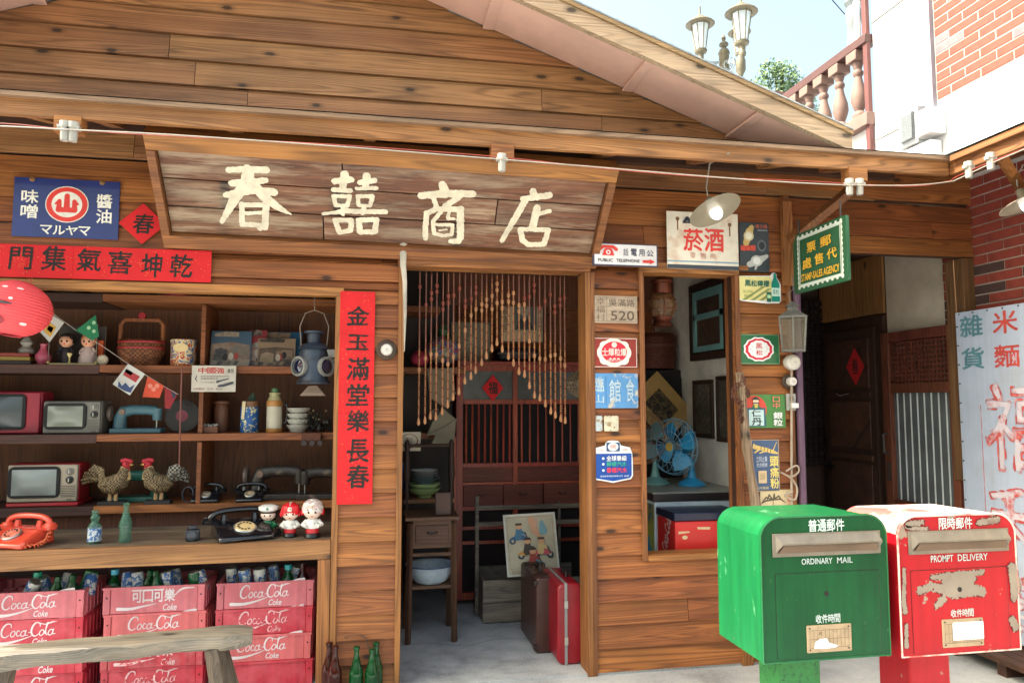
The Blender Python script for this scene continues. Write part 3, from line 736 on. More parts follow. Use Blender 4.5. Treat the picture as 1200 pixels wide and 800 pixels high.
# ---- balustrade on the terrace
PK = paint('pinkish_cast_stone', (118, 94, 86), rough=.7, dirt=.3)
bl = thing('balustrade', 'pinkish terrace balustrade running back from the white wall above the roof', 'balustrade', (XR, 1.5, 3.7))
RT = WX(1018, 45, XR)[1]
MB().box(XR-.06, XR+.06, .86, 2.6, RT-.05, RT+.02).build('top_rail', P_((74, 44, 42)), bl, bevel=.004)
MB().box(XR-.07, XR+.07, .86, 2.6, 3.62, 3.72).build('bottom_rail', PK, bl, bevel=.004)
bh_ = RT-.055-3.72; prof = [(.055, 0), (.055, .04), (.03, .07), (.045, .10), (.062, .16), (.058, .22), (.034, .31), (.028, .35), (.04, .37), (.04, .39), (.028, .41), (.04, .45), (.04, .47)]
prof = [(r, h*bh_/.55) for r, h in prof]
for px in (1006, 984, 965, 948, 934, 921):
    y = WX(px, 100, XR)[0]
    bb = thing('baluster', None, None, (0, y, 0)); bb.parent = bl; bb.location = (0, y-1.5, 0)
    MB().lathe(prof, (XR, y, 3.721), 18).build('shaft', PK, bb, smooth=True)
    MB().box(XR-.062, XR+.062, y-.062, y+.062, 3.72+bh_*.86, 3.72+bh_).build('cap', PK, bb, bevel=.004)
yq, zq = WX(922, 100, XR); MB().box(XR-.07, XR+.07, 2.18, 2.32, 3.7, RT+.12).build('end_post', P_((112, 84, 84)), bl, bevel=.004)
yq = .9
MB().box(XR-.045, XR-.01, .862, .91, 2.9, 5.6).build('corner_post', P_((96, 52, 50)), bl, bevel=.004)
MB().prism([(.6, 2.98), (1.8, 3.0), (1.8, 3.05), (.6, 3.03)], 3.45, 3.55, 'x').build('ledge_board', wood('ledge', (150, 100, 84), (196, 146, 120)), bl)
un = thing('stone_urn', 'dark metal lamp urn standing on the balustrade at the top edge', 'urn lamp', (XR, 1.0, RT))
UM = P_((120, 128, 132), rough=.4)
MB().lathe([(.06, .02), (.05, .05), (.02, .09), (.028, .14), (.055, .2), (.062, .3), (.05, .34), (.07, .38), (.03, .46), (0, .52)], (XR, 1.06, RT), 12).build('lantern_body', UM, un, smooth=True)
for a in (-.07, .07): MB().lathe([(.02, .02), (.028, .1), (.02, .24), (.03, .34), (.01, .4)], (XR+a*.3, 1.06+a, RT), 10).build('side_rod', P_((210, 214, 214)), un, smooth=True)

# ---- ornate three-headed street lamp behind the roof
LM = paint('cream_gold_paint', (104, 98, 80), wear=(84, 70, 44), amount=.42, rough=.5, scale=4, edge=.12)
YL = 4.6
def lampx(px, py, Y=YL): x, z = W(px, py, Y); return x, z
sl = thing('street_lamp', 'ornate cream street lamp with three lantern heads behind the roof slope', 'street lamp', (lampx(849, 88)[0], YL, 0))
cx, cz = lampx(849, 88); s_ = lampx(850, 95)[0]-lampx(849, 95)[0]
MB().lathe([(.10, 0), (.09, cz-.6), (4*s_, cz-.4), (4*s_, cz-6*s_), (6*s_, cz-3*s_), (4*s_, cz), (5.5*s_, cz+4*s_), (5.5*s_, cz+22*s_), (6.5*s_, cz+24*s_), (5*s_, cz+28*s_), (2*s_, cz+30*s_), (5*s_, cz+33*s_), (5*s_, cz+35*s_), (1.5*s_, cz+38*s_), (2.5*s_, cz+41*s_), (0, cz+47*s_)], (cx, YL, 0), 14).build('post', LM, sl, smooth=True, ang=60)
GL = glass('lantern_panes', (214, 226, 230), .75, .2)
def head(px, py_top, py_bot, Y, sc=1.):
    x, zt = lampx(px, py_top, Y); _, zb = lampx(px, py_bot, Y); H = zt-zb
    g = thing('lantern', None, None, (0, 0, 0)); g.parent = sl; g.location = (x-sl.location.x, Y-YL, zb)
    MB().lathe([(.25*H*.9, .58*H*0+H*.66), (.25*H, H*.68), (.23*H, H*.70), (.12*H, H*.78), (.04*H, H*.84), (.015*H, H*.86), (.015*H, H)], (x, Y, zb), 16).build('hood', LM, g, smooth=True)
    MB().lathe([(.085*H, H*.24), (.15*H, H*.655)], (x, Y, zb), 8).build('pane', GL, g)
    for k in range(8):
        a = pi*2*k/8; MB().tube([(x+.088*H*cos(a), Y+.088*H*sin(a), zb+.23*H), (x+.155*H*cos(a), Y+.155*H*sin(a), zb+H*.67)], .009*H, 5).build('bar', LM, g)
    MB().lathe([(.05*H, 0), (.06*H, .05*H), (.05*H, .07*H), (.05*H, .16*H), (.10*H, .18*H), (.11*H, .22*H), (.08*H, .235*H)], (x, Y, zb), 14).build('collar', LM, g, smooth=True)
head(820, 8, 74, YL); head(868, -8, 66, YL-.35); head(866, 22, 74, YL+.5)
for px, Y in ((823, YL), (868, YL-.35), (866, YL+.5)):
    x, z = lampx(px, 72, Y); m = MB()
    m.tube([(cx, YL, cz+14*s_), (x, Y, z-.02)], .018, 6)
    for q in range(3):
        t = .25+.25*q; bx, by = cx+(x-cx)*t, YL+(Y-YL)*t; m.tube([(bx+.06*cos(a/10*2*pi)*(1-q*.2), by, cz+8*s_+.06*sin(a/10*2*pi)) for a in range(10)], .008, 5, closed=True)
    m.tube(catmull([(cx, YL, cz+2*s_), (cx+(x-cx)*.35, YL+(Y-YL)*.35, cz-.02), (cx+(x-cx)*.7, YL+(Y-YL)*.7, cz+4*s_), (x, Y, z-.05)]), .012, 6)
    m.build('scroll_arm', P_((150, 160, 166), rough=.4), sl)
    if px == 868: MB().lathe([(0, -.35), (.02, -.2), (.06, -.12), (.06, .0), (.045, .06)], (x, Y, z), 10).build('drop_finial', LM, sl, smooth=True)

# ---- tree behind
tr = thing('tree', 'leafy green tree far off between the roof slope and the balustrade', 'tree', (0, 0, 0))
YT = 26.; tx, tz = W(912, 98, YT); tr.location = (tx, YT, 0)
MB().tube([(tx+.6, YT, 0), (tx+.3, YT, 5), (tx, YT, 9), (tx+.2, YT, tz+.6)], [.35, .3, .2, .08], 8).build('trunk', wood('bark', (74, 60, 46), (120, 102, 82), axis='z'), tr)
lm = [paint('leaf_green', (88, 116, 70), rough=.6), paint('leaf_light', (124, 150, 96), rough=.6)]
cr = MB(); rr = random.Random(3)
blobs = [(0, 0, .1, 1.05), (-.95, .2, -.5, .75), (.85, 0, -.5, .8), (.35, .1, .55, .65), (-.45, -.2, .55, .55), (-1.3, 0, -1.2, .8), (1.2, 0, -1.5, .9), (0, 0, -1.2, 1.2), (-.5, 0, -2.4, 1.3), (.8, .2, -2.6, 1.2)]
for bx, by, bz, br in blobs:
    br *= 1.0
    for i in range(int(700*br*br)+160):
        a, c = rr.uniform(0, 2*pi), rr.uniform(-1, 1); q = br*rr.uniform(.55, 1.08); s2 = math.sqrt(1-c*c)
        p = Vector((tx+bx*1.15+q*s2*cos(a), YT+by+q*s2*sin(a), tz+bz+q*c-.1)); sz = rr.uniform(.05, .12)
        u = Vector((rr.gauss(0, 1), rr.gauss(0, 1), rr.gauss(0, 1))).normalized(); v = u.orthogonal().normalized()
        cr.poly([p-u*sz, p+v*sz*.6, p+u*sz, p-v*sz*.6], 1 if rr.random() < .4 else 0)
cr.build('crown', lm, tr)
for k in range(5):
    q = blobs[k]; MB().tube([(tx+.1, YT, tz-2.2), (tx+q[0]*.6, YT+q[1], tz+q[2]-.3)], [.08, .03], 6).build('limb', MATS['bark'], tr)
wr = MB().tube([(*W(975, 0, 3)[:1], 3, W(975, 0, 3)[1]), (W(990, 17, 3)[0], 3, W(990, 17, 3)[1]), (W(1012, 24, 3)[0], 3, W(1012, 24, 3)[1])], .006, 5).build('power_line', BLACK); tag(wr, 'thin dark power line crossing the sky by the urn lamp', 'cable')
# ================================================================ THE NAME BOARD, tilted forward at its top
yt, yb_ = -.40, -.085
Lx, Lz = W(192, 285, yb_); TLx, TLz = W(190, 176, yt)
BLc = Vector((W(201, 279, yb_)[0], yb_, W(201, 272, yb_)[1])); TLc = Vector((BLc.x, yt, W(190, 174, yt)[1]))
BRx = W(692, 296, yb_)[0]
Hn = (TLc-BLc).length; vdir = (TLc-BLc).normalized(); udir = Vector((1, 0, -.014)).normalized(); nd = udir.cross(vdir)
if nd.y > 0: nd = -nd
nb = thing('name_board', 'long weathered plank name board with four large cream characters, tilted over the doorway', 'signboard', tuple(BLc))
nf = lambda p: tuple(BLc+udir*p[0]+vdir*p[1]+nd*p[2])
Wn = BRx-BLc.x
rows = [0, Hn*.33, Hn*.665, Hn]
cutsn = [[0, .34*Wn, Wn], [0, .745*Wn, Wn], [0, .385*Wn, Wn]]
for i in range(3):
    for a, b in zip(cutsn[i], cutsn[i][1:]):
        MB(nf).box(a+.003, b-.003, rows[i]+.0035, rows[i+1]-.0035, -.03, random.uniform(-.0015, .0005)).build('plank', SIGNW, nb, bevel=.0015)
MB(nf).box(-.0, Wn, 0, Hn, -.05, -.032).build('backing', DARKW, nb)
ft = .042
MB(nf).box(-ft, Wn+ft, Hn+.002, Hn+.088, -.06, .030).build('frame_rail', TRIM, nb, bevel=.002)
MB(nf).box(-ft, Wn+ft, -.078, -.002, -.05, .03).build('frame_rail', TRIM, nb, bevel=.002)
for a, b in ((-ft, -.002), (Wn+.002, Wn+ft)): MB(nf).box(a, b, -.001, Hn+.001, -.055, .034).build('frame_stile', TRIM, nb, bevel=.002)
# wedge cheeks and a board between its top and the wall
for a, b in ((-ft, -.004), (Wn+.004, Wn+ft)):
    p = [BLc+nd*-.051, TLc+nd*-.056, Vector((0, -.03, TLc.z+.02)), Vector((0, -.03, BLc.z))]
    MB().prism([(q.y, q.z) for q in p], BLc.x+a, BLc.x+b, 'x').build('side_cheek', TRIM, nb)
SB = """0 160,100,34 280,95,40 395,98,42|275,78,30 270,150,52|180,185,40 290,178,42 392,165,34|140,260,34 300,228,50 445,240,46|292,100,50 270,180,66 190,290,52 110,432,24|335,215,60 380,268,58 460,330,46 552,380,10|238,315,28 240,448,32|240,322,28 400,322,32|395,310,36 385,465,38|262,376,24 380,371,24|240,446,32 350,452,32 352,474,30
0 898,122,46 886,212,38|832,167,36 938,155,40|828,222,30 932,226,30|828,262,24 930,262,24|828,262,26 838,320,22|930,262,26 914,322,24|838,320,22 915,322,22|885,330,26 884,376,24|1040,130,42 1032,208,36|998,172,32 1088,160,34|978,213,22 1098,208,26|982,260,24 1075,260,26|984,262,24 986,320,20|1075,262,26 1060,322,22|986,320,20 1060,322,20|1022,325,24 1010,372,22|758,376,18 900,357,32 1158,360,30|832,414,30 938,414,30 934,480,30 862,494,30 832,414,28|986,414,34 1100,410,32 1088,488,34 992,490,34 986,414,34
1 325,128,44 344,185,56|188,200,42 350,184,48 516,186,44|266,215,28 285,265,28|430,208,36 338,264,32|282,285,34 222,312,34 212,400,34 212,474,30|280,282,34 440,285,38|438,282,42 436,468,42|424,488,38 374,490,30|322,290,26 262,365,26 268,440,24 320,454,24 380,448,24 386,385,24 278,384,20|368,300,20 356,344,20 398,346,18|300,420,10 350,416,10
1 905,164,40 912,200,42|842,215,38 1010,190,42|860,215,42 800,320,40 702,482,30|930,272,46 902,390,46|930,312,28 1008,292,30|822,410,34 834,480,34 872,508,34 972,504,34 1000,412,34 822,408,28"""
CREAM = paint('cream_brush_paint', (214, 206, 184), wear=(150, 126, 100), amount=.30, scale=38., rough=.7, edge=.05)
for ln in SB.split('\n'):
    k, rest = ln.split(' ', 1); ox, oy = ((240, 180), (460, 190))[int(k)]; L = []
    for st in rest.split('|'):
        q = []
        for t in st.split():
            X, Y, wd = map(float, t.split(',')); P = onplane(ox+X/5.4545, oy+Y/5.4545, BLc, nd)-BLc
            q.append((P.dot(udir), P.dot(vdir), wd/5.4545*.0050))
        L.append(q)
    strokes(MB(nf), L, .0022, noise=.0011, cell=.0042).build('character', CREAM, nb)

# ================================================================ RED PAPERS
RPAP = paint('red_paper', (196, 18, 26), rough=.75, dirt=.1, scale=14)
GOLD = paint('gold_fleck', (214, 120, 60), rough=.6)
def flecks(fr, Wd, H, n, t, keep=None):
    m = MB(fr); rr = random.Random(int(Wd*1000))
    for i in range(n):
        u, v = rr.uniform(.01, Wd-.01), rr.uniform(.01, H-.01)
        if keep and rr.random() < .6: c = rr.choice(keep); u, v = rr.gauss(c[0], .028), rr.gauss(c[1], .028)
        s = rr.uniform(.0012, .003); a = rr.uniform(0, 3); sheet(m, [(u+s*cos(a+q), v+s*sin(a+q)) for q in (0, 1.6, 3.1, 4.7)], .0008)
    m.build('gold_flecks', GOLD, t)['kind'] = 'stuff'
XL, zt_ = W(-75, 277, -.035); XRt, zb2 = W(247, 331, -.035); zt2 = W(247, 294, -.035)[1]
zb2 = W(247, 331, -.035)[1]
t, fr, Wd, H = sign('horizontal_couplet', 'long red paper banner with six brush characters above the open shelves', 'red banner', None, RPAP, [], fr=front(XL, zb2, -.035), size=(XRt-XL, zt2-zb2), thick=.001, bname='paper')
ks = []
for s, px0, px1, py0, py1 in (('門', 11, 37, 289, 316), ('集', 49, 77, 288, 317), ('氣', 90, 118, 291, 318), ('喜', 126, 154, 294, 321), ('坤', 166, 189, 297, 325), ('乾', 199, 225, 298, 325)):
    a, d = W(px0, py0, -.036); b, c = W(px1, py1, -.036); u0, u1, v0, v1 = a-XL, b-XL, c-zb2, d-zb2
    letters(MB(fr), s, u0, v0, u1, v1, .0018, bold=.022, shear=.06, rough=.0006).build('lettering', INK, t); ks.append(((u0+u1)/2, (v0+v1)/2))
flecks(fr, Wd, H, 420, t, ks)
def creases(fr, Wd, H, t, n, vertical):
    for i in range(n):
        m = MB(fr); q = (i+1)/(n+1)+random.uniform(-.03, .03); a = random.uniform(-.01, .01)
        P = [(0, H*q), (Wd, H*q+a)] if vertical else [(Wd*q, 0), (Wd*q+a, H)]
        m.tube([(P[0][0], P[0][1], .0006), ((P[0][0]+P[1][0])/2, (P[0][1]+P[1][1])/2, .0012), (P[1][0], P[1][1], .0006)], .0012, 5); m.build('crease', RPAP, t)
creases(fr, Wd, H, t, 5, False)
x0, z1 = W(399, 341, -.035); x1, z0 = W(437, 590, -.035); 
t, fr, Wd, H = sign('vertical_couplet', 'tall red paper strip with seven brush characters on the post left of the doorway', 'red banner', None, RPAP, [], fr=front(x0, z0, -.035), size=(x1-x0-.004, z1-z0), thick=.001, bname='paper')
ks = []
for s, py0, py1 in (('金', 359, 381), ('玉', 392, 410), ('滿', 419, 445), ('堂', 450, 475), ('樂', 481, 505), ('長', 515, 541), ('春', 545, 571)):
    a, d = W(406, py0, -.036); b, c = W(432, py1, -.036)
    letters(MB(fr), s, a-x0, c-z0, b-x0, d-z0, .0018, bold=.03, shear=.05, rough=.0006).build('lettering', INK, t); ks.append(((a+b)/2-x0, (c+d)/2-z0))
flecks(fr, Wd, H, 320, t, ks); creases(fr, Wd, H, t, 4, True)
sign('spring_diamond', 'bright red paper diamond with a black character beside the blue enamel sign', 'paper diamond', (140, 237, 194, 287), RPAP, [('t', '春', .29, .27, .74, .74, INK, {'bold': .03, 'shear': .08})], Y=-.034, thick=.001, outline=[(.5, 0), (1, .5), (.5, 1), (0, .5)], bname='paper')

# ================================================================ ENAMEL SIGNS
ENB = paint('blue_enamel', (24, 42, 108), wear=(110, 84, 70), amount=.30, rough=.3, scale=14, coat=.3)
EW = paint('enamel_white', (230, 228, 218), wear=(170, 140, 110), amount=.26, rough=.35, scale=24)
ER = paint('enamel_red', (212, 52, 44), rough=.35, dirt=.12)
CW = [(.5, .5)]
t, fr, Wd, H = sign('enamel_sign', 'dark blue enamel sign with a red and white round crest, top left', 'enamel sign', (17, 207, 138, 281), ENB, [
    ('v', '味噌', .07, .20, .23, .70, EW, {'bold': .03, 'gap': .1}), ('v', '醬油', .78, .22, .93, .74, EW, {'bold': .03, 'gap': .1}), ('t', 'マルヤマ', .26, .80, .74, .95, EW, {'bold': .035}),
    ('e', .505, .435, .205, .31, EW), ('e', .505, .435, .195, .295, ER), ('e', .505, .435, .145, .22, EW), ('e', .505, .435, .135, .205, EW),
    ('s', [[(.505, .29, .05), (.505, .54, .06)], [(.435, .38, .04), (.43, .53, .055), (.505, .53, .05), (.58, .53, .055), (.575, .38, .04)], [(.40, .43, .02), (.435, .37, .03)], [(.61, .43, .02), (.575, .37, .03)]], ER),
    ('e', .505, .60, .045, .03, EW)], Y=-.03)
m = MB(fr)
for u in (.17, .83): m.lathe([(.014, 0), (.014, .003), (.006, .006)], (Wd*u, H*.97, .002), 8)
m.build('rust_screw', paint('rust', (120, 84, 50)), t)
NVY = P_((34, 38, 70)); TBK = P_((46, 46, 52))
t, fr, Wd, H = sign('telephone_sign', 'white PUBLIC TELEPHONE sign with a red telephone and red arrow', 'sign', (695, 284, 771, 313), P_((70, 74, 96), rough=.4), [
    ('r', .02, .05, .98, .95, paint('sign_white', (226, 224, 226), rough=.4)), 
    ('v', '話', .46, .22, .54, .54, NVY, {'bold': .02, 'gap': 0}), ('v', '電', .575, .22, .67, .54, NVY, {'bold': .03, 'gap': 0}), ('v', '用', .70, .24, .79, .54, NVY, {'bold': .02, 'gap': 0}), ('v', '公', .82, .26, .93, .54, NVY, {'bold': .02, 'gap': 0}),
    ('t', 'PUBLIC', .07, .70, .30, .84, TBK, {'bold': .03}), ('t', 'TELEPHONE', .35, .70, .71, .84, TBK, {'bold': .03}),
    ('p', [(.75, .72), (.87, .72), (.87, .66), (.95, .78), (.87, .9), (.87, .84), (.75, .84), (.77, .78)], ER),
    ('s', [[(.10, .28, .05), (.15, .17, .04), (.30, .17, .04), (.35, .28, .05)]], ER), ('p', [(.17, .26), (.28, .26), (.31, .50), (.32, .56), (.13, .56), (.14, .50)], ER), ('e', .225, .42, .035, .10, P_((226, 224, 226))), ('e', .225, .42, .018, .05, ER)], Y=-.125, thick=.02)
t, fr, Wd, H = sign('tobacco_sign', 'large rusty white enamel sign with two red characters behind the lamp shade', 'enamel sign', (781, 247, 866, 317), paint('rusty_white_enamel', (226, 220, 206), wear=(186, 130, 84), amount=.36, scale=7, rough=.35, edge=.12), [
    ('r', 0, .93, 1, 1, P_((58, 66, 76))), ('r', 0, .86, 1, .885, P_((130, 164, 186))),
    ('t', '菸', .22, .30, .50, .68, ER, {'bold': .045}), ('t', '酒', .51, .28, .79, .68, ER, {'bold': .045}),
    ('t', '零', .31, .715, .39, .82, P_((196, 150, 130))), ('t', '售', .45, .715, .54, .82, P_((196, 140, 126))), ('t', '商', .59, .715, .68, .82, P_((200, 150, 130))),
    ('s', [[(.23, .19, .03), (.28, .12, .05), (.34, .19, .03)]], P_((40, 44, 62))), ('r', .23, .18, .35, .205, P_((40, 44, 62)))], Y=-.056)
m = MB(fr)
for u, v in ((.15, .87), (.88, .80)): m.lathe([(.012, 0), (.010, .003), (.004, .005)], (Wd*u, H*v, .001), 10); m.box(Wd*u-.004, Wd*u+.004, H*(v-.2), H*v, .0005, .0012)
m.build('rust_streak', paint('rust', (120, 84, 50)), t)
GD = P_((196, 170, 104)); SIL = P_((176, 180, 178))
sign('watch_sign', 'dark slate sign showing gold and silver wristwatches', 'advertising sign', (866, 260, 902, 319), P_((52, 62, 70), rough=.4), [
    ('s', [[(.42, .10, .15), (.34, .20, .26), (.22, .42, .2)]], GD), ('e', .31, .28, .17, .10, P_((206, 196, 160))), ('e', .31, .28, .11, .07, P_((230, 226, 206))),
    ('t', '鐘錶眼', .02, .47, .54, .58, P_((224, 84, 66)), {'bold': .04}), ('e', .74, .47, .15, .12, P_((96, 104, 110))), ('e', .74, .47, .10, .08, P_((40, 46, 52))),
    ('s', [[(.9, .68, .12), (.6, .78, .26), (.3, .86, .18)], [(.5, .95, .06), (.6, .78, .1)]], SIL), ('e', .55, .78, .2, .11, SIL), ('e', .55, .78, .13, .075, P_((210, 212, 210))),
    ('t', '•東方錶', .50, .04, .93, .12, P_((220, 110, 80))), ('r', .6, .15, .93, .17, P_((150, 156, 160)))], Y=-.03, rad=.012)
WG = paint('grey_wood_plaque', (176, 158, 138), rough=.7, dirt=.3, scale=20, stretch=(1, 1, 6)); PE = P_((104, 88, 74))
sign('address_plaque', 'pale carved wooden address plaque numbered 520', 'address plaque', (694, 346, 747, 379), WG, [
    ('v', '幸福村', .08, .06, .28, .94, PE, {'gap': .14}), ('t', '吳滿路', .35, .12, .95, .38, PE, {'bold': .01}), ('t', '520', .40, .55, .93, .90, P_((96, 80, 66)), {'bold': .01}), ('r', .31, .05, .318, .95, PE), ('f', .04, .05, .97, .95, .002, PE)], Y=-.032, thick=.02)
MAR = paint('maroon_enamel', (140, 46, 38), wear=(170, 110, 90), amount=.32, rough=.35)
sign('candy_sign', 'maroon enamel sign with a white shield round a red oval', 'enamel sign', (691, 395, 747, 431), MAR, [
    ('f', .01, .02, .99, .98, .003, EW), ('s', [[(.32, .5, .34), (.5, .5, .58), (.7, .5, .34)]], EW), ('r', .2, .12, .82, .9, EW, .03), ('e', .51, .48, .27, .35, P_((206, 36, 60))),
    ('t', '士爆粒爆', .25, .36, .77, .6, EW, {'bold': .02}), ('e', .51, .24, .055, .09, EW), ('t', '•••', .4, .68, .62, .73, EW), ('t', '糖果公司', .36, .72, .66, .80, EW)], Y=-.03, rad=.012)
PB = paint('powder_blue_enamel', (88, 146, 198), wear=(196, 186, 168), amount=.42, scale=12, rough=.4, edge=.03); PBL = P_((176, 196, 208))
sign('faded_blue_sign', 'chipped powder blue enamel sign with faint pale characters', 'enamel sign', (690, 437, 748, 478), PB, [
    ('v', '臨', .07, .10, .30, .56, PBL, {'bold': .015}), ('v', '山', .07, .60, .30, .86, PBL, {'bold': .01}), ('v', '館', .40, .14, .64, .86, PBL, {'bold': .015}), ('v', '食', .74, .1, .92, .86, PBL, {'bold': .01}), ('r', .335, .08, .345, .92, P_((60, 110, 164)))], Y=-.03, rad=.008)
TL = paint('rusty_tile', (206, 200, 176), wear=(130, 90, 56), amount=.40, scale=40, rough=.5)
sign('small_metal_tag', 'little square rusty metal tag with a blue tint, left of a pair', 'metal tag', (689, 487, 706, 505), paint('rusty_tile_blue', (192, 204, 206), wear=(150, 112, 66), amount=.42, scale=44, rough=.5), [('t', '門牌', .2, .2, .8, .45, P_((150, 120, 80)))], Y=-.03, rad=.008)
sign('small_metal_tag', 'little square cream and rust metal tag, right of a pair', 'metal tag', (708, 487, 725, 505), TL, [('t', '電', .2, .4, .5, .7, P_((150, 120, 80)))], Y=-.03, rad=.008)
SB_ = paint('soda_blue', (34, 78, 158), rough=.35, dirt=.15); SW = P_((226, 228, 228), rough=.35)
sg = [(.5, 0), (.62, .01), (.68, .06), (.70, .12), (.93, .17), (.985, .3), (1, .5), (1, .84), (.95, .92), (.7, .96), (.5, 1), (.3, .96), (.05, .92), (0, .84), (0, .5), (.015, .3), (.07, .17), (.30, .12), (.32, .06), (.38, .01)]
sin_ = [(.5+(a-.5)*.93, .5+(b-.5)*.93) for a, b in sg if b > .28]
sign('soda_sign', 'white and blue badge-shaped enamel sign listing three drinks', 'enamel sign', (695, 516, 742, 565), SW, [
    ('p', [(.965, .31), (.965, .82), (.92, .89), (.5, .96), (.08, .89), (.035, .82), (.035, .31)], SB_), ('r', .33, .05, .67, .26, P_((60, 80, 120)), .006), ('e', .5, .15, .13, .10, SW), ('t', '今旺', .42, .10, .58, .20, P_((180, 90, 80)), {'bold': .02}),
    ('t', '大阪', .14, .2, .26, .25, P_((190, 100, 80))), ('t', '飲料', .74, .2, .86, .25, P_((190, 100, 80))),
    ('t', '全球泰級', .32, .36, .84, .48, SW, {'bold': .03}), ('t', '檸檬汽水', .32, .50, .84, .61, P_((60, 170, 140)), {'bold': .02}), ('t', '香檳汽水', .32, .64, .84, .76, P_((226, 60, 72)), {'bold': .03}),
    ('e', .24, .42, .03, .03, SW), ('e', .24, .555, .03, .03, SW), ('e', .24, .70, .03, .03, SW), ('t', '金旺飲料股份有限公司', .16, .815, .72, .855, SW), ('t', '出品', .76, .815, .88, .855, SW)], Y=-.03, outline=sg)
CY = paint('cream_yellow_enamel', (214, 206, 142), rough=.35, dirt=.15); DG = P_((28, 96, 84), rough=.35); OL = P_((130, 140, 84))
so = [(.03, .06), (.8, .02), (.83, -.07), (.88, -.1), (.93, -.07), (.95, .1), (1.03, .3), (1.03, .9), (.98, .98), (.7, 1.0), (.1, .93), (.03, .85), (0, .5)]
sign('lemon_soda_sign', 'cream yellow sign with a green soda bottle and can at its right end', 'advertising sign', (863, 321, 914, 356), SW, [
    ('p', [(.04, .08), (.8, .06), (.83, .3), (.83, .9), (.12, .9), (.04, .8)], CY), ('p', [(.1, .9), (.6, .4), (.68, .4), (.2, .9)], OL), ('p', [(.3, .9), (.72, .48), (.8, .48), (.4, .9)], OL), ('p', [(.5, .9), (.76, .62), (.8, .66), (.6, .9)], OL),
    ('t', '黑松檸檬', .18, .20, .76, .42, DG, {'bold': .035}), ('t', '真正檸檬', .14, .55, .36, .65, P_((120, 140, 70))), ('t', '原味新', .16, .7, .36, .8, P_((120, 140, 70))),
    ('p', [(.86, -.06), (.91, -.06), (.92, .1), (.99, .3), (.99, .93), (.80, .93), (.80, .3), (.85, .1)], P_((24, 130, 116), rough=.2)), ('r', .80, .45, .99, .74, P_((196, 226, 214))), ('t', '黑松', .82, .5, .97, .7, DG), ('r', .68, .6, .78, .95, DG, .003), ('r', .69, .7, .77, .82, P_((170, 210, 160)))], Y=-.03, outline=so)
EG = paint('green_enamel', (28, 98, 60), rough=.3, dirt=.15, coat=.3)
oc = lambda ru, rv: [(.5+ru*cos(radians(a))*(1.04 if i % 2 else .97), .5+rv*sin(radians(a))*(1.04 if i % 2 else .97)) for i, a in enumerate(range(0, 360, 15))]
sign('green_enamel_sign', 'green enamel sign with a red ringed white oval reading 黑松', 'enamel sign', (864, 391, 914, 427), EG, [
    ('f', .01, .02, .99, .98, .002, P_((160, 180, 150))), ('p', oc(.36, .40), SW), ('p', oc(.32, .355), P_((196, 36, 56))), ('p', oc(.255, .285), SW),
    ('t', '黑', .42, .30, .58, .49, P_((190, 36, 50)), {'bold': .02}), ('t', '松', .42, .53, .58, .70, P_((190, 36, 50)), {'bold': .02})]+[('e', .5+.2*cos(a), .5+.13*sin(a), .008, .012, NVY) for a in (0, .6, 2.5, 3.14, 3.8, 5.7)], Y=-.03, rad=.012)
LG = paint('grass_green_enamel', (66, 124, 62), rough=.4, dirt=.2); FL = P_((216, 196, 170))
sign('medicine_sign', 'green sign with a moustached man in a plumed hat in a red circle', 'advertising sign', (874, 462, 921, 501), LG, [
    ('e', .20, .46, .32, .43, P_((204, 72, 58))), ('p', [(.02, .40), (.48, .40), (.50, .95), (.02, .95)], P_((40, 90, 110))), ('r', .06, .46, .44, .93, P_((188, 214, 214))), ('t', '仁', .12, .47, .36, .66, P_((30, 50, 52)), {'bold': .05}), ('t', '丹', .12, .70, .38, .92, P_((30, 50, 52)), {'bold': .05}),
    ('e', .24, .22, .07, .11, FL), ('p', [(.12, .16), (.24, .06), (.36, .16)], P_((40, 60, 50))), ('r', .16, .24, .32, .27, P_((40, 40, 40))), ('p', [(.12, .4), (.18, .3), (.3, .3), (.36, .4)], P_((60, 110, 70))), ('r', .20, .3, .28, .4, P_((210, 190, 90))),
    ('v', '口中', .66, .06, .84, .42, P_((220, 120, 100)), {'bold': .02}), ('v', '銀粒', .66, .52, .90, .95, SW, {'bold': .05})], Y=-.03, rad=.003)
BL2 = paint('slate_blue_enamel', (58, 86, 124), rough=.4, dirt=.25); TG = P_((214, 186, 112))
sign('powder_sign', 'blue framed sign with a leaping striped tiger and three yellow characters', 'advertising sign', (880, 515, 914, 575), BL2, [
    ('f', 0, 0, 1, 1, .004, P_((180, 160, 130))),
    ('s', [[(.12, .14, .14), (.3, .16, .12), (.55, .2, .14), (.78, .24, .12), (.95, .27, .05)], [(.12, .14, .16), (.1, .10, .08)], [(.3, .18, .08), (.12, .25, .05)], [(.5, .22, .06), (.3, .26, .04)], [(.78, .22, .04), (.86, .12, .03), (.92, .05, .02)]], TG),
    ('s', [[(.35, .13, .02), (.35, .19, .02)], [(.47, .15, .02), (.46, .22, .02)], [(.6, .17, .02), (.58, .24, .02)], [(.7, .19, .02), (.69, .25, .02)]], INK),
    ('t', '立刻止痛', .16, .32, .56, .43, P_((180, 190, 206)), {'bold': .02}), ('t', '老虎標牌', .16, .45, .56, .53, P_((180, 190, 206)), {'bold': .02}), ('v', '頭痛粉', .64, .32, .96, .95, P_((222, 204, 120)), {'bold': .05, 'gap': .08}),
    ('r', .22, .60, .52, .84, P_((206, 184, 146)), .004), ('t', '頭', .28, .65, .46, .78, P_((150, 130, 90))), ('t', '五州藥廠', .12, .90, .58, .96, P_((200, 190, 150)))], Y=-.03)
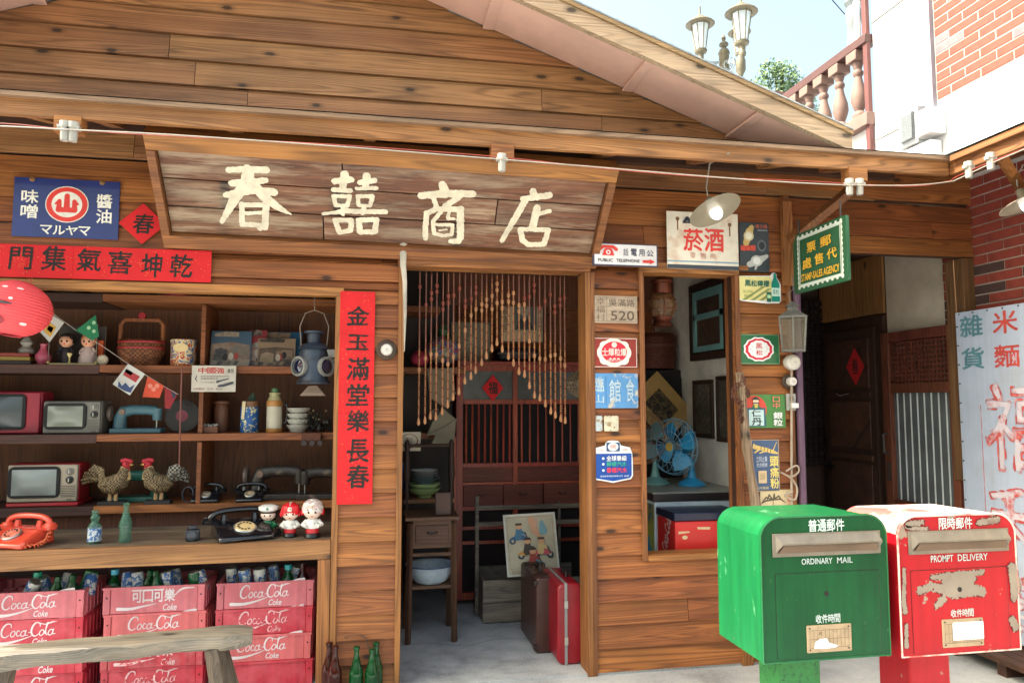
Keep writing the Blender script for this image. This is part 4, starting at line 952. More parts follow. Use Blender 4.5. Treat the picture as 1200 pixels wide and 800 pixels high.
sign('palm_sign', 'cream card with dark palm fronds at the foot of the signs right of the window', 'advertising sign', (891, 574, 932, 606), P_((206, 188, 148)), [
    ('s', [[(.35, .95, .02), (.36, .35, .02)]]+[[(.36, .35, .03), (.36+.22*cos(a), .35-.2*sin(a), .045), (.36+.36*cos(a), .35-.1*sin(a)+.12, .015)] for a in (.1, .7, 1.4, 2.1, 2.7, 3.3)], P_((86, 76, 60))), ('v', '椰子', .78, .2, .92, .8, P_((206, 100, 84)))], Y=-.03)
# stamp agency sign: hangs at right angles-ish from the bracket
SG = paint('stamp_green', (36, 86, 58), rough=.4, dirt=.15)
c0, c1 = W(931, 335, -.075), W(995, 330, -.25)
ang = .0
p_bl = Vector((W(931, 345, -.08)[0], -.08, W(931, 345, -.08)[1])); 
p_bl = Vector((W(931, 345, -.09)[0], -.09, W(931, 345, -.09)[1]))
ux = Vector((W(994, 330, -.62)[0], -.62, 0))-Vector((p_bl.x, -.09, 0)); sw = ux.length; ux.normalize(); nx_ = ux.cross(Vector((0, 0, 1)))
sf = lambda p: tuple(p_bl+ux*p[0]+Vector((0, 0, 1))*p[1]+nx_*p[2])
Hs = W(931, 277, -.09)[1]-p_bl.z
YEL = P_((226, 176, 56), rough=.5); SGW = P_((206, 216, 206))
t, fr, Wd, H = sign('stamp_agency_sign', 'green hanging sign STAMP-SALES AGENCY with a white stamp-edge border and yellow characters', 'hanging sign', None, SG, [
    ('f', .13, .10, .90, .885, .006, SGW), ('f', .10, .07, .93, .915, .010, SGW),
    ('t', '票', .28, .22, .46, .38, YEL, {'bold': .03}), ('t', '郵', .54, .21, .74, .37, YEL, {'bold': .03}), ('t', '處', .19, .46, .37, .63, YEL, {'bold': .03}), ('t', '售', .43, .45, .60, .62, YEL, {'bold': .03}), ('t', '代', .66, .44, .84, .60, YEL, {'bold': .03}),
    ('t', 'STAMP-SALES AGENCY', .17, .71, .88, .83, YEL, {'bold': .02})], fr=sf, size=(sw, Hs), thick=.018, rad=.015)
m = MB(fr)
for k in range(11):
    v = H*(.085+.83*k/10)
    for u in (.105*Wd, .925*Wd): sheet(m, ell(u, v, .009, .011, 10), .0015)
for k in range(10):
    u = Wd*(.12+.80*k/9)
    for v in (.075*H, .945*H): sheet(m, ell(u, v, .012, .0075, 10), .0022)
m.build('perforated_border', SGW, t)['kind'] = 'stuff'
for u_ in (.05, Wd-.06): MB(fr).tube([(u_, H, -.01), (u_, H+.09, -.01)], .006, 6).build('hanger', P_((60, 50, 44)), t)

# ================================================================ fittings on the wall
def roundel(px, py, label, r, dome, Y=-.03, name='doorbell', col=(206, 204, 196)):
    x, z = W(px, py, Y); t = thing(name, label, name.replace('_', ' '), (x, Y, z))
    MB(front(x, z, Y)).lathe([(r, 0), (r, .008), (r*.85, .016)], (0, 0, 0), 22, 'z').build('base', wood('turned_wood', (60, 44, 34), (100, 78, 58)), t, smooth=True)
    MB(front(x, z, Y)).lathe(dome, (0, 0, .016), 20, 'z').build('dome', P_(col, rough=.25), t, smooth=True)
    m = MB(front(x, z, Y)); w = .016+dome[-1][1]+.001
    for a in ((-.004, .002), (.004, .002), (0, -.004)): m.lathe([(.0018, 0), (.0018, .001)], (a[0], a[1], w), 8, 'z')
    m.build('contact_hole', INK, t)
roundel(453, 410, 'round white doorbell on a dark wooden disc left of the doorway', .056, [(.03, 0), (.032, .006), (.026, .02), (.012, .024), (0.0001, .024)])
roundel(923, 425, 'upper white porcelain knob on the right wall edge', .03, [(.04, 0), (.047, .02), (.045, .05), (.03, .065), (.0001, .066)], Y=-.03, name='porcelain_knob')
roundel(924, 447, 'lower small white porcelain button on a brown disc', .045, [(.026, 0), (.027, .02), (.024, .035), (.0001, .038)], Y=-.03, name='porcelain_knob')
x, z = W(926, 471, -.03); t = thing('power_socket', 'small grey wall socket with a plug under the white knobs', 'socket', (x, -.03, z))
f = front(x, z, -.03); MB(f).box(-.03, .03, -.05, .05, 0, .014).build('plate', P_((170, 168, 160)), t, bevel=.003); MB(f).box(-.012, .03, -.035, -.005, .015, .045).build('plug', P_((226, 226, 222)), t, bevel=.004); MB(f).box(-.012, .01, .01, .035, .015, .02).build('switch', P_((60, 60, 60)), t)
pts = [W(927, y, -.05) for y in (425, 470, 520, 560, 600)]
m = MB(); m.tube(catmull([(a, -.055, b) for a, b in pts]), .007, 6)
loop = [(921, 552), (932, 545), (936, 552), (926, 558), (915, 553), (926, 560), (934, 572), (930, 585), (920, 580), (928, 575)]
m.tube(catmull([(W(a, b, -.06)[0], -.06-.01*(i % 2), W(a, b, -.06)[1]) for i, (a, b) in enumerate(loop)]), .006, 6)
tag(m.build('cable', P_((168, 152, 134)), smooth=True), 'beige cable hanging in a loose knot down the right wall edge', 'cable')
xp = W(941, 500, -.06)[0]; m = MB().lathe([(.022, 0), (.022, 2.2)], (2.50, -.045, 0), 12)
tag(m.build('downpipe', P_((96, 70, 92), rough=.4), smooth=True), 'purple-grey pipe running up the wall end beside the passage', 'pipe')
# walking stick and rusty chain
x0_, z0_ = W(866, 436, -.09); x1_, z1_ = W(884, 600, -.09)
dx = (x1_-x0_)/(z1_-z0_)
sp = [(x0_+dx*(z-z0_)+.006*sin(z*9), -.065-.07*(2.2-z)/2.2, z) for z in np.linspace(z0_, .02, 16)]
tag(MB().tube(sp, [.024+.004*sin(i*2.1)+.0006*i for i in range(16)], 8).build('wooden_pole', wood('rough_pole', (100, 78, 62), (160, 134, 110), axis='z'), smooth=True), 'rough natural wooden pole leaning on the wall right of the window', 'pole')
m = MB(); cc = [(868, 440), (872, 448), (862, 452), (858, 462), (864, 470), (872, 474), (866, 484), (868, 494), (874, 455), (877, 463)]
for i in range(34):
    t_ = i/33*(len(cc)-1); k = min(int(t_), len(cc)-2); q = t_-k; a, b = [cc[k][j]*(1-q)+cc[k+1][j]*q for j in (0, 1)]
    x, z = W(a, b, -.10); an = i*1.3
    m.tube([(x+.014*cos(s)*cos(an), -.10+.008*sin(an)*cos(s)-.004*(i % 3), z+.014*sin(s)) for s in np.linspace(0, 2*pi, 9)[:-1]], .0035, 5, closed=True)
tag(m.build('rusty_chain', paint('rusty_iron', (92, 54, 40), rough=.8)), 'rusty iron chain wound round the top of the leaning pole', 'chain')
# oblong glass lantern hanging on the corner
x, z = W(930, 412, -.16); lt_ = thing('glass_lantern', 'tall six-sided glass lantern with a grey metal cap hanging under the stamp sign', 'lantern', (x, -.16, z))
GM2 = paint('grey_tin', (112, 112, 108), rough=.5, metal=.3, dirt=.4); hgt = W(930, 371, -.16)[1]-z
MB().lathe([(.075, 0), (.075, .012)], (x, -.16, z), 6).build('base', GM2, lt_)
MB().lathe([(.066, .013), (.082, hgt-.012)], (x, -.16, z), 6).build('pane', glass('old_glass', (110, 106, 90), .42, .25), lt_)
m = MB()
for k in range(6):
    a = pi/3*k; m.tube([(x+.068*cos(a), -.16+.068*sin(a), z+.01), (x+.084*cos(a), -.16+.084*sin(a), z+hgt)], .005, 5)
m.build('rib', GM2, lt_)
MB().lathe([(.088, hgt-.01), (.09, hgt), (.035, hgt+.035), (.03, hgt+.055), (.045, hgt+.06), (.012, hgt+.085), (.0, hgt+.09)], (x, -.16, z), 6).build('cap', GM2, lt_)
MB().tube([(x-.01, -.16, z+hgt+.085), (x-.02, -.16, z+hgt+.14), (x+.01, -.16, z+hgt+.16), (x+.012, -.15, z+hgt+.25)], .003, 5).build('hook', GM2, lt_)
# hanging swordfish bill
m = MB(); pp = [(W(470, 283, -.09)[0], -.09, W(470, 283, -.09)[1])]
a = W(471, 284, -.08); b = W(473, 330, -.08); c = W(475, 412, -.08)
m.tube([(a[0]+.008, -.08, a[1]), (a[0]+.008, -.082, a[1]-.12), (b[0]+.006, -.083, b[1]), (c[0]-.004, -.085, c[1]+.2), (c[0]-.006, -.085, c[1])], [.022, .016, .012, .009, .002], 8, flat=.6)
for i in range(9):
    for s in (-1, 1): m.lathe([(.004, 0), (0, .012)], (a[0]+.008+s*.014, -.08, a[1]-.02-i*.014), 5, 'z')
tag(m.build('fish_bill', paint('bone', (186, 178, 164), rough=.5, dirt=.5), smooth=True), 'long pale toothed bone blade hanging point down at the left of the doorway', 'hanging bone')

# ================================================================ pendant lamps, wire with holders
def pendant(px, py, Y, label, tilt, rpx, drop):
    x, z = W(px, py, Y); s = W(px+1, py, Y)[0]-x; r = rpx*s
    t = thing('pendant_lamp', label, 'lamp', (x, Y, z))
    sh = MB(); M = Matrix.Translation((x, Y, z)) @ Matrix.Rotation(tilt[0], 4, 'X') @ Matrix.Rotation(tilt[1], 4, 'Y'); sh.mt = M
    sh.lathe([(r, 0), (r*.98, .004), (r*.6, .018), (r*.28, .034), (r*.18, .045), (r*.16, .08), (r*.1, .085), (r*.14, .078), (r*.16, .043), (r*.56, .014), (r*.96, .001)], (0, 0, 0), 30)
    sh.build('shade', paint('cream_enamel_shade', (140, 134, 118), rough=.35, dirt=.15), t, smooth=True, ang=60)
    b = MB(); b.mt = M; b.ball((0, 0, -.012), .034, sz=1.25); b.build('bulb', emit('lit_bulb', (255, 250, 240), 1.3), t, smooth=True)
    b = MB(); b.mt = M; b.lathe([(.02, .02), (.022, .075)], (0, 0, 0), 12); b.build('socket', P_((50, 46, 42)), t, smooth=True)
    q = M @ Vector((0, 0, .1)); 
    MB().tube([q, (q.x-.006, q.y, q.z+.05), (q.x-.004, Y, q.z+drop)], .004, 6).build('cord', P_((150, 150, 140)), t, smooth=True)
    MB().tube([(q.x-.004, Y, q.z+drop), (q.x-.004, -.62, 2.77)] if Y > -.6 else [(q.x, Y, q.z+drop), (q.x, Y-.01, q.z+drop+.02)], .004, 6).build('cord', P_((150, 150, 140)), t)
pendant(838, 247, -.40, 'cream metal lamp shade with a glowing bulb in front of the white tobacco sign', (-.42, -.22), 29, .17)
pendant(1203, 238, -.80, 'cream lamp shade cut off at the right edge under the eave of the brick wall', (-.3, -.2), 25, .09)
wy = -.66
wp = [(-120, 146), (0, 148), (79, 152), (200, 158), (400, 172), (589, 187), (700, 196), (830, 207), (930, 214), (1001, 217), (1070, 217), (1112, 213)]
P3 = [(W(a, b, wy)[0], wy, W(a, b, wy)[1]) for a, b in wp]
q = P3[-1]; P3 += [(3.06, -.72, q[2]+.005), (3.05, -1.1, 2.70), (3.04, -2.0, 2.70)]
def holders():
    pass
tag(MB().tube(catmull(P3, 5), .003, 6).build('lamp_wire', P_((150, 142, 132)), smooth=True), 'thin pale wire strung along the eave across the whole shop front', 'wire')
tag(MB().tube(catmull([(a, b+.010, c+.006+.01*sin(i*1.7)) for i, (a, b, c) in enumerate(P3)], 5), .002, 6).build('lamp_wire', P_((150, 60, 50)), smooth=True), 'thinner reddish wire twisted just above the pale eave wire', 'wire')
CER = P_((168, 166, 158), rough=.3)
def holder(x, y, z, label):
    t = thing('lamp_holder', label, 'lamp holder', (x, y, z), group='white porcelain lamp holders on the eave wire')
    MB().lathe([(.016, -.045), (.018, -.03), (.018, .012), (.022, .014), (.022, .04)], (x, y, z), 14).build('socket', CER, t, smooth=True)
    MB().box(x-.028, x+.028, y-.014, y+.014, z+.004, z+.022).build('clamp', CER, t, bevel=.003)
for px, py, lb in ((74, 146, 'left one of two white lamp holders under the leftmost timber block'), (84, 147, 'right one of two white lamp holders under the leftmost timber block'), (589, 184, 'single white lamp holder above the third character of the name board'), (998, 213, 'left one of the pair of white lamp holders above the stamp sign'), (1010, 213, 'right one of the pair of white lamp holders above the stamp sign')):
    x, z = W(px, py, wy); holder(x, wy+.02, z-.02, lb)
for y, lb in ((-.78, 'white lamp holder in the eave corner by the brick wall'), (-.92, 'white lamp holder nearest the right edge, next to the brick wall eave')):
    holder(3.055, y, 2.71, lb)
# tobacco-sign side bits
# ================================================================ OPEN SHELVES AND COUNTER
SY, SB2 = .50, .899
ds = thing('display_shelves', 'brown wooden wall shelves full of old household goods, left half of the shop', 'shelves', (-1.5, SB2, 0))
tops = [W(200, y, SY)[1] for y in (346, 428, 508, 591)]
for i, zt in enumerate(tops):
    xs = W(118, 400, SY)[0]
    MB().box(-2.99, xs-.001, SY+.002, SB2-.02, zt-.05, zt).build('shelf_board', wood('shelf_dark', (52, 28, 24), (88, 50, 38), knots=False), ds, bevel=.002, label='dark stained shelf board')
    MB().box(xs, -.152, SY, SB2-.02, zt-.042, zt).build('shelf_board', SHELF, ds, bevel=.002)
MB().box(-2.99, -.152, SB2-.018, SB2-.001, .80, 2.5).build('back_panel', BACK, ds)
xd = W(237, 400, SY)[0]
for a, b in ((tops[0]-.05, tops[1]), (tops[1]-.05, tops[2]), (tops[2]-.05, tops[3])):
    MB().box(xd-.012, xd+.012, SY+.02, SB2-.02, b+.001, a-.0).build('divider', SHELF, ds)
MB().box(-2.99, -.152, SY+.10, SY+.12, .78, tops[3]-.05).build('apron_board', BACK, ds)
ZC = .781
ct = thing('counter', 'rough timber counter below the shelves, over the stacks of crates', 'counter', (-1.5, .2, 0))
CT = wood('counter_top_timber', (88, 72, 58), (134, 116, 96), weather=.25)
for i in range(3): MB().box(-2.99, -.20, -.005+.20*i, .193+.20*i, ZC-.04, ZC-random.uniform(0, .002)).build('plank', CT, ct)
MB().box(-2.99, -.199, -.04, -.007, .685, ZC+.001).build('front_board', wood('counter_edge', (132, 86, 48), (180, 130, 80)), ct, bevel=.003)
MB().box(-.262, -.199, -.038, .03, 0, .684).build('leg', TRIMV, ct, bevel=.003)
MB().box(-.262, -.199, .4, .5, 0, .73).build('leg', TRIMV, ct)
MB().box(-2.99, -.15, .60, .62, 0, .78).build('rear_board', paint('mauve_plaster', (112, 90, 96)), ct)

def sx(px, Y=.66): return W(px, 470, Y)[0]
def sc(Y=.66): return W(1, 470, Y)[0]-W(0, 470, Y)[0]       # metres per pixel at that distance
Z1, Z2, Z3, Z4 = tops
def onshelf(name, label, cat, px, z, Y=.66, rz=0., group=None): return thing(name, label, cat, (sx(px, Y), Y, z+.0005), rz, group)
def lathe_thing(name, label, cat, px, z, prof, mats, Y=.66, seg=20, mis=None, part='body', sy=1.):
    t = onshelf(name, label, cat, px, z, Y); MB().lathe(prof, (0, 0, 0), seg, mis=mis, sy=sy).build(part, mats, t, smooth=True, local=True, ang=50); return t
WICK = weave('wicker', (150, 92, 52), (96, 52, 30), 90.); WICK2 = weave('pale_wicker', (150, 130, 98), (104, 84, 60), 80.)
RDP = P_((150, 30, 40), rough=.4)
# top ledge
lathe_thing('bamboo_steamer', 'pale round bamboo steamer on the top ledge, above the pink lantern', 'steamer', 74, Z1, [(.07, 0), (.07, .08), (.074, .08), (.074, .1)], WICK2, Y=.62)
lathe_thing('clay_pot', 'shallow beige pot on the top ledge above the wedding dolls', 'pot', 118, Z1, [(.06, 0), (.09, .04), (.1, .09)], P_((140, 122, 92)), Y=.62)
t = onshelf('wire_basket', 'oval wire basket with a pink rim on the top ledge under the red banner', 'basket', 207, Z1, .60)
m = MB()
for zz, r in ((.004, .13), (.07, .15)): m.tube([(r*cos(a), .7*r*sin(a), zz) for a in np.linspace(0, 2*pi, 25)[:-1]], .005, 6, closed=True)
m.build('rim', P_((196, 60, 84), rough=.4), t, local=True)
m = MB()
for k in range(26):
    a = 2*pi*k/26
    for s in (-1, 1): m.tube([(.13*cos(a), .091*sin(a), .004), (.15*cos(a+s*.22), .105*sin(a+s*.22), .07)], .0022, 4)
m.build('mesh', P_((90, 84, 80)), t, local=True)
lathe_thing('round_basket', 'small pale brown woven basket on the top ledge left of the hanging blue lamp', 'basket', 291, Z1, [(.055, 0), (.06, .05), (.065, .07)], WICK, Y=.62)
lathe_thing('round_basket', 'dark little woven basket on the top ledge directly above the hanging blue lamp', 'basket', 342, Z1, [(.04, 0), (.05, .03), (.04, .06)], WICK, Y=.62)
# second tier: books, vase, dolls ...
for i, (c, w_) in enumerate((((70, 60, 56), 'bottom'), ((176, 150, 70), 'middle'), ((150, 60, 50), 'top'))):
    o = MB().rbox((0, 0, .012), (.24-.02*i, .17, .020), (0, 0, .05*i)).build('book', P_(c), None, bevel=.002); o.location = (sx(14), .66, Z2+.001+.022*i)
    tag(o, {'bottom': 'dark thin book, lowest of the pile behind the pink lantern', 'middle': 'yellowish book in the middle of the pile behind the pink lantern', 'top': 'red-brown book, topmost of the pile behind the pink lantern'}[w_], 'book', 'pile of books')
lathe_thing('pink_vase', 'small glossy pink vase with a narrow neck, left of the wedding dolls', 'vase', 48, Z2, [(.025, 0), (.04, .03), (.042, .055), (.02, .085), (.014, .105), (.022, .12), (.016, .122)], P_((176, 84, 104), rough=.2), Y=.6)
t = lathe_thing('china_ornament', 'small grey-white china ornament behind the pink vase', 'ornament', 28, Z2+.07, [(.04, 0), (.045, .02), (.02, .04), (.035, .06), (.015, .09), (.0, .1)], P_((170, 166, 158)), Y=.66)
FLESH = P_((214, 160, 130)); 
def doll(px, label, dress, hair, girl):
    t = onshelf('doll', label, 'doll', px, Z2+.012, .62, group='wedding dolls in the display box')
    b = MB()
    if girl: b.lathe([(.046, 0), (.044, .03), (.025, .07), (.018, .085), (.008, .09)], (0, 0, 0), 16)
    else:
        b.lathe([(.022, .0), (.026, .04), (.024, .07), (.01, .088)], (0, 0, 0), 14, sy=.8)
    for s in (-1, 1): b.tube([(s*.02, 0, .08), (s*.035, -.01, .06), (s*.03, -.025, .05)], [.008, .007, .006], 8)
    b.build('clothes', P_(dress), t, smooth=True, local=True)
    MB().ball((0, -.002, .115), .034).build('head', FLESH, t, smooth=True, local=True)
    MB().lathe([(.0, .042), (.03, .032), (.038, .01), (.036, -.012)], (0, .006, .115), 14).build('hair', P_(hair, rough=.8), t, smooth=True, local=True)
    e = MB()
    for s in (-1, 1): e.ball((s*.012, -.033, .112), .0055, 8, 6)
    e.build('eye', INK, t, local=True); MB().ball((0, -.034, .10), .004, 8, 6).build('mouth', REDP, t, local=True)
doll(75, 'dark-haired groom doll in a black suit inside the clear box', (40, 36, 44), (30, 22, 20), False)
doll(101, 'light-haired bride doll in a pale dress inside the clear box', (196, 176, 172), (190, 120, 76), True)
t = onshelf('display_box', 'clear display box with gold corners around the two wedding dolls', 'display box', 88, Z2, .62)
m = MB(); a, b_, c = .125, .07, .235
for x in (-a, a):
    for y in (-b_, b_): m.tube([(x, y, .005), (x, y, c)], .0022, 5)
m.build('edge', P_((120, 116, 104)), t, local=True)
MB().box(-a, a, -b_, b_, 0, .010).build('base', P_((196, 180, 130)), t, local=True)
MB().box(-a, a, b_-.002, b_, .011, c).build('back_pane', P_((58, 50, 46)), t, local=True)
MB().box(a-.03, a-.002, b_-.03, b_-.004, .011, .15).build('insert', P_((206, 90, 40)), t, local=True)
m = MB()
for x in (-a, a): m.ball((x, -b_, .012), .009, 8, 6)
m.build('corner_foot', P_((206, 186, 120), rough=.3), t, local=True)
t = onshelf('small_trophy', 'tiny gold cup standing between the two wedding dolls', 'trophy', 79, Z2+.012, .565)
MB().lathe([(.01, 0), (.004, .01), (.004, .03), (.014, .05), (.014, .055)], (0, 0, 0), 12).build('cup', P_((206, 190, 130), rough=.25), t, smooth=True, local=True)
t = onshelf('shell_ornament', 'round cream shell ornament right of the doll box', 'ornament', 118, Z2, .56)
MB().lathe([(.022, -.012), (.03, -.004), (.03, .004), (.02, .012), (.01, .006)], (0, 0, .03), 16, 'y').build('shell', P_((196, 184, 160)), t, smooth=True, local=True)
t = onshelf('handled_basket', 'brown wicker wedding basket with a tall squared handle', 'basket', 163, Z2, .64)
MB().lathe([(.085, 0), (.105, .05), (.11, .085), (.105, .12), (.09, .135)], (0, 0, 0), 26, sy=.7).build('bowl', WICK, t, smooth=True, local=True)
for zz in (.085, .115): MB().lathe([(.112, 0), (.113, .008), (.111, .01)], (0, 0, zz), 26, sy=.7).build('band', RDP, t, local=True)
MB().tube([(-.1, 0, .06), (-.1, 0, .21), (-.08, 0, .235), (.08, 0, .235), (.1, 0, .21), (.1, 0, .06)], .011, 6, flat=.6).build('handle', wood('basket_handle', (120, 62, 34), (160, 92, 52), axis='z', knots=False), t, local=True)
MB().lathe([(.017, -.01), (.017, .01)], (0, 0, .255), 12, 'y').build('knob', RDP, t, local=True)
t = onshelf('biscuit_tin', 'round biscuit tin printed yellow, red and blue, right of the wicker basket', 'tin', 213, Z2, .6)
MB().lathe([(.058, 0), (.06, .005), (.06, .118), (.062, .12), (.062, .132), (.05, .134)], (0, 0, 0), 24).build('can', picture('tin_print', [(196, 160, 80), (180, 50, 50), (214, 196, 150), (50, 90, 150), (196, 150, 70)], 30, 4), t, smooth=True, local=True)
sheet_ = MB(front(0, 0, -.0)); sheet(sheet_, ell(0, .09, .035, .022), .0615); sheet_.build('label', P_((214, 190, 140)), t, local=True)
# magazines
def magazine(px, w_, h_, label, cols, rz, Y=.58, seed=1., tilt=.18):
    h_ *= 1.32; t = onshelf('magazine', label, 'magazine', px, Z2, Y, rz, group='old magazines leaning on the second shelf')
    f = lambda p: (p[0], p[1]*sin(tilt)-p[2], p[1]*cos(tilt))
    MB(f).box(-w_/2, w_/2, 0, h_, -.006, 0).build('cover', P_(cols[0], rough=.5), t, local=True)
    rr_ = random.Random(int(seed*7)); q = .0008
    for i_, (a_, b_, c_, d_, ci) in enumerate(((.03, .97, .05, .62, 1), (.03, .97, .02, .20, 2), (.08, .45, .16, .48, 3), (.5, .92, .28, .55, 4), (.06, .7, .84, .95, 2))):
        sheet(MB(f), [(-w_/2+w_*(x_+rr_.uniform(-.03, .03)), h_*(z_+rr_.uniform(-.03, .03))) for x_, z_ in ((a_, c_), (b_, c_), (b_, d_), ((a_+b_)/2, d_+.06), (a_, d_))], q).build('print', paint('ink_%d_%d' % (int(seed*10), i_), cols[ci % len(cols)], wear=cols[(ci+1) % len(cols)], amount=.42, scale=24, edge=.1), t, local=True); q += .0007
    for k_ in range(3): sheet(MB(f), ell(w_*rr_.uniform(-.3, .3), h_*rr_.uniform(.25, .6), .014, .022), q+.0007*k_).build('figure', P_([(36, 34, 36), (150, 60, 50), (186, 176, 160)][k_]), t, local=True)
    return t, f
magazine(268, .23, .165, 'weathered magazine with a beach scene at the left of the row', [(60, 84, 104), (130, 104, 86), (150, 136, 120), (60, 60, 64), (120, 110, 96)], .0, seed=2.)
magazine(300, .10, .175, 'thin red and white magazine in the middle of the row', [(150, 50, 60), (176, 170, 164), (60, 50, 50), (170, 150, 140)], .05, Y=.62, seed=3.)
magazine(327, .25, .17, 'magazine with a bright blue band showing behind the lamp', [(30, 96, 140), (40, 110, 150), (150, 130, 110), (60, 70, 80)], .0, Y=.66, seed=4.)
magazine(322, .22, .135, 'brown magazine with dark figures beside the hanging lamp', [(140, 118, 96), (96, 78, 64), (60, 52, 48), (150, 130, 106)], .0, Y=.60, seed=5.)
for i, zz in enumerate((0, .06)):
    o = MB().box(-.045, .045, -.03, .03, 0, .05).build('white_box', P_((176, 178, 176)), None, bevel=.003); o.location = (sx(385, .62), .62, Z2+.001+zz)
    tag(o, ('lower' if not i else 'upper')+' small white box at the right end of the magazine shelf', 'box', 'small white boxes')
# hanging signal lamp
BLU = paint('slate_blue_tin', (44, 54, 68), wear=(28, 30, 34), amount=.4, rough=.45, dirt=.35)
Yh = .10; hx, hz = W(367, 450, Yh); k_ = W(368, 450, Yh)[0]-hx
t = thing('signal_lamp', 'large blue-grey railway signal lamp with two round lenses hanging from a wire', 'signal lamp', (hx, Yh, hz))
MB().lathe([(19*k_, 0), (20*k_, 2*k_), (17*k_, 6*k_), (17*k_, 36*k_), (15*k_, 42*k_), (19*k_, 43*k_), (14*k_, 48*k_), (8*k_, 50*k_), (8*k_, 61*k_), (12*k_, 62*k_), (12*k_, 64*k_), (3*k_, 65*k_), (0, 65*k_)], (hx, Yh, hz), 26).build('body', BLU, t, smooth=True)
for s in (-1, 1):
    M = Matrix.Translation((hx+s*13*k_, Yh-.035, hz+21*k_)) @ Matrix.Rotation(s*.75, 4, 'Z')
    a = MB(); a.mt = M; a.lathe([(11*k_, 0), (12*k_, .012), (12*k_, .03), (9.5*k_, .032), (9.5*k_, .018)], (0, 0, 0), 22, 'y'); a.build('lens_ring', paint('worn_tin', (116, 116, 112), rough=.4, dirt=.4), t, smooth=True)
    a = MB(); a.mt = M; a.lathe([(9.4*k_, .012), (7*k_, .026), (.0001, .032)], (0, 0, 0), 20, 'y'); a.build('lens', paint('dark_lens', (24, 28, 52), rough=.05, coat=1.), t, smooth=True)
MB().tube([(hx-15*k_, Yh, hz+46*k_), (hx-17*k_, Yh, hz+70*k_), (hx-11*k_, Yh, hz+86*k_), (hx, Yh, hz+90*k_), (hx+11*k_, Yh, hz+86*k_), (hx+17*k_, Yh, hz+70*k_), (hx+15*k_, Yh, hz+46*k_)], .0035, 6).build('handle', P_((120, 104, 88), rough=.4), t, smooth=True)
MB().tube([(hx, Yh, hz+90*k_), (hx-.004, Yh, hz+100*k_), (hx+.002, Yh, 2.10)], .0025, 5).build('wire', P_((130, 120, 110)), t)
MB().prism([(hx-15*k_, hz-14*k_), (hx+15*k_, hz-14*k_), (hx+5*k_, hz-2*k_), (hx-5*k_, hz-2*k_)], Yh-.02, Yh+.02).build('foot_flange', wood('lamp_foot', (110, 90, 78), (140, 118, 100)), t)
# poster card on the shelf edge
t, fr, Wd, H = sign('notice_card', 'yellowed card printed 中國強 in red, hanging on the shelf edge', 'notice', (225, 428, 276, 459), P_((188, 180, 166)), [
    ('t', '中國強', .14, .08, .74, .30, P_((176, 56, 50)), {'bold': .03}), ('t', '廣告', .80, .12, .95, .28, P_((70, 66, 64))),
    ('s', [[(.12, .38, .012), (.09, .5, .02), (.13, .62, .01)]], TBK), ('r', .2, .40, .85, .42, P_((110, 104, 100))), ('t', '運動鞋價目表', .2, .46, .60, .54, P_((110, 104, 100))), ('t', '大小尺寸齊全', .2, .6, .52, .67, P_((110, 104, 100))),
    ('s', [[(.58, .62, .05), (.66, .58, .03), (.84, .50, .02)], [(.62, .78, .05), (.72, .76, .06), (.92, .66, .06)]], P_((58, 60, 72))), ('t', '中和鞋廠', .05, .85, .3, .93, P_((120, 60, 60))), ('t', '出品', .36, .85, .50, .93, P_((120, 60, 60))), ('t', '電話 1234'[:2], .56, .85, .70, .93, P_((90, 80, 80)))], Y=.47, thick=.003, bname='card')
# pennants on a string
def pennant(name, label, pts, mat, items, cat='pennant'):
    Yp = .43; P = [(*W(a, b, Yp)[:1], Yp, W(a, b, Yp)[1]) for a, b in pts]; c = P[0]
    t = thing(name, label, cat, c, group='paper pennants on a slanting string')
    m = MB(); m.poly(P); m.poly([(x, y+.0015, z) for x, y, z in P[::-1]]); m.build('paper', mat, t)
    for poly, mt_ in items: MB().poly([(W(a, b, Yp-.002)[0], Yp-.002, W(a, b, Yp-.002)[1]) for a, b in poly]).build('print', mt_, t)
    return t
CL = P_((186, 184, 178), rough=.7)
t = pennant('pennant', 'white paper pennant with a blue bird and a small flag, left of the orange one', [(150, 426), (170, 438), (152, 463), (132, 450)], CL, [([(148, 432), (164, 441), (159, 448), (144, 439)], P_((156, 40, 48))), ([(148, 432), (156, 436.5), (153.5, 440), (146, 435.5)], P_((40, 50, 96))), ([(139, 446), (143, 452), (147, 448), (152, 454), (158, 450), (153, 460), (146, 458), (138, 453)], P_((40, 60, 104)))])
t = pennant('pennant', 'orange-red paper pennant with pale flower marks, middle of the string', [(173, 441), (192, 452), (187, 466), (167, 465)], P_((190, 66, 38), rough=.7), [([(176+3*cos(a)+k*4, 452+3*sin(a)+(k % 2)*4) for a in np.linspace(0, 6, 6)], P_((206, 120, 100))) for k in range(3)])
t = pennant('pennant', 'dark red triangular pennant in front of the black record', [(193, 453), (208, 462), (199, 479), (193, 478)], P_((130, 22, 28), rough=.7), [([(200, 458), (207, 462), (203, 468)], P_((30, 34, 60)))])
t = pennant('pennant', 'green triangular pennant with three pale flowers above the dolls', [(89, 387), (112, 369), (116, 394), (108, 399)], P_((24, 110, 72), rough=.7), [([(x+2.4*cos(a), y+2.4*sin(a)) for a in np.linspace(0, 5.3, 6)], P_((150, 190, 150))) for x, y in ((104, 384), (110, 378), (110, 388))])
t = pennant('pennant', 'white pennant with a yellow ring and blue square beside the pink lantern', [(60, 368), (75, 378), (58, 401), (47, 389)], CL, [([(57, 377), (66, 383), (59, 395), (51, 388)], P_((196, 150, 60))), ([(57, 381), (63, 384), (60, 390), (55, 386)], P_((36, 60, 140)))])
st = [W(a, b, .432) for a, b in ((60, 366), (88, 386), (118, 404), (150, 426), (172, 440), (193, 453), (209, 462))]
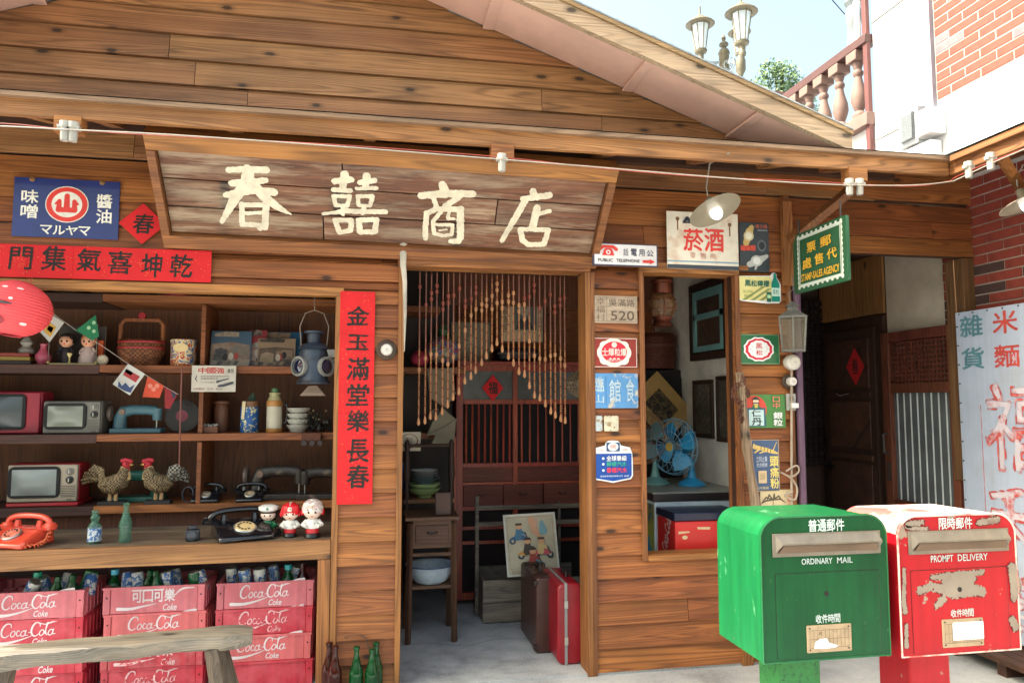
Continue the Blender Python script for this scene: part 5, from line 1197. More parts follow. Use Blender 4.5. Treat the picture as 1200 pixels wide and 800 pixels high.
tag(MB().tube([(a, .432, b) for a, b in st], .002, 5).build('string', P_((170, 160, 150))), 'thin string the paper pennants hang from, slanting across the shelves', 'string')
x = W(212, 462, .42); x2 = W(210, 545, .42)
tag(MB().tube([(x[0], .42, W(213, 430, .42)[1]), (x[0], .42, x[1]), (x2[0], .42, x2[1])], .0045, 6).build('hanging_rod', P_((120, 70, 62))), 'thin reddish rod hanging in front of the black record', 'rod')
# televisions
def tv(px, z, w_, h_, d_, label, body, face, red_side=None, Y=.66, rz=0., screen=(74, 84, 84), knob=True, sw=.70, part='cabinet'):
    t = onshelf('television', label, 'television', px, z, Y, rz)
    d_ *= .7; MB().box(-w_/2, w_/2, -.02, d_, 0, h_).build('cabinet', body, t, local=True, bevel=.008)
    MB().box(-w_/2+.004, w_/2-.004, -.04, -.021, .004, h_-.004).build('face_plate', face, t, local=True, bevel=.006)
    f = front(0, 0, -.04); x0, x1 = -w_/2+.015, -w_/2+w_*sw
    slab(MB(f), rpoly(x0-.004, .026, x1, h_-.014, .03), .0005, .010).build('screen_bezel', P_((12, 13, 14), rough=.7), t, local=True, bevel=.002)
    m = MB(f); a, b_, c, d = x0+.016, .042, x1-.018, h_-.030
    n = 8; gr = [[m.P((a+(c-a)*i/n, b_+(d-b_)*j/n, .0105+.026*(1-(2*i/n-1)**2)*(1-(2*j/n-1)**2))) for j in range(n+1)] for i in range(n+1)]
    for i in range(n):
        for j in range(n): m.F((gr[i][j], gr[i+1][j], gr[i+1][j+1], gr[i][j+1]))
    m.build('screen', paint('crt_glass_%d' % screen[0], screen, rough=.3, dirt=.15, scale=4, coat=.2), t, smooth=True, local=True)
    if knob:
        cx_ = (x1+w_/2)/2+.002
        for k, (v, c) in enumerate(((h_*.80, (120, 116, 108)), (h_*.58, (22, 22, 24)))):
            MB(f).lathe([(.021, .0), (.020, .006), (.013, .008), (.012, .016), (.0001, .017)], (cx_, v, .0), 18, 'z').build('knob', P_(c, rough=.3), t, smooth=True, local=True)
            MB(f).box(cx_-.002, cx_+.002, v-.010, v+.010, .0165, .022).build('knob_grip', P_((190, 186, 176), rough=.3), t, local=True)
        m = MB(f)
        for k in range(7): m.box(x1+.006, w_/2-.012, h_*.14+k*h_*.045, h_*.14+k*h_*.045+h_*.018, .0003, .002)
        m.build('speaker_slots', P_((70, 66, 60)), t, local=True)
        m = MB(f); m.box(cx_-.008, cx_-.002, h_*.06, h_*.09, .0003, .003); m.box(cx_+.004, cx_+.010, h_*.06, h_*.09, .0003, .003); m.build('button', BLACK, t, local=True)
    return t
k6 = sc(.62)
tv(6, Z3, 92*k6, 55*k6, .2, 'red-cased television with a dark screen cut off by the left edge', P_((150, 30, 50), rough=.35), P_((140, 30, 48), rough=.35), screen=(64, 72, 74), knob=False, sw=.82, Y=.62)
t = tv(88, Z3, 70*k6, 43*k6, .2, 'small grey portable television with two dials on the middle shelf', P_((96, 94, 88), rough=.4), P_((110, 108, 100), rough=.4), screen=(128, 134, 122), Y=.60, sw=.76)
t = tv(58, Z4+.022, 84*k6, 49*k6, .2, 'silver-faced television on a red base on the lowest shelf', P_((140, 24, 34), rough=.35), paint('tv_silver', (150, 140, 124), rough=.35, metal=.3), screen=(132, 140, 136), Y=.58, sw=.75)
MB().box(-42*k6, 42*k6, -.035, .2, -.021, -.001).build('base', P_((160, 26, 36), rough=.35), t, local=True, bevel=.004)
# sewing machine (blue) and record
TEAL = paint('teal_iron', (66, 104, 116), rough=.4, dirt=.35)
def sewing(px, z, label, col, sc_=1., Y=.66, flip=1):
    t = onshelf('sewing_machine', label, 'sewing machine', px, z, Y); s = sc_*flip; q = sc_
    MB().box(-.17*q, .17*q, -.07*q, .07*q, 0, .034*q).build('base', col, t, local=True, bevel=.006)
    MB().tube([(-.12*s, 0, .025*q), (-.12*s, 0, .11*q), (-.10*s, 0, .15*q), (-.04*s, 0, .165*q), (.06*s, 0, .165*q), (.12*s, 0, .155*q)], [.050*q, .042*q, .044*q, .036*q, .034*q, .038*q], 12, flat=.8).build('arm', col, t, smooth=True, local=True)
    MB().tube([(.125*s, 0, .175*q), (.125*s, 0, .09*q)], [.036*q, .030*q], 10).build('head', col, t, smooth=True, local=True)
    MB().tube([(.125*s, -.005, .09*q), (.125*s, -.005, .03*q)], .005*q, 6).build('needle_bar', CHROME, t, local=True)
    MB().lathe([(.05*q, -.012*q), (.055*q, 0), (.05*q, .012*q), (.02*q, .02*q)], (-.185*s, 0, .14*q), 18, 'x').build('hand_wheel', P_((96, 84, 76), rough=.4), t, smooth=True, local=True)
    MB().lathe([(.022*q, 0), (.02*q, .012*q)], (-.10*s, -.03*q, .15*q), 14, 'y').build('dial', P_((120, 96, 80)), t, smooth=True, local=True)
sewing(163, Z3, 'pale blue sewing machine with a brown hand wheel beside the grey television', TEAL, .82, .64)
t = onshelf('vinyl_record', 'black vinyl record with a plum label standing on the middle shelf', 'record', 214, Z3, .68)
f = front(0, .098, 0.)
MB(f).lathe([(.098, 0), (.098, .003)], (0, 0, 0), 40, 'z').build('disc', paint('vinyl', (22, 22, 24), rough=.25), t, local=True)
MB(f).lathe([(.034, 0), (.034, .0012)], (-.0, 0, .0032), 24, 'z').build('label_disc', P_((120, 48, 66)), t, local=True)
m = MB(f)
for r in (.045, .055, .065, .075, .085, .093): m.tube([(r*cos(a), r*sin(a), .0036) for a in np.linspace(0, 2*pi, 33)[:-1]], .0006, 4, closed=True)
m.build('groove', P_((44, 44, 48), rough=.2), t, local=True)
# right of divider, third tier
lathe_thing('clay_jar', 'tall dull brown clay jar behind the notice card', 'jar', 260, Z3, [(.035, 0), (.042, .02), (.042, .15), (.036, .165), (.048, .17), (.048, .185), (.038, .186)], P_((104, 66, 48)), Y=.7)
t = onshelf('pebble_tray', 'small wooden tray of pale pebbles in front of the clay jar', 'tray', 248, Z3, .58)
MB().box(-.045, .045, -.03, .03, 0, .035).build('box', wood('tray', (110, 64, 46), (140, 88, 62)), t, local=True, bevel=.002)
m = MB(); rr = random.Random(5)
for i in range(24): m.ball((rr.uniform(-.035, .035), rr.uniform(-.02, .02), .038+rr.uniform(0, .012)), .007, 7, 5)
m.build('pebbles', P_((140, 136, 130)), t, smooth=True, local=True)['kind'] = 'stuff'
t = onshelf('storage_jar', 'blue flowered cylindrical jar with a tan lid, left of the white flask', 'jar', 293, Z3, .62)
MB().lathe([(.046, 0), (.047, .005), (.047, .135)], (0, 0, 0), 24).build('can', picture('blue_flowers', [(24, 74, 134), (28, 84, 146), (30, 88, 150), (36, 80, 136), (206, 200, 150), (26, 70, 120)], 34, 9), t, smooth=True, local=True)
MB().lathe([(.044, .136), (.044, .165), (.0001, .168)], (0, 0, 0), 24).build('lid', P_((120, 84, 58)), t, smooth=True, local=True)
sheet(MB(front(0, 0, 0)), [(-.035, .07), (-.02, .07), (-.014, .165), (-.03, .165)], .05).build('paper_tag', P_((206, 190, 150)), t, local=True)
t = onshelf('succulent', 'dark green pointed leaves sticking up behind the blue jar', 'plant', 294, Z3+.165, .67)
m = MB(); m.prism([(-.03, 0), (-.012, -.0), (.02, .03), (.015, .075), (-.01, .05)], -.004, .004); m.prism([(0, 0), (.03, .02), (.022, .06), (.006, .04)], .006, .012); m.build('leaf', P_((40, 70, 50)), t, local=True)
t = onshelf('vacuum_flask', 'old white vacuum flask with gold bands, a green stopper and black handle', 'flask', 322, Z3, .60)
MB().lathe([(.040, 0), (.042, .006), (.042, .02)], (0, 0, 0), 24).build('base_ring', P_((176, 122, 62), rough=.3), t, smooth=True, local=True)
MB().lathe([(.040, .021), (.040, .135)], (0, 0, 0), 24).build('case', P_((186, 180, 160), rough=.3), t, smooth=True, local=True)
MB().lathe([(.042, .136), (.042, .158), (.038, .165)], (0, 0, 0), 24).build('band', P_((176, 122, 62), rough=.3), t, smooth=True, local=True)
MB().lathe([(.037, .166), (.03, .18), (.026, .195), (.03, .197), (.03, .205), (.02, .206)], (0, 0, 0), 24).build('shoulder', P_((170, 164, 120), rough=.3), t, smooth=True, local=True)
MB().lathe([(.018, .206), (.02, .22), (.016, .228), (.0001, .23)], (0, 0, 0), 18).build('stopper', P_((80, 120, 80), rough=.3), t, smooth=True, local=True)
MB().tube([(.036, 0, .15), (.062, 0, .145), (.066, 0, .10), (.06, 0, .05), (.04, 0, .045)], .006, 8).build('handle', P_((24, 24, 26), rough=.3), t, smooth=True, local=True)
for i in range(4):
    t = onshelf('enamel_bowl', ('lowest', 'second lowest', 'second highest', 'topmost')[i]+' of four stacked off-white bowls right of the flask', 'bowl', 350, Z3+.024*i+.003*i, .62, group='stacked off-white bowls')
    MB().lathe([(.035, 0), (.038, .01), (.05, .024), (.054, .034), (.051, .034), (.044, .02), (.0001, .012)], (0, 0, 0), 24).build('bowl_body', P_((176, 176, 166), rough=.3), t, smooth=True, local=True)
t = onshelf('toy_cart', 'dark iron toy cart with four wheels hooked over the shelf edge at the right', 'toy cart', 367, Z3-.075, .47)
IR = P_((48, 36, 34), rough=.5)
MB().box(-.06, .05, -.02, .02, .03, .075).build('body', paint('rusty_iron', (92, 54, 40)), t, local=True, bevel=.003)
for x in (-.045, 0., .045): MB().lathe([(.016, -.004), (.018, 0), (.016, .004)], (x, -.024, .016), 14, 'y').build('wheel', IR, t, local=True)
t = onshelf('flower_tangle', 'dark tangle of dried flowers at the right end of the middle shelf', 'dried flowers', 376, Z3, .60)
m = MB(); rr = random.Random(8)
for i in range(26):
    a = [rr.uniform(-.07, .07), rr.uniform(-.02, .03), 0.]; b_ = [a[0]+rr.uniform(-.05, .05), a[1], rr.uniform(.06, .13)]; m.tube([a, [(a[0]+b_[0])/2+.01, a[1], b_[2]*.6], b_], .0035, 5)
    if i % 2: m.ball(b_, .007, 7, 5, mi=1)
for i in range(10): m.ball((rr.uniform(-.06, .06), rr.uniform(-.02, .02), rr.uniform(.01, .06)), .016, 8, 6)
m.build('stems', [P_((30, 30, 26)), P_((120, 104, 76))], t, local=True)
# fourth tier: roosters, green machine, phones, black machines
def rooster(px, label, flip, tailmat, Y=.56):
    t = onshelf('rooster_ornament', label, 'rooster figure', px, Z4+.022, Y); f = flip
    fe = [weave('straw_feathers', (176, 150, 108), (62, 52, 40), 150.), weave('checked_tail', (176, 170, 156), (40, 38, 34), 110.)]
    body = MB(); body.tube([(-.052*f, 0, .085), (-.03*f, 0, .072), (.0, 0, .07), (.028*f, 0, .085), (.042*f, 0, .115), (.046*f, 0, .145)], [.026, .044, .052, .048, .032, .020], 14, flat=.85)
    for s in (-1, 1): body.tube([(.02*f, s*.033, .085), (-.015*f, s*.038, .072), (-.045*f, s*.028, .07)], [.016, .02, .006], 8, flat=.5)
    body.build('body', fe[0], t, smooth=True, local=True)
    MB().lathe([(.030, .092), (.026, .12), (.015, .15)], (.043*f, 0, 0), 12, sy=.8).build('neck_ruff', P_((200, 172, 120), rough=.8), t, smooth=True, local=True)
    m = MB()
    for k in range(6):
        a = 1.9+.22*k; m.tube([(-.045*f, (k % 2-.5)*.01, .085), ((-.045+.045*cos(a))*f, (k % 2-.5)*.012, .085+.05*sin(a)), ((-.045+.082*cos(a+.25))*f, (k % 2-.5)*.012, .085+.075*sin(a+.25))], [.014, .024, .016], 8, flat=.4)
    m.build('tail', fe[1] if tailmat else fe[0], t, smooth=True, local=True)
    RC = P_((176, 36, 50), rough=.5)
    MB().ball((.05*f, 0, .158), .018, 12, 8).build('head', RC, t, smooth=True, local=True)
    m = MB()
    for k in range(4): m.ball(((.034+.011*k)*f, 0, .178-.003*abs(k-1)), .010, 8, 6, sy=.5)
    m.ball((.058*f, 0, .140), .009, 8, 6, sy=.6, sz=1.4); m.build('comb', RC, t, smooth=True, local=True)
    MB().lathe([(.006, 0), (.0, .016)], (.066*f, 0, .157), 8, 'x').build('beak', P_((206, 160, 80)), t, local=True) if f > 0 else MB().lathe([(.0, -.016), (.006, 0)], (.066*f, 0, .157), 8, 'x').build('beak', P_((206, 160, 80)), t, local=True)
    MB().ball((.056*f, -.017, .162), .003, 8, 6).build('eye', INK, t, local=True)
    for x in (-.012, .012):
        MB().lathe([(.009, 0), (.008, .034)], (x, 0, 0), 8).build('leg', P_((170, 136, 96)), t, smooth=True, local=True)
    MB().box(-.055, .055, -.028, .028, -.022, -.001).build('plinth', P_((30, 30, 32)), t, local=True, bevel=.002)
    return t
grow(rooster(137, 'straw rooster figure facing right with a striped brown tail', 1, 0), 1.28)
grow(rooster(190, 'straw rooster figure facing left with a black and white checked tail', -1, 1), 1.28)
sewing(166, Z4, 'green sewing machine half hidden behind the two roosters', paint('green_iron', (42, 96, 84), rough=.35), .9, .70, flip=-1)
def phone(px, z, label, col, s=1., Y=.6, rz=0., dialcol=(190, 170, 140), cat='telephone', cord=None, cordcol=None):
    t = onshelf('rotary_telephone', label, cat, px, z, Y, rz); pm = paint('bakelite_%d_%d' % (col[0], col[2]), col, rough=.15, coat=.5, dirt=.1)
    b = MB(); pr = [(-.10, 0), (.10, 0), (.105, .02), (.08, .05), (.02, .085), (-.05, .09), (-.085, .06), (-.105, .02)]
    n = 2
    b.prism([(-y*s, z_*s) for y, z_ in [(.10, 0), (.11, .018), (.085, .04), (.0, .075), (-.05, .088), (-.09, .075), (-.10, .0)]], -.105*s, .105*s, 'x'); b.build('body', pm, t, local=True, bevel=.012*s)
    # mirrored so the sloping dial faces the viewer
    for x in (-.06, .06): MB().tube([(x*s, .05*s, .08*s), (x*s, .05*s, .112*s)], [.018*s, .012*s], 8).build('cradle', pm, t, smooth=True, local=True)
    MB().tube(catmull([(-.115*s, .05*s, .095*s), (-.10*s, .05*s, .118*s), (-.05*s, .05*s, .132*s), (.05*s, .05*s, .132*s), (.10*s, .05*s, .118*s), (.115*s, .05*s, .095*s)]), .014*s, 10).build('handset', pm, t, smooth=True, local=True)
    for x in (-.115, .115): MB().lathe([(.03*s, 0), (.033*s, .018*s), (.022*s, .032*s)], (x*s, .05*s, .07*s), 16).build('earpiece', pm, t, smooth=True, local=True)
    M = Matrix.Translation((0, -.050*s, .060*s)) @ Matrix.Rotation(-1.10, 4, 'X')
    d = MB(); d.mt = M; d.lathe([(.042*s, -.004), (.044*s, .004*s), (.040*s, .008*s)], (0, 0, 0), 26, 'y'); d.build('dial_rim', CHROME, t, smooth=True, local=True)
    d = MB(); d.mt = M; d.lathe([(.038*s, .008*s), (.036*s, .010*s)], (0, 0, 0), 26, 'y'); d.lathe([(.014*s, .010*s), (.013*s, .013*s)], (0, 0, 0), 16, 'y'); d.build('dial', P_(dialcol, rough=.3), t, local=True)
    d = MB(); d.mt = M
    for k in range(10): a = .6+k*.5; d.lathe([(.0052*s, .0102*s), (.005*s, .0112*s)], (.026*s*cos(a), 0, .026*s*sin(a)), 8, 'y')
    d.build('finger_hole', INK, t, local=True)
    for x in (-.09, .09):
        for y in (-.08, .08): pass
    if cordcol:
        c = [(.12*s, .05*s, .07*s), (.14*s, .0, .03), (.13*s, -.05*s, .012), (.08*s, -.10*s, .012)]; cc = catmull(c, 14)
        MB().tube([(p[0]+.010*cos(i*1.9), p[1], p[2]+.010*sin(i*1.9)+.002) for i, p in enumerate(cc)], .0045, 6).build('coiled_cord', P_(cordcol, rough=.4), t, smooth=True, local=True)
    return t
phone(246, Z4, 'black telephone on the lowest shelf between the rooster and the other black telephone', (24, 26, 30), .72, .60)
phone(297, Z4, 'black dial telephone on the lowest shelf behind the counter telephone', (22, 24, 28), .72, .58)
t = onshelf('wire_coil', 'thin wire hoops standing beside the black telephone next to the rooster', 'wire hoops', 224, Z4, .58)
m = MB()
for k in range(4): m.tube([(.03*cos(a), .008*k-.01, .045+.045*sin(a)) for a in np.linspace(0, 2*pi, 21)[:-1]], .0018, 5, closed=True)
m.build('hoop', P_((70, 76, 84), rough=.3), t, local=True)
sewing(328, Z4, 'worn black sewing machine on the lowest shelf, left of a matching one', paint('worn_black_iron', (52, 46, 42), wear=(110, 96, 80), amount=.36, rough=.4), 1.0, .66)
sewing(383, Z4, 'worn black sewing machine at the right end of the lowest shelf', paint('worn_black_iron', (52, 46, 42)), .95, .62, flip=-1)

for o in SC.objects:
    L = o.get('label', ''); o_ = o.name.split('.')[0]
    if o.parent is None and o.get('category'):
        k = {'storage_jar': 1.12, 'vacuum_flask': 1.15, 'enamel_bowl': 1.3, 'biscuit_tin': 1.17, 'handled_basket': 1.17, 'doll': 1.12}.get(o_)
        if k: grow(o, k, 1.25 if o_ == 'enamel_bowl' else None)
        if o_ == 'enamel_bowl': o.location.z = Z3+.0005+(o.location.z-Z3)*1.25
# ---- things on the counter
def cx_(px, Y): return W(px, 620, Y)[0]
def oncounter(name, label, cat, px, Y=.15, rz=0., group=None): return thing(name, label, cat, (W(px, 620, Y)[0], Y, ZC+.0008), rz, group)
t0 = phone(0, ZC+.0008, 'coral red push-style telephone at the left end of the counter', (206, 74, 54), 1.05, .10, -.35, dialcol=(214, 120, 100), cordcol=(206, 96, 60)); t0.location.x = W(24, 620, .10)[0]
t0 = phone(0, ZC+.0008, 'glossy black rotary telephone with a cream dial on the counter', (18, 20, 26), 1.22, .12, .35, dialcol=(206, 180, 130), cordcol=(24, 26, 30)); t0.location.x = W(284, 620, .12)[0]; grow(t0, 1.08, .86)
def bottle(mb, h, r, neck=.012, mi=0, c=(0, 0, 0), seg=16, hips=True):
    p = [(r*.86, 0), (r, .01*h/.2), (r*(.97), h*.12), (r*.86 if hips else r, h*.28), (r, h*.42), (r*.98, h*.50), (r*.62, h*.66), (neck*1.05, h*.82), (neck, h*.93), (neck*1.3, h*.94), (neck*1.3, h*.985), (neck*.9, h)]
    mb.lathe(p, c, seg, mi=mi); return mb
GG = glass('green_glass', (70, 118, 100), .5, .05); GD2 = bottle_glass('dark_green_glass', (24, 96, 50)); BG = bottle_glass('brown_glass', (84, 34, 28))
t = oncounter('glass_bottle', 'small pale green bottle with a blue and white label on the counter', 'bottle', 111, .10)
MB().lathe([(.030, 0), (.032, .006), (.032, .085), (.018, .105), (.016, .112), (.024, .128), (.016, .142), (.014, .15), (.017, .152), (.017, .165), (.012, .166)], (0, 0, 0), 18).build('glass_body', GG, t, smooth=True, local=True)
MB().lathe([(.0326, .012), (.0326, .078)], (0, 0, 0), 18).build('label', picture('blue_label', [(190, 200, 206), (50, 100, 160), (196, 204, 206), (70, 120, 170)], 28, 3), t, smooth=True, local=True)
t = oncounter('glass_bottle', 'clear pale green contoured soda bottle standing on the counter', 'bottle', 147, .10)
bottle(MB(), .20, .031).build('glass_body', GG, t, smooth=True, local=True)
t = oncounter('toy_camera', 'small dark grey camera-shaped ornament left of the black counter telephone', 'camera', 226, .10, .2)
DGY = P_((44, 48, 56), rough=.35)
MB().box(-.035, .035, -.03, .03, 0, .055).build('body', DGY, t, local=True, bevel=.006); MB().lathe([(.022, 0), (.024, .02), (.016, .022)], (-.004, -.03, .028), 16, 'y').build('lens', P_((70, 76, 84), rough=.2), t, local=True, smooth=True)
MB().box(-.02, .02, -.02, .02, .056, .075).build('viewfinder', DGY, t, local=True, bevel=.004)
m = MB()
for k in range(12): a = k*pi/6; m.box(-.004+.0225*cos(a)-.002, -.004+.0225*cos(a)+.002, -.047, -.036, .028+.0225*sin(a)-.002, .028+.0225*sin(a)+.002)
m.build('lens_ridge', DGY, t, local=True)
def figurine(px, Y, label, hat, kind, s=1.):
    t = oncounter('toy_figurine', label, 'figurine', px, Y, 0, group='big-headed toy figurines on the counter')
    SK = P_((226, 200, 184), rough=.3); BW_ = P_((214, 214, 208), rough=.3)
    q = s
    suit = {'green': P_((30, 110, 70), rough=.3)}.get(kind, BW_)
    if kind != 'green': MB().lathe([(.026*q, 0), (.030*q, .006), (.026*q, .016*q)], (0, 0, 0), 18).build('shoes', P_((26, 26, 28), rough=.3), t, smooth=True, local=True)
    MB().lathe([(.020*q, .015*q), (.024*q, .018*q), (.024*q, .034*q)], (0, 0, 0), 18, sy=.85).build('trousers', P_((196, 40, 50), rough=.3) if kind != 'green' else suit, t, smooth=True, local=True)
    b = MB(); b.lathe([(.0245*q, .0345*q), (.027*q, .05*q), (.020*q, .068*q), (.010*q, .072*q)], (0, 0, 0), 18, sy=.85)
    for x in (-1, 1): b.tube([(x*.02*q, 0, .062*q), (x*.034*q, -.008*q, .048*q), (x*.02*q, -.024*q, .044*q)], [.009*q, .009*q, .007*q], 8)
    b.build('torso', suit, t, smooth=True, local=True)
    MB().ball((0, -.002*q, .098*q), .034*q, 20, 14, sz=.88).build('head', SK, t, smooth=True, local=True)
    if kind == 'green':
        MB().lathe([(.034*q, .112*q), (.044*q, .120*q), (.046*q, .134*q), (.030*q, .142*q), (.0001, .144*q)], (0, 0, 0), 20).build('cap', P_((226, 226, 220), rough=.3), t, smooth=True, local=True)
        MB().lathe([(.0352*q, .105*q), (.0352*q, .113*q)], (0, 0, 0), 20).build('hair', P_((22, 20, 22), rough=.3), t, smooth=True, local=True)
        MB().ball((0, -.045*q, .128*q), .006*q, 8, 6).build('badge', P_((70, 130, 90)), t, local=True)
    else:
        hm = P_((206, 36, 44), rough=.2) if kind == 'red' else paint('silver_net', (196, 170, 164), wear=(230, 224, 220), amount=.5, scale=60, rough=.3)
        h = MB(); h.lathe([(.0385*q, .092*q), (.040*q, .108*q), (.034*q, .128*q), (.018*q, .139*q), (.0001, .142*q)], (0, .004*q, 0), 22); h.build('helmet', hm, t, smooth=True, local=True)
        for x in (-1, 1): MB().ball((x*.036*q, .002*q, .094*q), .013*q, 10, 8, sx=.6).build('ear_guard', P_((206, 36, 44), rough=.2), t, smooth=True, local=True)
        if kind == 'red': MB().tube([(0, (.004-.0415*cos(a))*q, (.098+.0415*sin(a))*q) for a in np.linspace(.25, 2.4, 12)], .008*q, 8, flat=.35).build('helmet_stripe', BW_, t, smooth=True, local=True)
        MB().ball((0, -.036*q, .118*q), .005*q, 8, 6).build('badge', P_((190, 170, 130)), t, local=True)
    e = MB()
    for x in (-.012, .012): e.ball((x*q, -.0335*q, .096*q), .0042*q, 8, 6, sy=.5); 
    for x in (-.012, .012): e.tube([((x-.006)*q, -.0325*q, .1055*q), (x*q, -.0335*q, .1075*q), ((x+.006)*q, -.0325*q, .1055*q)], .0012*q, 5)
    e.build('eye', INK, t, local=True)
    MB().tube([(-.004*q, -.0325*q, .081*q), (0, -.0335*q, .0795*q), (.004*q, -.0325*q, .081*q)], .0014*q, 5).build('mouth', P_((190, 60, 60)), t, local=True)
    letters(MB(front(0, 0, 0)), {'green': '•', 'red': 'TOY', 'net': 'TOY'}[kind][:1], .006*q, .05*q, .014*q, .058*q, .030*q).build('lettering', INK, t, local=True)
figurine(314, .16, 'figurine with a green coat and white peaked cap', None, 'green', 1.15)
figurine(340, .10, 'figurine in a red helmet with one white stripe, middle of the three', None, 'red', 1.28)
figurine(366, .06, 'tallest figurine in a silver netted helmet with red ear guards', None, 'net', 1.42)
# ---- pink paper lantern
lx, lz = W(18, 362, -.20); kl = W(19, 362, -.2)[0]-lx; R_ = 43*kl
t = thing('paper_lantern', 'round pink ribbed paper lantern with a painted cat-like face at the left edge', 'paper lantern', (lx, -.20, lz))
PKL = paint('pink_paper', (226, 78, 84), rough=.7, dirt=.08)
prof = []
nr = 22
for i in range(nr*2+1):
    a = -pi/2+.33+(pi-.66)*i/(nr*2); prof.append(((R_ if i % 2 == 0 else R_*.972)*cos(a), .84*R_*sin(a)))
M = Matrix.Translation((lx, -.20, lz)) @ Matrix.Rotation(-.10, 4, 'X') @ Matrix.Rotation(.15, 4, 'Y')
m = MB(); m.mt = M; rows_ = []
for r, h in prof: rows_.append([m.P((r*cos(2*pi*k/40), r*sin(2*pi*k/40), h)) for k in range(40)])
for i in range(len(rows_)-1):
    for k in range(40): m.F((rows_[i][k], rows_[i][(k+1) % 40], rows_[i+1][(k+1) % 40], rows_[i+1][k]))
m.build('paper_shell', PKL, t, smooth=False)
for s in (0, len(prof)-1):
    m = MB(); m.mt = M; r, h = prof[s]; m.tube([(r*cos(a), r*sin(a), h) for a in np.linspace(0, 2*pi, 25)[:-1]], .004, 6, closed=True); m.build('rim', P_((190, 50, 60)), t)
def onlant(ax, az, ru, rv, mat, nm, k=14):
    m = MB(); m.mt = M; P = []
    for u, v in ell(0, 0, ru, rv, k):
        a, b = ax+u, az+v; P.append((1.02*R_*cos(b)*sin(a), -1.02*R_*cos(b)*cos(a), .857*R_*sin(b)))
    m.poly(P); m.build(nm, mat, t)
WH = P_((236, 214, 214)); GB = P_((70, 60, 66))
for a, b, ru, rv in ((-.05, .62, .1, .05), (.42, .64, .11, .05)): onlant(a, b, ru, rv, WH, 'painted_spot')
onlant(.02, -.0, .32, .05, GB, 'painted_stroke'); onlant(.78, -.62, .12, .06, WH, 'painted_spot'); onlant(.25, .18, .06, .05, WH, 'painted_spot'); onlant(-.02, -.62, .22, .16, P_((140, 30, 44)), 'mouth')
m = MB(); m.tube([(lx+.03, -.2, lz+.8*R_), (lx+.035, -.15, 2.1)], .0015, 4); m.tube([(lx+.06, -.2, lz+.8*R_), (lx+.045, -.15, 2.1)], .0015, 4); m.build('hanging_thread', P_((190, 60, 60)), t)

# ================================================================ CRATES
CP = [paint('faded_pink_plastic', (206, 112, 120), rough=.55, dirt=.2, scale=5, wear=(190, 84, 94), amount=.36, edge=.12, streak=.3), paint('red_plastic', (190, 44, 62), rough=.5, dirt=.2, scale=5, wear=(206, 90, 100), amount=.42, edge=.1, streak=.35), paint('salmon_plastic', (212, 104, 106), rough=.55, dirt=.2, streak=.3), paint('worn_red_plastic', (190, 58, 70), rough=.5, wear=(196, 116, 118), amount=.45, scale=9, edge=.1, streak=.4)]
CWH = paint('crate_white', (216, 204, 206), rough=.5); CWW = paint('crate_white_worn', (226, 190, 192), wear=(206, 80, 88), amount=.46, scale=40, rough=.5)
CW_, CH_, CD_ = .49, .1355, .33
def script_mark():
    m = MB(front(0, 0, 0)); S = lambda pts, k=5: [(a, b, c) for a, b, c in catmull(pts, k)]
    o = lambda cx, cy, rx=.36, ry=.5, w_=.17: [(cx+rx*cos(a)+.25*ry*sin(a), cy+ry*sin(a), w_) for a in np.linspace(0, 2*pi, 13)]
    L = [S([(2.05, 2.1, .1), (2.0, 2.7, .22), (1.4, 2.85, .26), (.8, 2.3, .3), (.5, 1.5, .3), (.6, .8, .28), (1.1, .5, .2), (1.7, .85, .12)]), o(2.35, 1.05), S([(3.45, 1.45, .16), (3.15, 1.6, .14), (2.95, 1.1, .18), (3.1, .65, .16), (3.6, .8, .12)]), o(4.0, 1.05), S([(4.5, 1.6, .18), (4.35, .8, .18), (4.8, .75, .12)]),
         [(4.85, 1.15, .12), (5.15, 1.2, .12)], S([(6.75, 2.1, .1), (6.7, 2.7, .22), (6.1, 2.85, .26), (5.6, 2.3, .3), (5.35, 1.5, .3), (5.5, .8, .28), (6.0, .5, .2), (6.5, .85, .12)]), o(7.05, 1.05),
         S([(7.5, .9, .12), (7.9, 2.2, .16), (8.1, 2.8, .14), (7.85, 2.6, .12), (7.7, 1.4, .18), (7.8, .7, .18), (8.1, .8, .1)]), o(8.5, 1.05), S([(9.0, 1.6, .18), (8.85, .8, .18), (9.3, .8, .12)]),
         S([(6.7, 2.75, .18), (7.6, 2.5, .14), (8.9, 2.9, .3), (10.4, 3.4, .48), (12, 3.6, .56)])]
    U = 1/36
    strokes(m, [[(a*U*1.0-.14, b*U-.02, c*U) for a, b, c in q] for q in L], .002, cell=.0022)
    strokes(m, [[(a*U-.14, b*U-.02, c*U) for a, b, c in S([(-1.2, -.5, .62), (1, -.55, .5), (3, -.2, .34), (4.8, .35, .16), (5.6, .7, .06)])]], .002, cell=.0024)
    letters(m, 'Coke', 5.6/36-.14, -1.0/36-.02, 8.0/36-.14, .1/36-.02, .002, bold=.03, shear=.3); return m
def cjk_mark():
    m = MB(front(0, 0, 0)); letters(m, '可口可樂', -.11, -.005, .10, .058, .002, bold=.045)
    S = catmull; U = 1/36
    strokes(m, [[(a*U-.14, b*U-.02, c*U) for a, b, c in S([(-1.2, -.5, .62), (1, -.55, .5), (3, -.2, .34), (4.8, .1, .16), (5.6, .3, .06)])], [(a*U-.14, b*U-.02, c*U) for a, b, c in S([(8.6, 1.6, .14), (9.5, 2.5, .3), (10.6, 2.9, .44), (11.8, 3.0, .5)])]], .002, cell=.0024)
    letters(m, 'Coke', 6.6/36-.14, -1.1/36-.02, 9.0/36-.14, .1/36-.02, .002, bold=.03, shear=.3); return m
crate_proto = {}
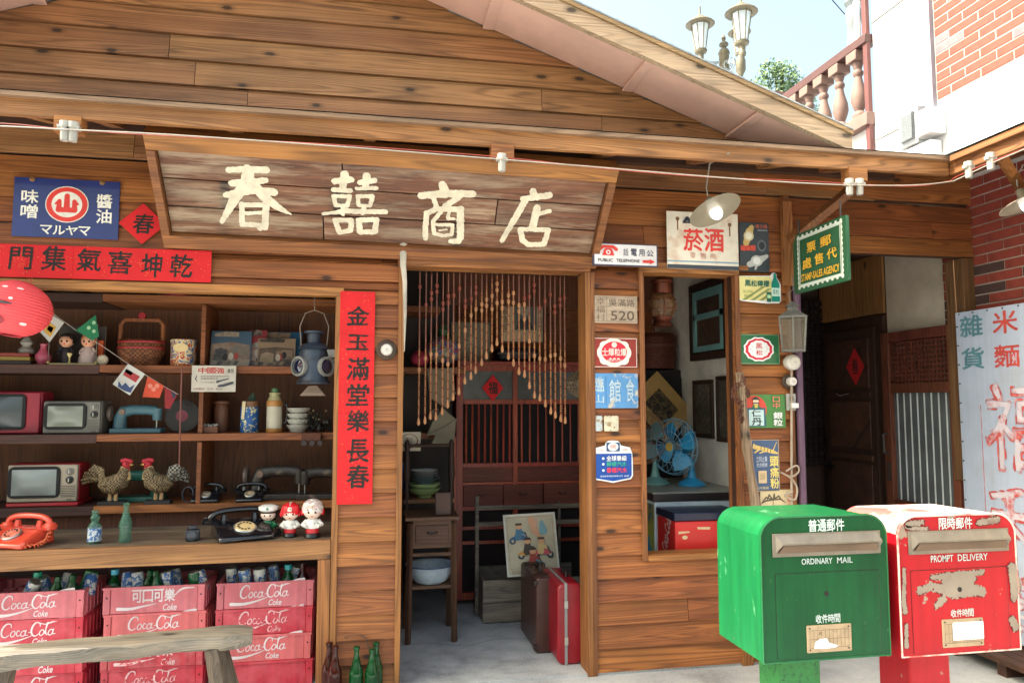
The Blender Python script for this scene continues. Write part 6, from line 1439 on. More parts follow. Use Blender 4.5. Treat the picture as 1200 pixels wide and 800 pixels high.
def crate(x, z, Y, label, col, mark, wornmark=False):
    t = thing('soda_crate', label, 'crate', (x, Y, z), group='stacked plastic soda crates'); h, w_, d = CH_, CW_, CD_; key = 'c'
    if key not in crate_proto:
        b = MB()
        for a in ((-w_/2+.035, w_/2-.035, 0, .008), (-w_/2+.035, w_/2-.035, d-.008, d)): b.box(a[0], a[1], a[2]+.004 if a[2] == 0 else a[2]-.004, a[3]+.004 if a[2] == 0 else a[3]-.004, .0, h-.002)
        for s in (-1, 1): b.box(s*w_/2-(.012 if s > 0 else 0), s*w_/2+(.012 if s < 0 else 0), .036, d-.036, 0, h-.002)
        for sx_ in (-1, 1):
            for y in (0, d-.035): b.box(sx_*(w_/2)-(.034 if sx_ > 0 else 0), sx_*(w_/2)+(.034 if sx_ < 0 else 0), y, y+.035, 0, h-.002)
        b.box(-w_/2+.036, w_/2-.036, .013, d-.013, .005, .012)
        for i in range(1, 6): b.box(-w_/2+i*w_/6-.003, -w_/2+i*w_/6+.003, .014, d-.014, .013, h-.03)
        for i in range(1, 4): b.box(-w_/2+.013, w_/2-.013, i*d/4-.003, i*d/4+.003, .0135, h-.031)
        o = b.build('case', CP[0], t, bevel=.003, local=True); crate_proto[key] = o.data
        r = MB()
        for q in ((-w_/2-.003, w_/2+.003, -.003, .006), (-w_/2-.003, w_/2+.003, d-.006, d+.003)): r.box(*q, h-.012, h-.0005)
        for q in ((-w_/2-.003, -w_/2+.007), (w_/2-.007, w_/2+.003)): r.box(*q, .0065, d-.0065, h-.012, h-.0005)
        ro = r.build('rim', CP[0], t, local=True); crate_proto['r'] = ro.data
        ho = MB(front(0, 0, 0)); 
        for s in (-1, 1): ho.lathe([(.0045, 0), (.004, .0008)], (s*(w_/2-.018), h*.62, .0005), 10, 'z')
        hh = ho.build('hole', INK, t, local=True); crate_proto['h'] = hh.data
        sd_ = MB()
        for k in range(5): sd_.box(w_/2-.0005, w_/2+.004, .045+.05*k, .05+.05*k, .01, h-.02)
        so_ = sd_.build('side_rib', CP[0], t, local=True); crate_proto['s'] = so_.data
        for k, f in (('C', script_mark), ('K', cjk_mark)):
            oo = f().build('m', CWH, None); crate_proto[k] = oo.data; bpy.data.objects.remove(oo)
        parts = [o, ro, hh, so_]
    else:
        parts = []
        for nm, k in (('case', 'c'), ('rim', 'r'), ('hole', 'h'), ('side_rib', 's')):
            o = bpy.data.objects.new(nm, crate_proto[k]); SC.collection.objects.link(o); o.parent = t; parts.append(o)
            if nm == 'case':
                bv = o.modifiers.new('bevel', 'BEVEL'); bv.width = .003; bv.segments = 2; bv.limit_method = 'ANGLE'; bv.angle_limit = radians(40)
    for o in (parts[0], parts[1], parts[3]):
        o.material_slots[0].link = 'OBJECT'; o.material_slots[0].material = col
    if mark:
        o = bpy.data.objects.new('lettering', crate_proto[mark]); SC.collection.objects.link(o); o.parent = t; o.location = (0, .0037, .06)
        o.material_slots[0].link = 'OBJECT'; o.material_slots[0].material = CWW if wornmark else CWH
    return t
YC = .12
ords = ('top', 'second', 'third', 'bottom')
stacks = {'left': (W(100, 690, YC)[0]-CW_/2, [(0, 'C', 0), (1, 'C', 0), (1, 'K', 0), (1, 'C', 0)], 'left stack'),
          'middle': (W(120, 700, YC)[0]+CW_/2+.005, [(0, 'K', 0), (2, 'C', 0), (3, 'K', 1), (1, 'C', 1)], 'middle stack'),
          'right': (W(254, 690, YC)[0]+CW_/2, [(0, 'C', 0), (1, 'C', 1), (2, 'C', 0), (1, None, 0)], 'right stack')}
cname = {0: 'pale faded pink', 1: 'red', 2: 'salmon pink', 3: 'scuffed red'}
mk = {'C': 'script lettering', 'K': 'four Chinese characters', None: 'no lettering'}
for nm, (xx, rows2, ds_) in stacks.items():
    zb_ = .008
    for i, (c, mrk, wn) in enumerate(rows2):
        crate(xx+random.uniform(-.007, .007), zb_+CH_*(3-i), YC+random.uniform(-.01, .01), '%s crate with %s%s, %s of the %s' % (cname[c], 'worn ' if wn else '', mk[mrk], ords[i], ds_), CP[c], mrk, wn)
xx = stacks['left'][0]-.51
for i, (c, mrk) in enumerate(((1, 'C'), (0, 'C'), (1, 'C'), (1, 'C'))): crate(xx, .008+CH_*(3-i), YC+.02, '%s crate at the far left edge, %s of its stack' % (cname[c], ords[i]), CP[c], mrk)
ZT = .008+CH_*4
CAN = [picture('can_white_blue', [(196, 196, 190), (200, 200, 196), (50, 96, 160), (190, 190, 186)], 26, 6), picture('can_blue_white', [(60, 100, 160), (190, 194, 194), (64, 104, 158), (196, 190, 180)], 22, 8)]
RC2 = P_((150, 96, 60))
def can(x, y, z, label, tilt, rz, mat, h=.105, r=.032):
    t = thing('drink_can', label, 'can', (x, y, z), rz, group='empty cans lying on the crates'); t.rotation_euler = (tilt[0], tilt[1], rz)
    MB().lathe([(r*.86, 0), (r, .006), (r, h-.008), (r*.9, h)], (0, 0, 0), 18).build('wall', mat, t, smooth=True, local=True)
    MB().lathe([(r*.9, 0), (r*.88, .002), (r*.84, .0005)], (0, 0, h+.0002), 18).build('lid', CHROME, t, local=True)
def sbottle(x, y, z, label, tilt, rz, capc, mat=None, h=.16, grp='small bottles standing in the crates'):
    t = thing('small_bottle', label, 'bottle', (x, y, z), rz, group=grp); t.rotation_euler = (tilt[0], tilt[1], rz)
    MB().lathe([(.030, 0), (.033, .01), (.033, h*.45), (.028, h*.55), (.017, h*.72), (.014, h*.8), (.018, h*.84), (.013, h)], (0, 0, 0), 16).build('glass_body', mat or GD2, t, smooth=True, local=True)
    if capc: MB().lathe([(.019, 0), (.020, .026), (.0001, .028)], (0, 0, h*.83), 14).build('cap', P_(capc, rough=.35), t, smooth=True, local=True)
    MB().lathe([(.0338, .03), (.0338, .06)], (0, 0, 0), 16).build('label', picture('small_label', [(60, 90, 80), (196, 190, 150), (40, 80, 60)], 60, 2), t, local=True)
YY = YC+.12; Zin = ZT-.075
def at(px): return W(px, 675, YY)[0]
STK = {1: 'left stack', 2: 'middle stack', 3: 'right stack'}
items = [(33, 'can', 1, (.3, .5), 0, 'leftmost can'), (46, 'bot', 1, (0, 0), (40, 170, 140), 'teal-capped bottle'), (58, 'can', 1, (.2, -.4), 1, 'blue can behind the bottles'), (66, 'bot', 1, (.2, .2), None, 'uncapped dark green bottle'), (75, 'can', 1, (.1, .3), 1, 'tilted can between bottles'), (86, 'bot', 1, (.15, .1), None, 'uncapped bottle beside the green carton'), (104, 'can', 1, (.1, .35), 0, 'blue and silver can at the right end'),
         (136, 'bot', 2, (0, 0), (60, 160, 190), 'blue-capped bottle'), (150, 'can', 2, (.2, .3), 0, 'grey and blue can left of centre'), (163, 'can', 2, (.1, .2), 1, 'tall blue can in the centre'), (174, 'bot', 2, (.2, .15), None, 'first uncapped bottle'), (188, 'bot', 2, (.1, -.1), None, 'second uncapped bottle'), (199, 'can', 2, (.1, .15), 0, 'white can with a blue stripe'), (209, 'can', 2, (.3, .1), 1, 'blue striped can at the right of the middle crate'), (231, 'gcan', 2, (.1, -.12), 0, 'green can by the right rim'), (239, 'can', 2, (.3, .0), 0, 'pale can leaning on the right rim'),
         (274, 'can', 3, (.1, .12), 0, 'leftmost can'), (290, 'can', 3, (.2, .05), 1, 'blue and silver can second from left'), (306, 'can', 3, (.15, .05), 0, 'can with a blue flower print'), (323, 'can', 3, (.1, -.15), 1, 'white and blue can leaning left'), (338, 'bot', 3, (0, 0), (30, 150, 160), 'teal-capped bottle'), (355, 'brown', 3, (0, 0), None, 'thin dark brown bottle'), (346, 'can', 3, (.3, .1), 1, 'dim can behind the capped bottle')]
for n, (px, k, s, tl, c, lb) in enumerate(items):
    y = YY+(.05 if 'behind' in lb or n % 3 == 1 else 0)-.04; x = W(px, 675, y)[0]
    full = '%s on the %s of crates' % (lb, STK[s])
    if k == 'can': can(x, y, Zin+.025, full, tl, .3*n, CAN[c])
    elif k == 'gcan': can(x, y, Zin+.02, full, tl, 0, P_((30, 90, 56), rough=.3))
    elif k == 'bot': sbottle(x, y-.02, Zin, full, tl, 0, c, h=.145)
    else: sbottle(x, y-.02, Zin, full, tl, 0, c, mat=BG, h=.15)
t = thing('green_carton', 'tall translucent green carton leaning over the right rim of the left crate stack', 'carton', (W(98, 675, YY)[0], YY, Zin+.03)); t.rotation_euler = (.1, .35, .2)
MB().box(-.03, .03, -.02, .02, 0, .12).build('box', paint('green_plastic', (56, 120, 76), rough=.3), t, local=True, bevel=.004)
# bottles standing by the post
Yb = -.10
for px, top, mat, lb, h in ((393, 756, BG, 'brown glass bottle in front, left of the green ones at the post foot', .30), (386, 752, BG, 'brown glass bottle behind the other brown one', .31), (418, 757, GD2, 'green glass bottle in the middle at the foot of the post', .29), (441, 752, GD2, 'green glass bottle at the back right at the foot of the post', .31), (436, 760, GD2, 'green glass bottle at the front right at the foot of the post', .29)):
    Y_ = Yb+(.06 if 'b' in lb and 'back' in lb or 'behind' in lb else 0); x, zt = W(px, top, Y_)
    t = thing('glass_bottle', lb, 'bottle', (x, Y_, .002), group='glass bottles at the foot of the post'); bottle(MB(), zt, .036, .013, hips=False).build('glass_body', mat, t, smooth=True, local=True)
    MB().lathe([(.0168, zt*.94), (.0168, zt*.985)], (0, 0, 0), 12).build('crown_ring', mat, t, smooth=True, local=True)
sp = [(404+i*.9, 747-(4*sin(i/28*pi))+(1.6 if i % 2 else -1.6)) for i in range(30)]
pts = [(W(a, b, -.04)[0], -.04-.004*(i % 2), W(a, b, -.04)[1]) for i, (a, b) in enumerate(sp)]; e = pts[-1]
tag(MB().tube(pts+[(e[0]+.01, -.04, e[2]-.05)], .002, 5).build('wire_spring', P_((60, 54, 50))), 'thin stretched wire spring nailed to the post above the green bottles', 'spring')
# bench
bn_ = thing('log_bench', 'grey weathered half-log bench across the lower left in front of the crates', 'bench', (-1.1, -.6, 0))
BW2 = wood('bleached_log', (96, 90, 82), (142, 134, 122), weather=.3, var=.1)
zb = .47; a = Vector((*G(-40, 765, zb+.03), zb)); b_ = Vector((*G(296, 738, zb+.02), zb))
d = (b_-a); nrm = Vector((-d.y, d.x, 0)).normalized(); n = 26; m = MB(); rr = random.Random(4); rings = []
for i in range(n+1):
    c = a+d*(i/n); w1 = .085+.01*sin(i*.9)+rr.uniform(-.004, .004); h1 = .05+.006*sin(i*.6); tk = 1 if i < n-1 else (.93 if i < n else .75)
    pr = [(-w1, .0), (-w1*.97, .028), (-w1*.6, .036), (0, .038), (w1*.6, .036), (w1*.97, .026), (w1, -.004), (w1*.7, -h1*.7), (0, -h1), (-w1*.75, -h1*.6)]
    rings.append([m.P(c+nrm*(p*tk+rr.uniform(-.002, .002))+Vector((0, 0, q*tk+rr.uniform(-.0015, .0015)))) for p, q in pr])
for i in range(n):
    for k in range(10): m.F((rings[i][k], rings[i][(k+1) % 10], rings[i+1][(k+1) % 10], rings[i+1][k]))
m.F(rings[0][::-1]); m.F(rings[-1]); m.build('seat', BW2, bn_, smooth=True, ang=50)
LB = wood('bench_leg_timber', (76, 64, 54), (118, 102, 86), axis='z')
for f_, s in ((.86, 1), (.02, -1), (.12, -1)):
    c = a+d*f_
    for q in ((-1, 1) if f_ != .12 else (1,)):
        MB().tube([(c.x, c.y+q*.05, zb-.03), (c.x+s*.05, c.y+q*.09, .23), (c.x+s*.09, c.y+q*.11, .0)], [.036, .040, .042], 7).build('leg', LB, bn_, smooth=True, ang=50)
# ================================================================ BEAD CURTAIN
bc = thing('bead_curtain', 'wooden bead curtain of many strands with a scalloped lower edge in the doorway', 'bead curtain', (.68, .09, 2.23))
bx = [120, 146, 172, 198, 224, 250, 274, 297, 322, 350, 373, 398, 421, 446, 467, 490, 518, 540, 563, 588, 612, 634, 656, 680, 704, 728, 748, 767]
by = [795, 790, 770, 772, 750, 718, 685, 660, 612, 592, 565, 530, 500, 468, 440, 470, 503, 532, 570, 582, 633, 676, 688, 714, 746, 764, 780, 788]
BEAD = [paint('bead_tan', (158, 110, 74), rough=.4), paint('bead_red_brown', (120, 56, 40), rough=.4), paint('bead_pink_brown', (128, 88, 76), rough=.45)]
MB().box(.17, 1.18, .07, .11, 2.236, 2.26).build('rail', TRIM, bc)
rr = random.Random(11)
for i, (u, v) in enumerate(zip(bx, by)):
    px = 460+u/3.81; top = 2.236; x, _ = W(px, 400, .09); zb = W(px, 290+v/3.81, .09)[1]
    prof, mis = [(.001, zb), (.0085, zb+.008), (.0095, zb+.018), (.006, zb+.038), (.0022, zb+.050)], [0, 0, 0, 0]; z = zb+.051
    mid = top-.10-.02*abs((i*5) % 7); n = 0; low = zb+.42
    while z < top-.02:
        big = (abs(z-mid) < .02) or (abs(z-(zb+.30+.07*sin(i*.8))) < .022 and n % 3 == 0)
        if big: r, h, c = .0095, .034, 0 if z < low else 1
        elif z < low: r, h, c = .0054 if n % 5 else .0076, .0085, (0 if n % 5 else 1)
        else: r, h, c = .0044 if n % 9 else .0066, .0075, 2 if n % 9 else 1
        prof += [(.0018, z), (r, z+h*.3), (r, z+h*.7), (.0018, z+h)]; mis += [c]*4; z += h+.0015; n += 1
    prof.append((.0015, top)); mis.append(2)
    MB().lathe(prof, (x+rr.uniform(-.003, .003), .09+rr.uniform(-.003, .003), 0), 6, mis=mis).build('strand', BEAD, bc, smooth=True)

# ================================================================ ROOM BEHIND THE DOORWAY
YCb = 1.45
def rx(px, Y=YCb): return W(px, 450, Y)[0]
def rz_(py, Y=YCb, px=600): return W(px, py, Y)[1]
cb = thing('red_brown_cabinet', 'tall red-brown cabinet with glazed top panels, spindle doors and small drawers', 'cabinet', (1.1, YCb, 0))
xa, xb = rx(535), rx(690); z0, z1 = rz_(700), rz_(428)
MB().box(xa, xb, YCb+.03, 1.97, z0, z1).build('carcass', REDW, cb)
MB().box(xa, xb, YCb-.004, YCb+.45, z1+.001, z1+.03).build('top_board', REDW, cb, bevel=.003)
zs = [rz_(p) for p in (436, 470, 478, 542, 565, 571, 586, 592)]
for a, b_ in ((xa, xa+.05), (rx(604)-.018, rx(604)+.018), (xb-.05, xb)): MB().box(a, b_, YCb, YCb+.029, z0, z1).build('stile', REDW, cb, bevel=.002)
for za, zb in ((zs[1]-.02, zs[1]+.012), (zs[3]-.03, zs[3]), (zs[4]-.012, zs[4]+.005), (zs[7]-.03, zs[7]), (z1-.045, z1), (z0, z0+.05)):
    for a, b_ in ((xa+.051, rx(604)-.019), (rx(604)+.019, xb-.051)): MB().box(a, b_, YCb+.002, YCb+.028, za, zb).build('rail', REDW, cb)
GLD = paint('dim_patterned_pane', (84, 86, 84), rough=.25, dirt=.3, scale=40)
for a, b_ in ((xa+.051, rx(604)-.019), (rx(604)+.019, xb-.051)):
    MB().box(a, b_, YCb+.018, YCb+.029, zs[1]+.013, z1-.046).build('glass_pane', GLD, cb)
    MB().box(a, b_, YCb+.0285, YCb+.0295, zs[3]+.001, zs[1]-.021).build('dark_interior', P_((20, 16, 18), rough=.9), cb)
    MB().box(a, b_, YCb+.015, YCb+.028, zs[4]+.006, zs[3]-.031).build('lower_panel', wood('cabinet_panel', (84, 30, 22), (124, 50, 36), knots=False), cb, bevel=.002)
    n = 8
    for k in range(n):
        x = a+(b_-a)*(k+.5)/n; MB().lathe([(.007, zs[3]), (.010, zs[3]+.06), (.007, zs[1]-.08), (.007, zs[1]-.02)], (x, YCb+.012, 0), 8).build('spindle', REDW, cb, smooth=True)
for k in range(3):
    a = xa+.055+(xb-xa-.11)/3*k; b_ = a+(xb-xa-.11)/3-.01
    o = MB().box(a, b_, YCb-.002, YCb+.026, zs[7]+.003, zs[4]-.014).build('drawer', wood('cabinet_drawer', (92, 36, 26), (130, 56, 42), knots=False), cb, bevel=.003)
    MB().tube([((a+b_)/2-.03, YCb-.003, (zs[7]+zs[4])/2+.004), ((a+b_)/2-.02, YCb-.018, (zs[7]+zs[4])/2-.004), ((a+b_)/2+.02, YCb-.018, (zs[7]+zs[4])/2-.004), ((a+b_)/2+.03, YCb-.003, (zs[7]+zs[4])/2+.004)], .004, 6).build('handle', P_((50, 34, 30), rough=.4), o)
for zz in (rz_(617), rz_(634)): MB().box(xa+.051, xb-.051, YCb+.0, YCb+.02, zz-.012, zz+.012).build('cross_bar', REDW, cb)
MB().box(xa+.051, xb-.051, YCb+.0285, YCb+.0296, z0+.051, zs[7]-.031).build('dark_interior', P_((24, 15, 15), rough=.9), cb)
for px in (560, 645, 665):
    o = MB().lathe([(.03, 0), (.035, .1), (.02, .15)], (0, 0, 0), 14).build('dim_pot', P_((70, 74, 80))); 
    o.location = (rx(px), YCb-.0+.06, -5); bpy.data.objects.remove(o)
sign('fortune_diamond', 'red paper diamond with the character 福 on the cabinet glass', 'paper diamond', None, RPAP, [('t', '福', .28, .28, .72, .72, INK, {'bold': .04})], fr=front(rx(566, 1.40), rz_(470, 1.40), YCb-.006), size=(rx(591)-rx(566), rz_(439)-rz_(470)), outline=[(.5, 0), (1, .5), (.5, 1), (0, .5)], thick=.002, bname='paper')
# portrait poster
x0, z1_ = W(586, 327, 1.62); x1, z0_ = W(637, 402, 1.62)
t, fr, Wd, H = sign('portrait_poster', 'aged framed poster with a faded portrait between columns of writing', 'poster', None, P_((196, 174, 142)), [
    ('r', .26, .02, .5, .18, P_((56, 76, 84))), ('r', .3, .28, .84, .80, P_((96, 104, 96))), ('e', .56, .46, .12, .13, P_((168, 160, 140))), ('p', [(.36, .78), (.46, .62), (.66, .62), (.78, .78)], P_((44, 56, 62))), ('p', [(.44, .40), (.5, .33), (.62, .33), (.68, .40), (.66, .36), (.56, .30), (.46, .34)], INK), ('e', .52, .45, .012, .01, INK), ('e', .60, .45, .012, .01, INK),
    ('v', '為國為民', .07, .28, .17, .85, P_((90, 60, 46))), ('v', '福壽康寧', .87, .28, .96, .85, P_((90, 60, 46))), ('t', '光陰', .62, .06, .9, .14, P_((120, 100, 80))), ('f', 0, 0, 1, 1, .008, P_((70, 46, 34)))], fr=front(x0, z0_, 1.62), size=(x1-x0, z1_-z0_), thick=.012, bname='paper')
x0, z1_ = W(528, 378, 1.66); x1, z0_ = W(573, 428, 1.66)
sign('pale_board', 'plain greenish grey board leaning on the cabinet top left of the poster', 'board', None, P_((118, 110, 92)), [('t', '茶', .4, .35, .6, .6, P_((150, 144, 124)))], fr=front(x0, z0_, 1.60), size=(x1-x0, z1_-z0_), thick=.01)
t = thing('dark_hamper', 'black rounded case lying on the cabinet top under the poster', 'case', (rx(605, 1.6), 1.6, z1+.031))
MB().box(-.16, .16, -.1, .1, 0, .11).build('case_body', P_((26, 24, 26), rough=.5), t, local=True, bevel=.03)
MB().box(-.165, .165, -.105, .105, .06, .068).build('lid_seam', P_((70, 66, 62), rough=.4), t, local=True)
# left inner shelves
sh = thing('inner_shelves', 'dim shelves on the left inside the doorway holding cloths and dishes', 'shelves', (.3, 1.5, 0))
for py, x_end in ((362, 516), (434, 545), (511, 528)):
    zz = rz_(py, 1.25, 490); MB().box(-.099, W(x_end, py, 1.25)[0], 1.25, 1.6, zz-.022, zz+.022).build('shelf_board', SHELF, sh)
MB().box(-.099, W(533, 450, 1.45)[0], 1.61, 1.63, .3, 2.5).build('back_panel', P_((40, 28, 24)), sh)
MB().box(W(530, 450, 1.3)[0], W(534, 450, 1.3)[0], 1.26, 1.3, 0.0, rz_(511, 1.3, 530)).build('post', REDW, sh)
MB().box(W(526, 300, 1.3)[0]-.002, 2.37, 1.50, 1.52, 2.23, 2.5).build('header_board', BACK, sh)
def inb(px, py, Y): a, b = W(px, py, Y); return a, b
# patterned cloth ball, pink ball, bags
x, z = inb(520, 428, 1.35)
t = thing('patterned_bundle', 'multicoloured striped round bundle on the upper inner shelf', 'bundle', (x, 1.38, z)); 
m = MB(); m.ball((0, 0, .11), .13, 18, 12, sz=.85); m.build('cloth', picture('striped_cloth', [(60, 110, 80), (180, 70, 70), (60, 90, 150), (170, 150, 130), (70, 120, 90), (150, 60, 90)], 16, 5), t, smooth=True, local=True)
MB().lathe([(.03, .2), (.045, .26), (.02, .3), (0, .31)], (0, 0, 0), 12).build('knot', P_((50, 90, 60)), t, smooth=True, local=True)
x, z = inb(492, 430, 1.33); t = thing('pink_bundle', 'dark pink rounded cloth bundle left of the striped bundle', 'bundle', (x, 1.33, z)); MB().ball((0, 0, .06), .07, 14, 10, sz=.85).build('cloth', P_((176, 50, 80), rough=.8), t, smooth=True, local=True); MB().tube([(-.05, -.05, .09), (0, -.068, .07), (.05, -.05, .1)], .006, 6).build('fold', P_((140, 34, 62)), t, smooth=True, local=True)
def cloth(name, label, pts, col, Y, mat=None, th=.03):
    t = thing(name, label, name.split('_')[-1], (W(*pts[0], Y)[0], Y, W(*pts[0], Y)[1])); P = [W(a, b, Y) for a, b in pts]
    o = MB().prism(P, Y, Y+th).build('cloth', mat or paint('cloth_%d' % col[0], col, rough=.9, dirt=.3, scale=6), t, bevel=.01); recalc(o)
    c = P[0]; e = P[len(P)//2]; MB().tube([(c[0], Y-.003, c[1]), ((c[0]+e[0])/2+.02, Y-.008, (c[1]+e[1])/2), (e[0], Y-.003, e[1])], .006, 6).build('fold', mat or MATS['cloth_%d' % col[0]], t, smooth=True)
cloth('canvas_bag', 'grey-beige canvas bag hanging under the striped bundle', [(500, 432), (531, 430), (534, 462), (522, 478), (504, 466)], (134, 118, 98), 1.15)
cloth('folded_cloth', 'grey-green folded cloth hanging at an angle below the bag', [(535, 491), (520, 478), (506, 494), (500, 510), (510, 510), (505, 521), (532, 521)], (140, 132, 112), 1.12)
cloth('draped_cloth', 'narrow striped cloth draped behind the folded cloth', [(505, 480), (514, 478), (521, 496), (512, 512), (503, 505)], (112, 100, 84), 1.19)
WKP = weave('pale_rattan', (170, 150, 124), (120, 104, 84), 60.)
t = thing('rattan_hat', 'pale woven rattan hat hung at the right inside the doorway', 'hat', (W(677, 450, 1.0)[0], 1.0, W(677, 480, 1.0)[1]))
x, z = W(682, 450, 1.0); MB().lathe([(.115, 0), (.10, .02), (.07, .05), (.06, .07), (0, .08)], (x, 1.0, z), 22, 'y', sy=.85).build('crown', WKP, t, smooth=True); MB().tube([(x-.1, .98, z+.0), (x, .95, z+.16), (x+.08, .98, z+.05)], .003, 5).build('string', P_((150, 130, 100)), t)
# small round-mark card, blue bottle, bowls
x0, z1_ = W(470, 506, 1.05); x1, z0_ = W(493, 528, 1.05)
sign('round_mark_card', 'small cream card with a red ring left of the hanging cloths', 'card', None, P_((190, 180, 160)), [('e', .5, .48, .38, .38, P_((130, 50, 46))), ('e', .5, .46, .33, .33, P_((190, 180, 160))), ('t', '黑松', .34, .28, .66, .62, P_((120, 60, 54)))], fr=front(x0-.02, z0_, 1.05), size=(x1-x0+.02, z1_-z0_), thick=.005)
x, z = W(473, 573, 1.1); t = thing('blue_bottle', 'tall dark blue container at the left inner edge of the doorway', 'container', (x-.01, 1.2, W(473, 574, 1.2)[1])); MB().lathe([(.03, 0), (.032, .01), (.032, .14), (.024, .15), (.024, .17)], (0, 0, 0), 16).build('body', P_((30, 60, 130), rough=.3), t, smooth=True, local=True); MB().lathe([(.026, .171), (.026, .185)], (0, 0, 0), 14).build('cap', P_((40, 90, 150), rough=.3), t, local=True)
# wash stand / chair with bowls
st_ = thing('old_chair', 'dark brown turned-post chair behind the little drawer table', 'chair', (W(500, 600, 1.05)[0], 1.05, 0))
xs = [W(477, 550, 1.0)[0], W(529, 550, 1.0)[0]]; zt_ = W(500, 520, 1.0)[1]; zseat = W(500, 584, 1.0)[1]
for x in xs: MB().lathe([(.02, 0), (.022, zseat), (.016, zseat+.1), (.026, zseat+.16), (.016, zt_-.05), (.02, zt_), (.008, zt_+.03)], (x, 1.0, 0), 10).build('post', DARKV, st_, smooth=True)
MB().tube([(xs[0], 1.0, zt_-.01), (xs[1], 1.0, zt_-.01)], .012, 8).build('back_rail', DARKW, st_, smooth=True)
MB().box(xs[0]-.02, xs[1]+.02, .98, 1.40, zseat-.03, zseat).build('seat', wood('chair_seat', (110, 68, 42), (150, 100, 66), knots=False), st_, bevel=.005)
MB().box(xs[0]+.02, xs[1]-.02, .99, 1.01, zseat-.16, zseat-.10).build('front_rail', DARKW, st_)
for i in range(6):
    green = i < 2; t = thing('bowl', ('pale green bowl, %s of the stack on the chair' % ('lowest' if i == 0 else 'second')) if green else '%s dish of the four above the green bowls on the chair' % ('grey-blue', 'pale blue', 'white-rimmed', 'topmost white')[i-2], 'bowl', (W(497, 575, 1.08)[0], 1.08, zseat+.001+(.03*i if green else .05+.018*i)), group='stack of bowls on the chair')
    r = .115-.004*i
    MB().lathe([(r*.42, 0), (r*.45, .012), (r*.8, .035), (r, .065 if green else .045), (r*.97, .065 if green else .045), (r*.75, .03), (.0001, .02)], (0, 0, 0), 28).build('dish', P_([(150, 176, 120), (160, 182, 130), (128, 146, 158), (146, 160, 168), (168, 172, 170), (184, 188, 184)][i], rough=.25), t, smooth=True, local=True)
# small drawer table with enamel basin
ta = thing('drawer_table', 'small brown table with one drawer and a lower rack, inside the doorway', 'table', (W(505, 650, .72)[0], .72, 0))
Yt = .66; X0, X1 = W(478, 640, Yt)[0], W(534, 640, Yt)[0]; ZT_ = W(505, 609, Yt)[1]
TW = wood('table_timber', (78, 50, 36), (122, 84, 62), axis='z', knots=False); TWX = wood('table_timber_x', (78, 50, 36), (122, 84, 62), knots=False)
for x in (X0+.015, X1-.015):
    for y in (Yt, Yt+.33): MB().tube([(x, y, ZT_-.02), (x+(-.01 if x < X0+.1 else .01), y, 0.013)], .019, 4).build('leg', TW, ta)
MB().box(X0-.02, X1+.02, Yt-.03, Yt+.36, ZT_, ZT_+.022).build('table_top', TWX, ta, bevel=.003)
MB().box(X0+.03, X1-.03, Yt-.008, Yt+.01, ZT_-.17, ZT_-.002).build('apron', TWX, ta)
o = MB().box(X0+.045, X1-.045, Yt-.018, Yt-.009, ZT_-.14, ZT_-.03).build('drawer', TWX, ta, bevel=.003)
xm = (X0+X1)/2; MB().tube([(xm-.03, Yt-.02, ZT_-.07), (xm-.025, Yt-.035, ZT_-.078), (xm+.025, Yt-.035, ZT_-.078), (xm+.03, Yt-.02, ZT_-.07)], .004, 6).build('handle', P_((30, 26, 24), rough=.4), o)
MB().box(X0+.03, X1-.03, Yt-.006, Yt+.006, ZT_-.22, ZT_-.20).build('rail', TWX, ta)
zr = W(505, 690, Yt)[1]; 
for k in range(3): MB().box(X0+.02, X1-.02, Yt+.01+.11*k, Yt+.10+.11*k, zr, zr+.018).build('rack_slat', TWX, ta)
t = thing('enamel_basin', 'white enamel basin with a blue rim and flower pattern on the rack under the table', 'basin', (xm, Yt+.12, zr+.019))
MB().lathe([(.09, 0), (.115, .02), (.135, .06), (.145, .105), (.158, .11), (.156, .114), (.14, .106), (.12, .05), (.09, .01), (.0001, .01)], (0, 0, 0), 32).build('bowl_body', paint('basin_enamel', (178, 194, 206), wear=(130, 150, 176), amount=.36, rough=.25, scale=30), t, smooth=True, local=True)
MB().tube([(.158*cos(a), .158*sin(a), .112) for a in np.linspace(0, 2*pi, 33)[:-1]], .004, 6, closed=True).build('rim', P_((60, 70, 110), rough=.3), t, smooth=True, local=True)
# things on the table: brown tablets
t = thing('wooden_block', 'dark leather-brown book leaning on the little table', 'book', (W(520, 600, Yt)[0], Yt+.05, ZT_+.022))
MB().rbox((0, .0, .07), (.10, .02, .14), (-.15, 0, 0)).build('cover', P_((70, 46, 38)), t, local=True, bevel=.003); MB().rbox((0, -.012, .07), (.085, .004, .12), (-.15, 0, 0)).build('panel', P_((84, 58, 46)), t, local=True)
MB().rbox((0, 0, 0), (.01, .01, .01), (0, 0, 0))
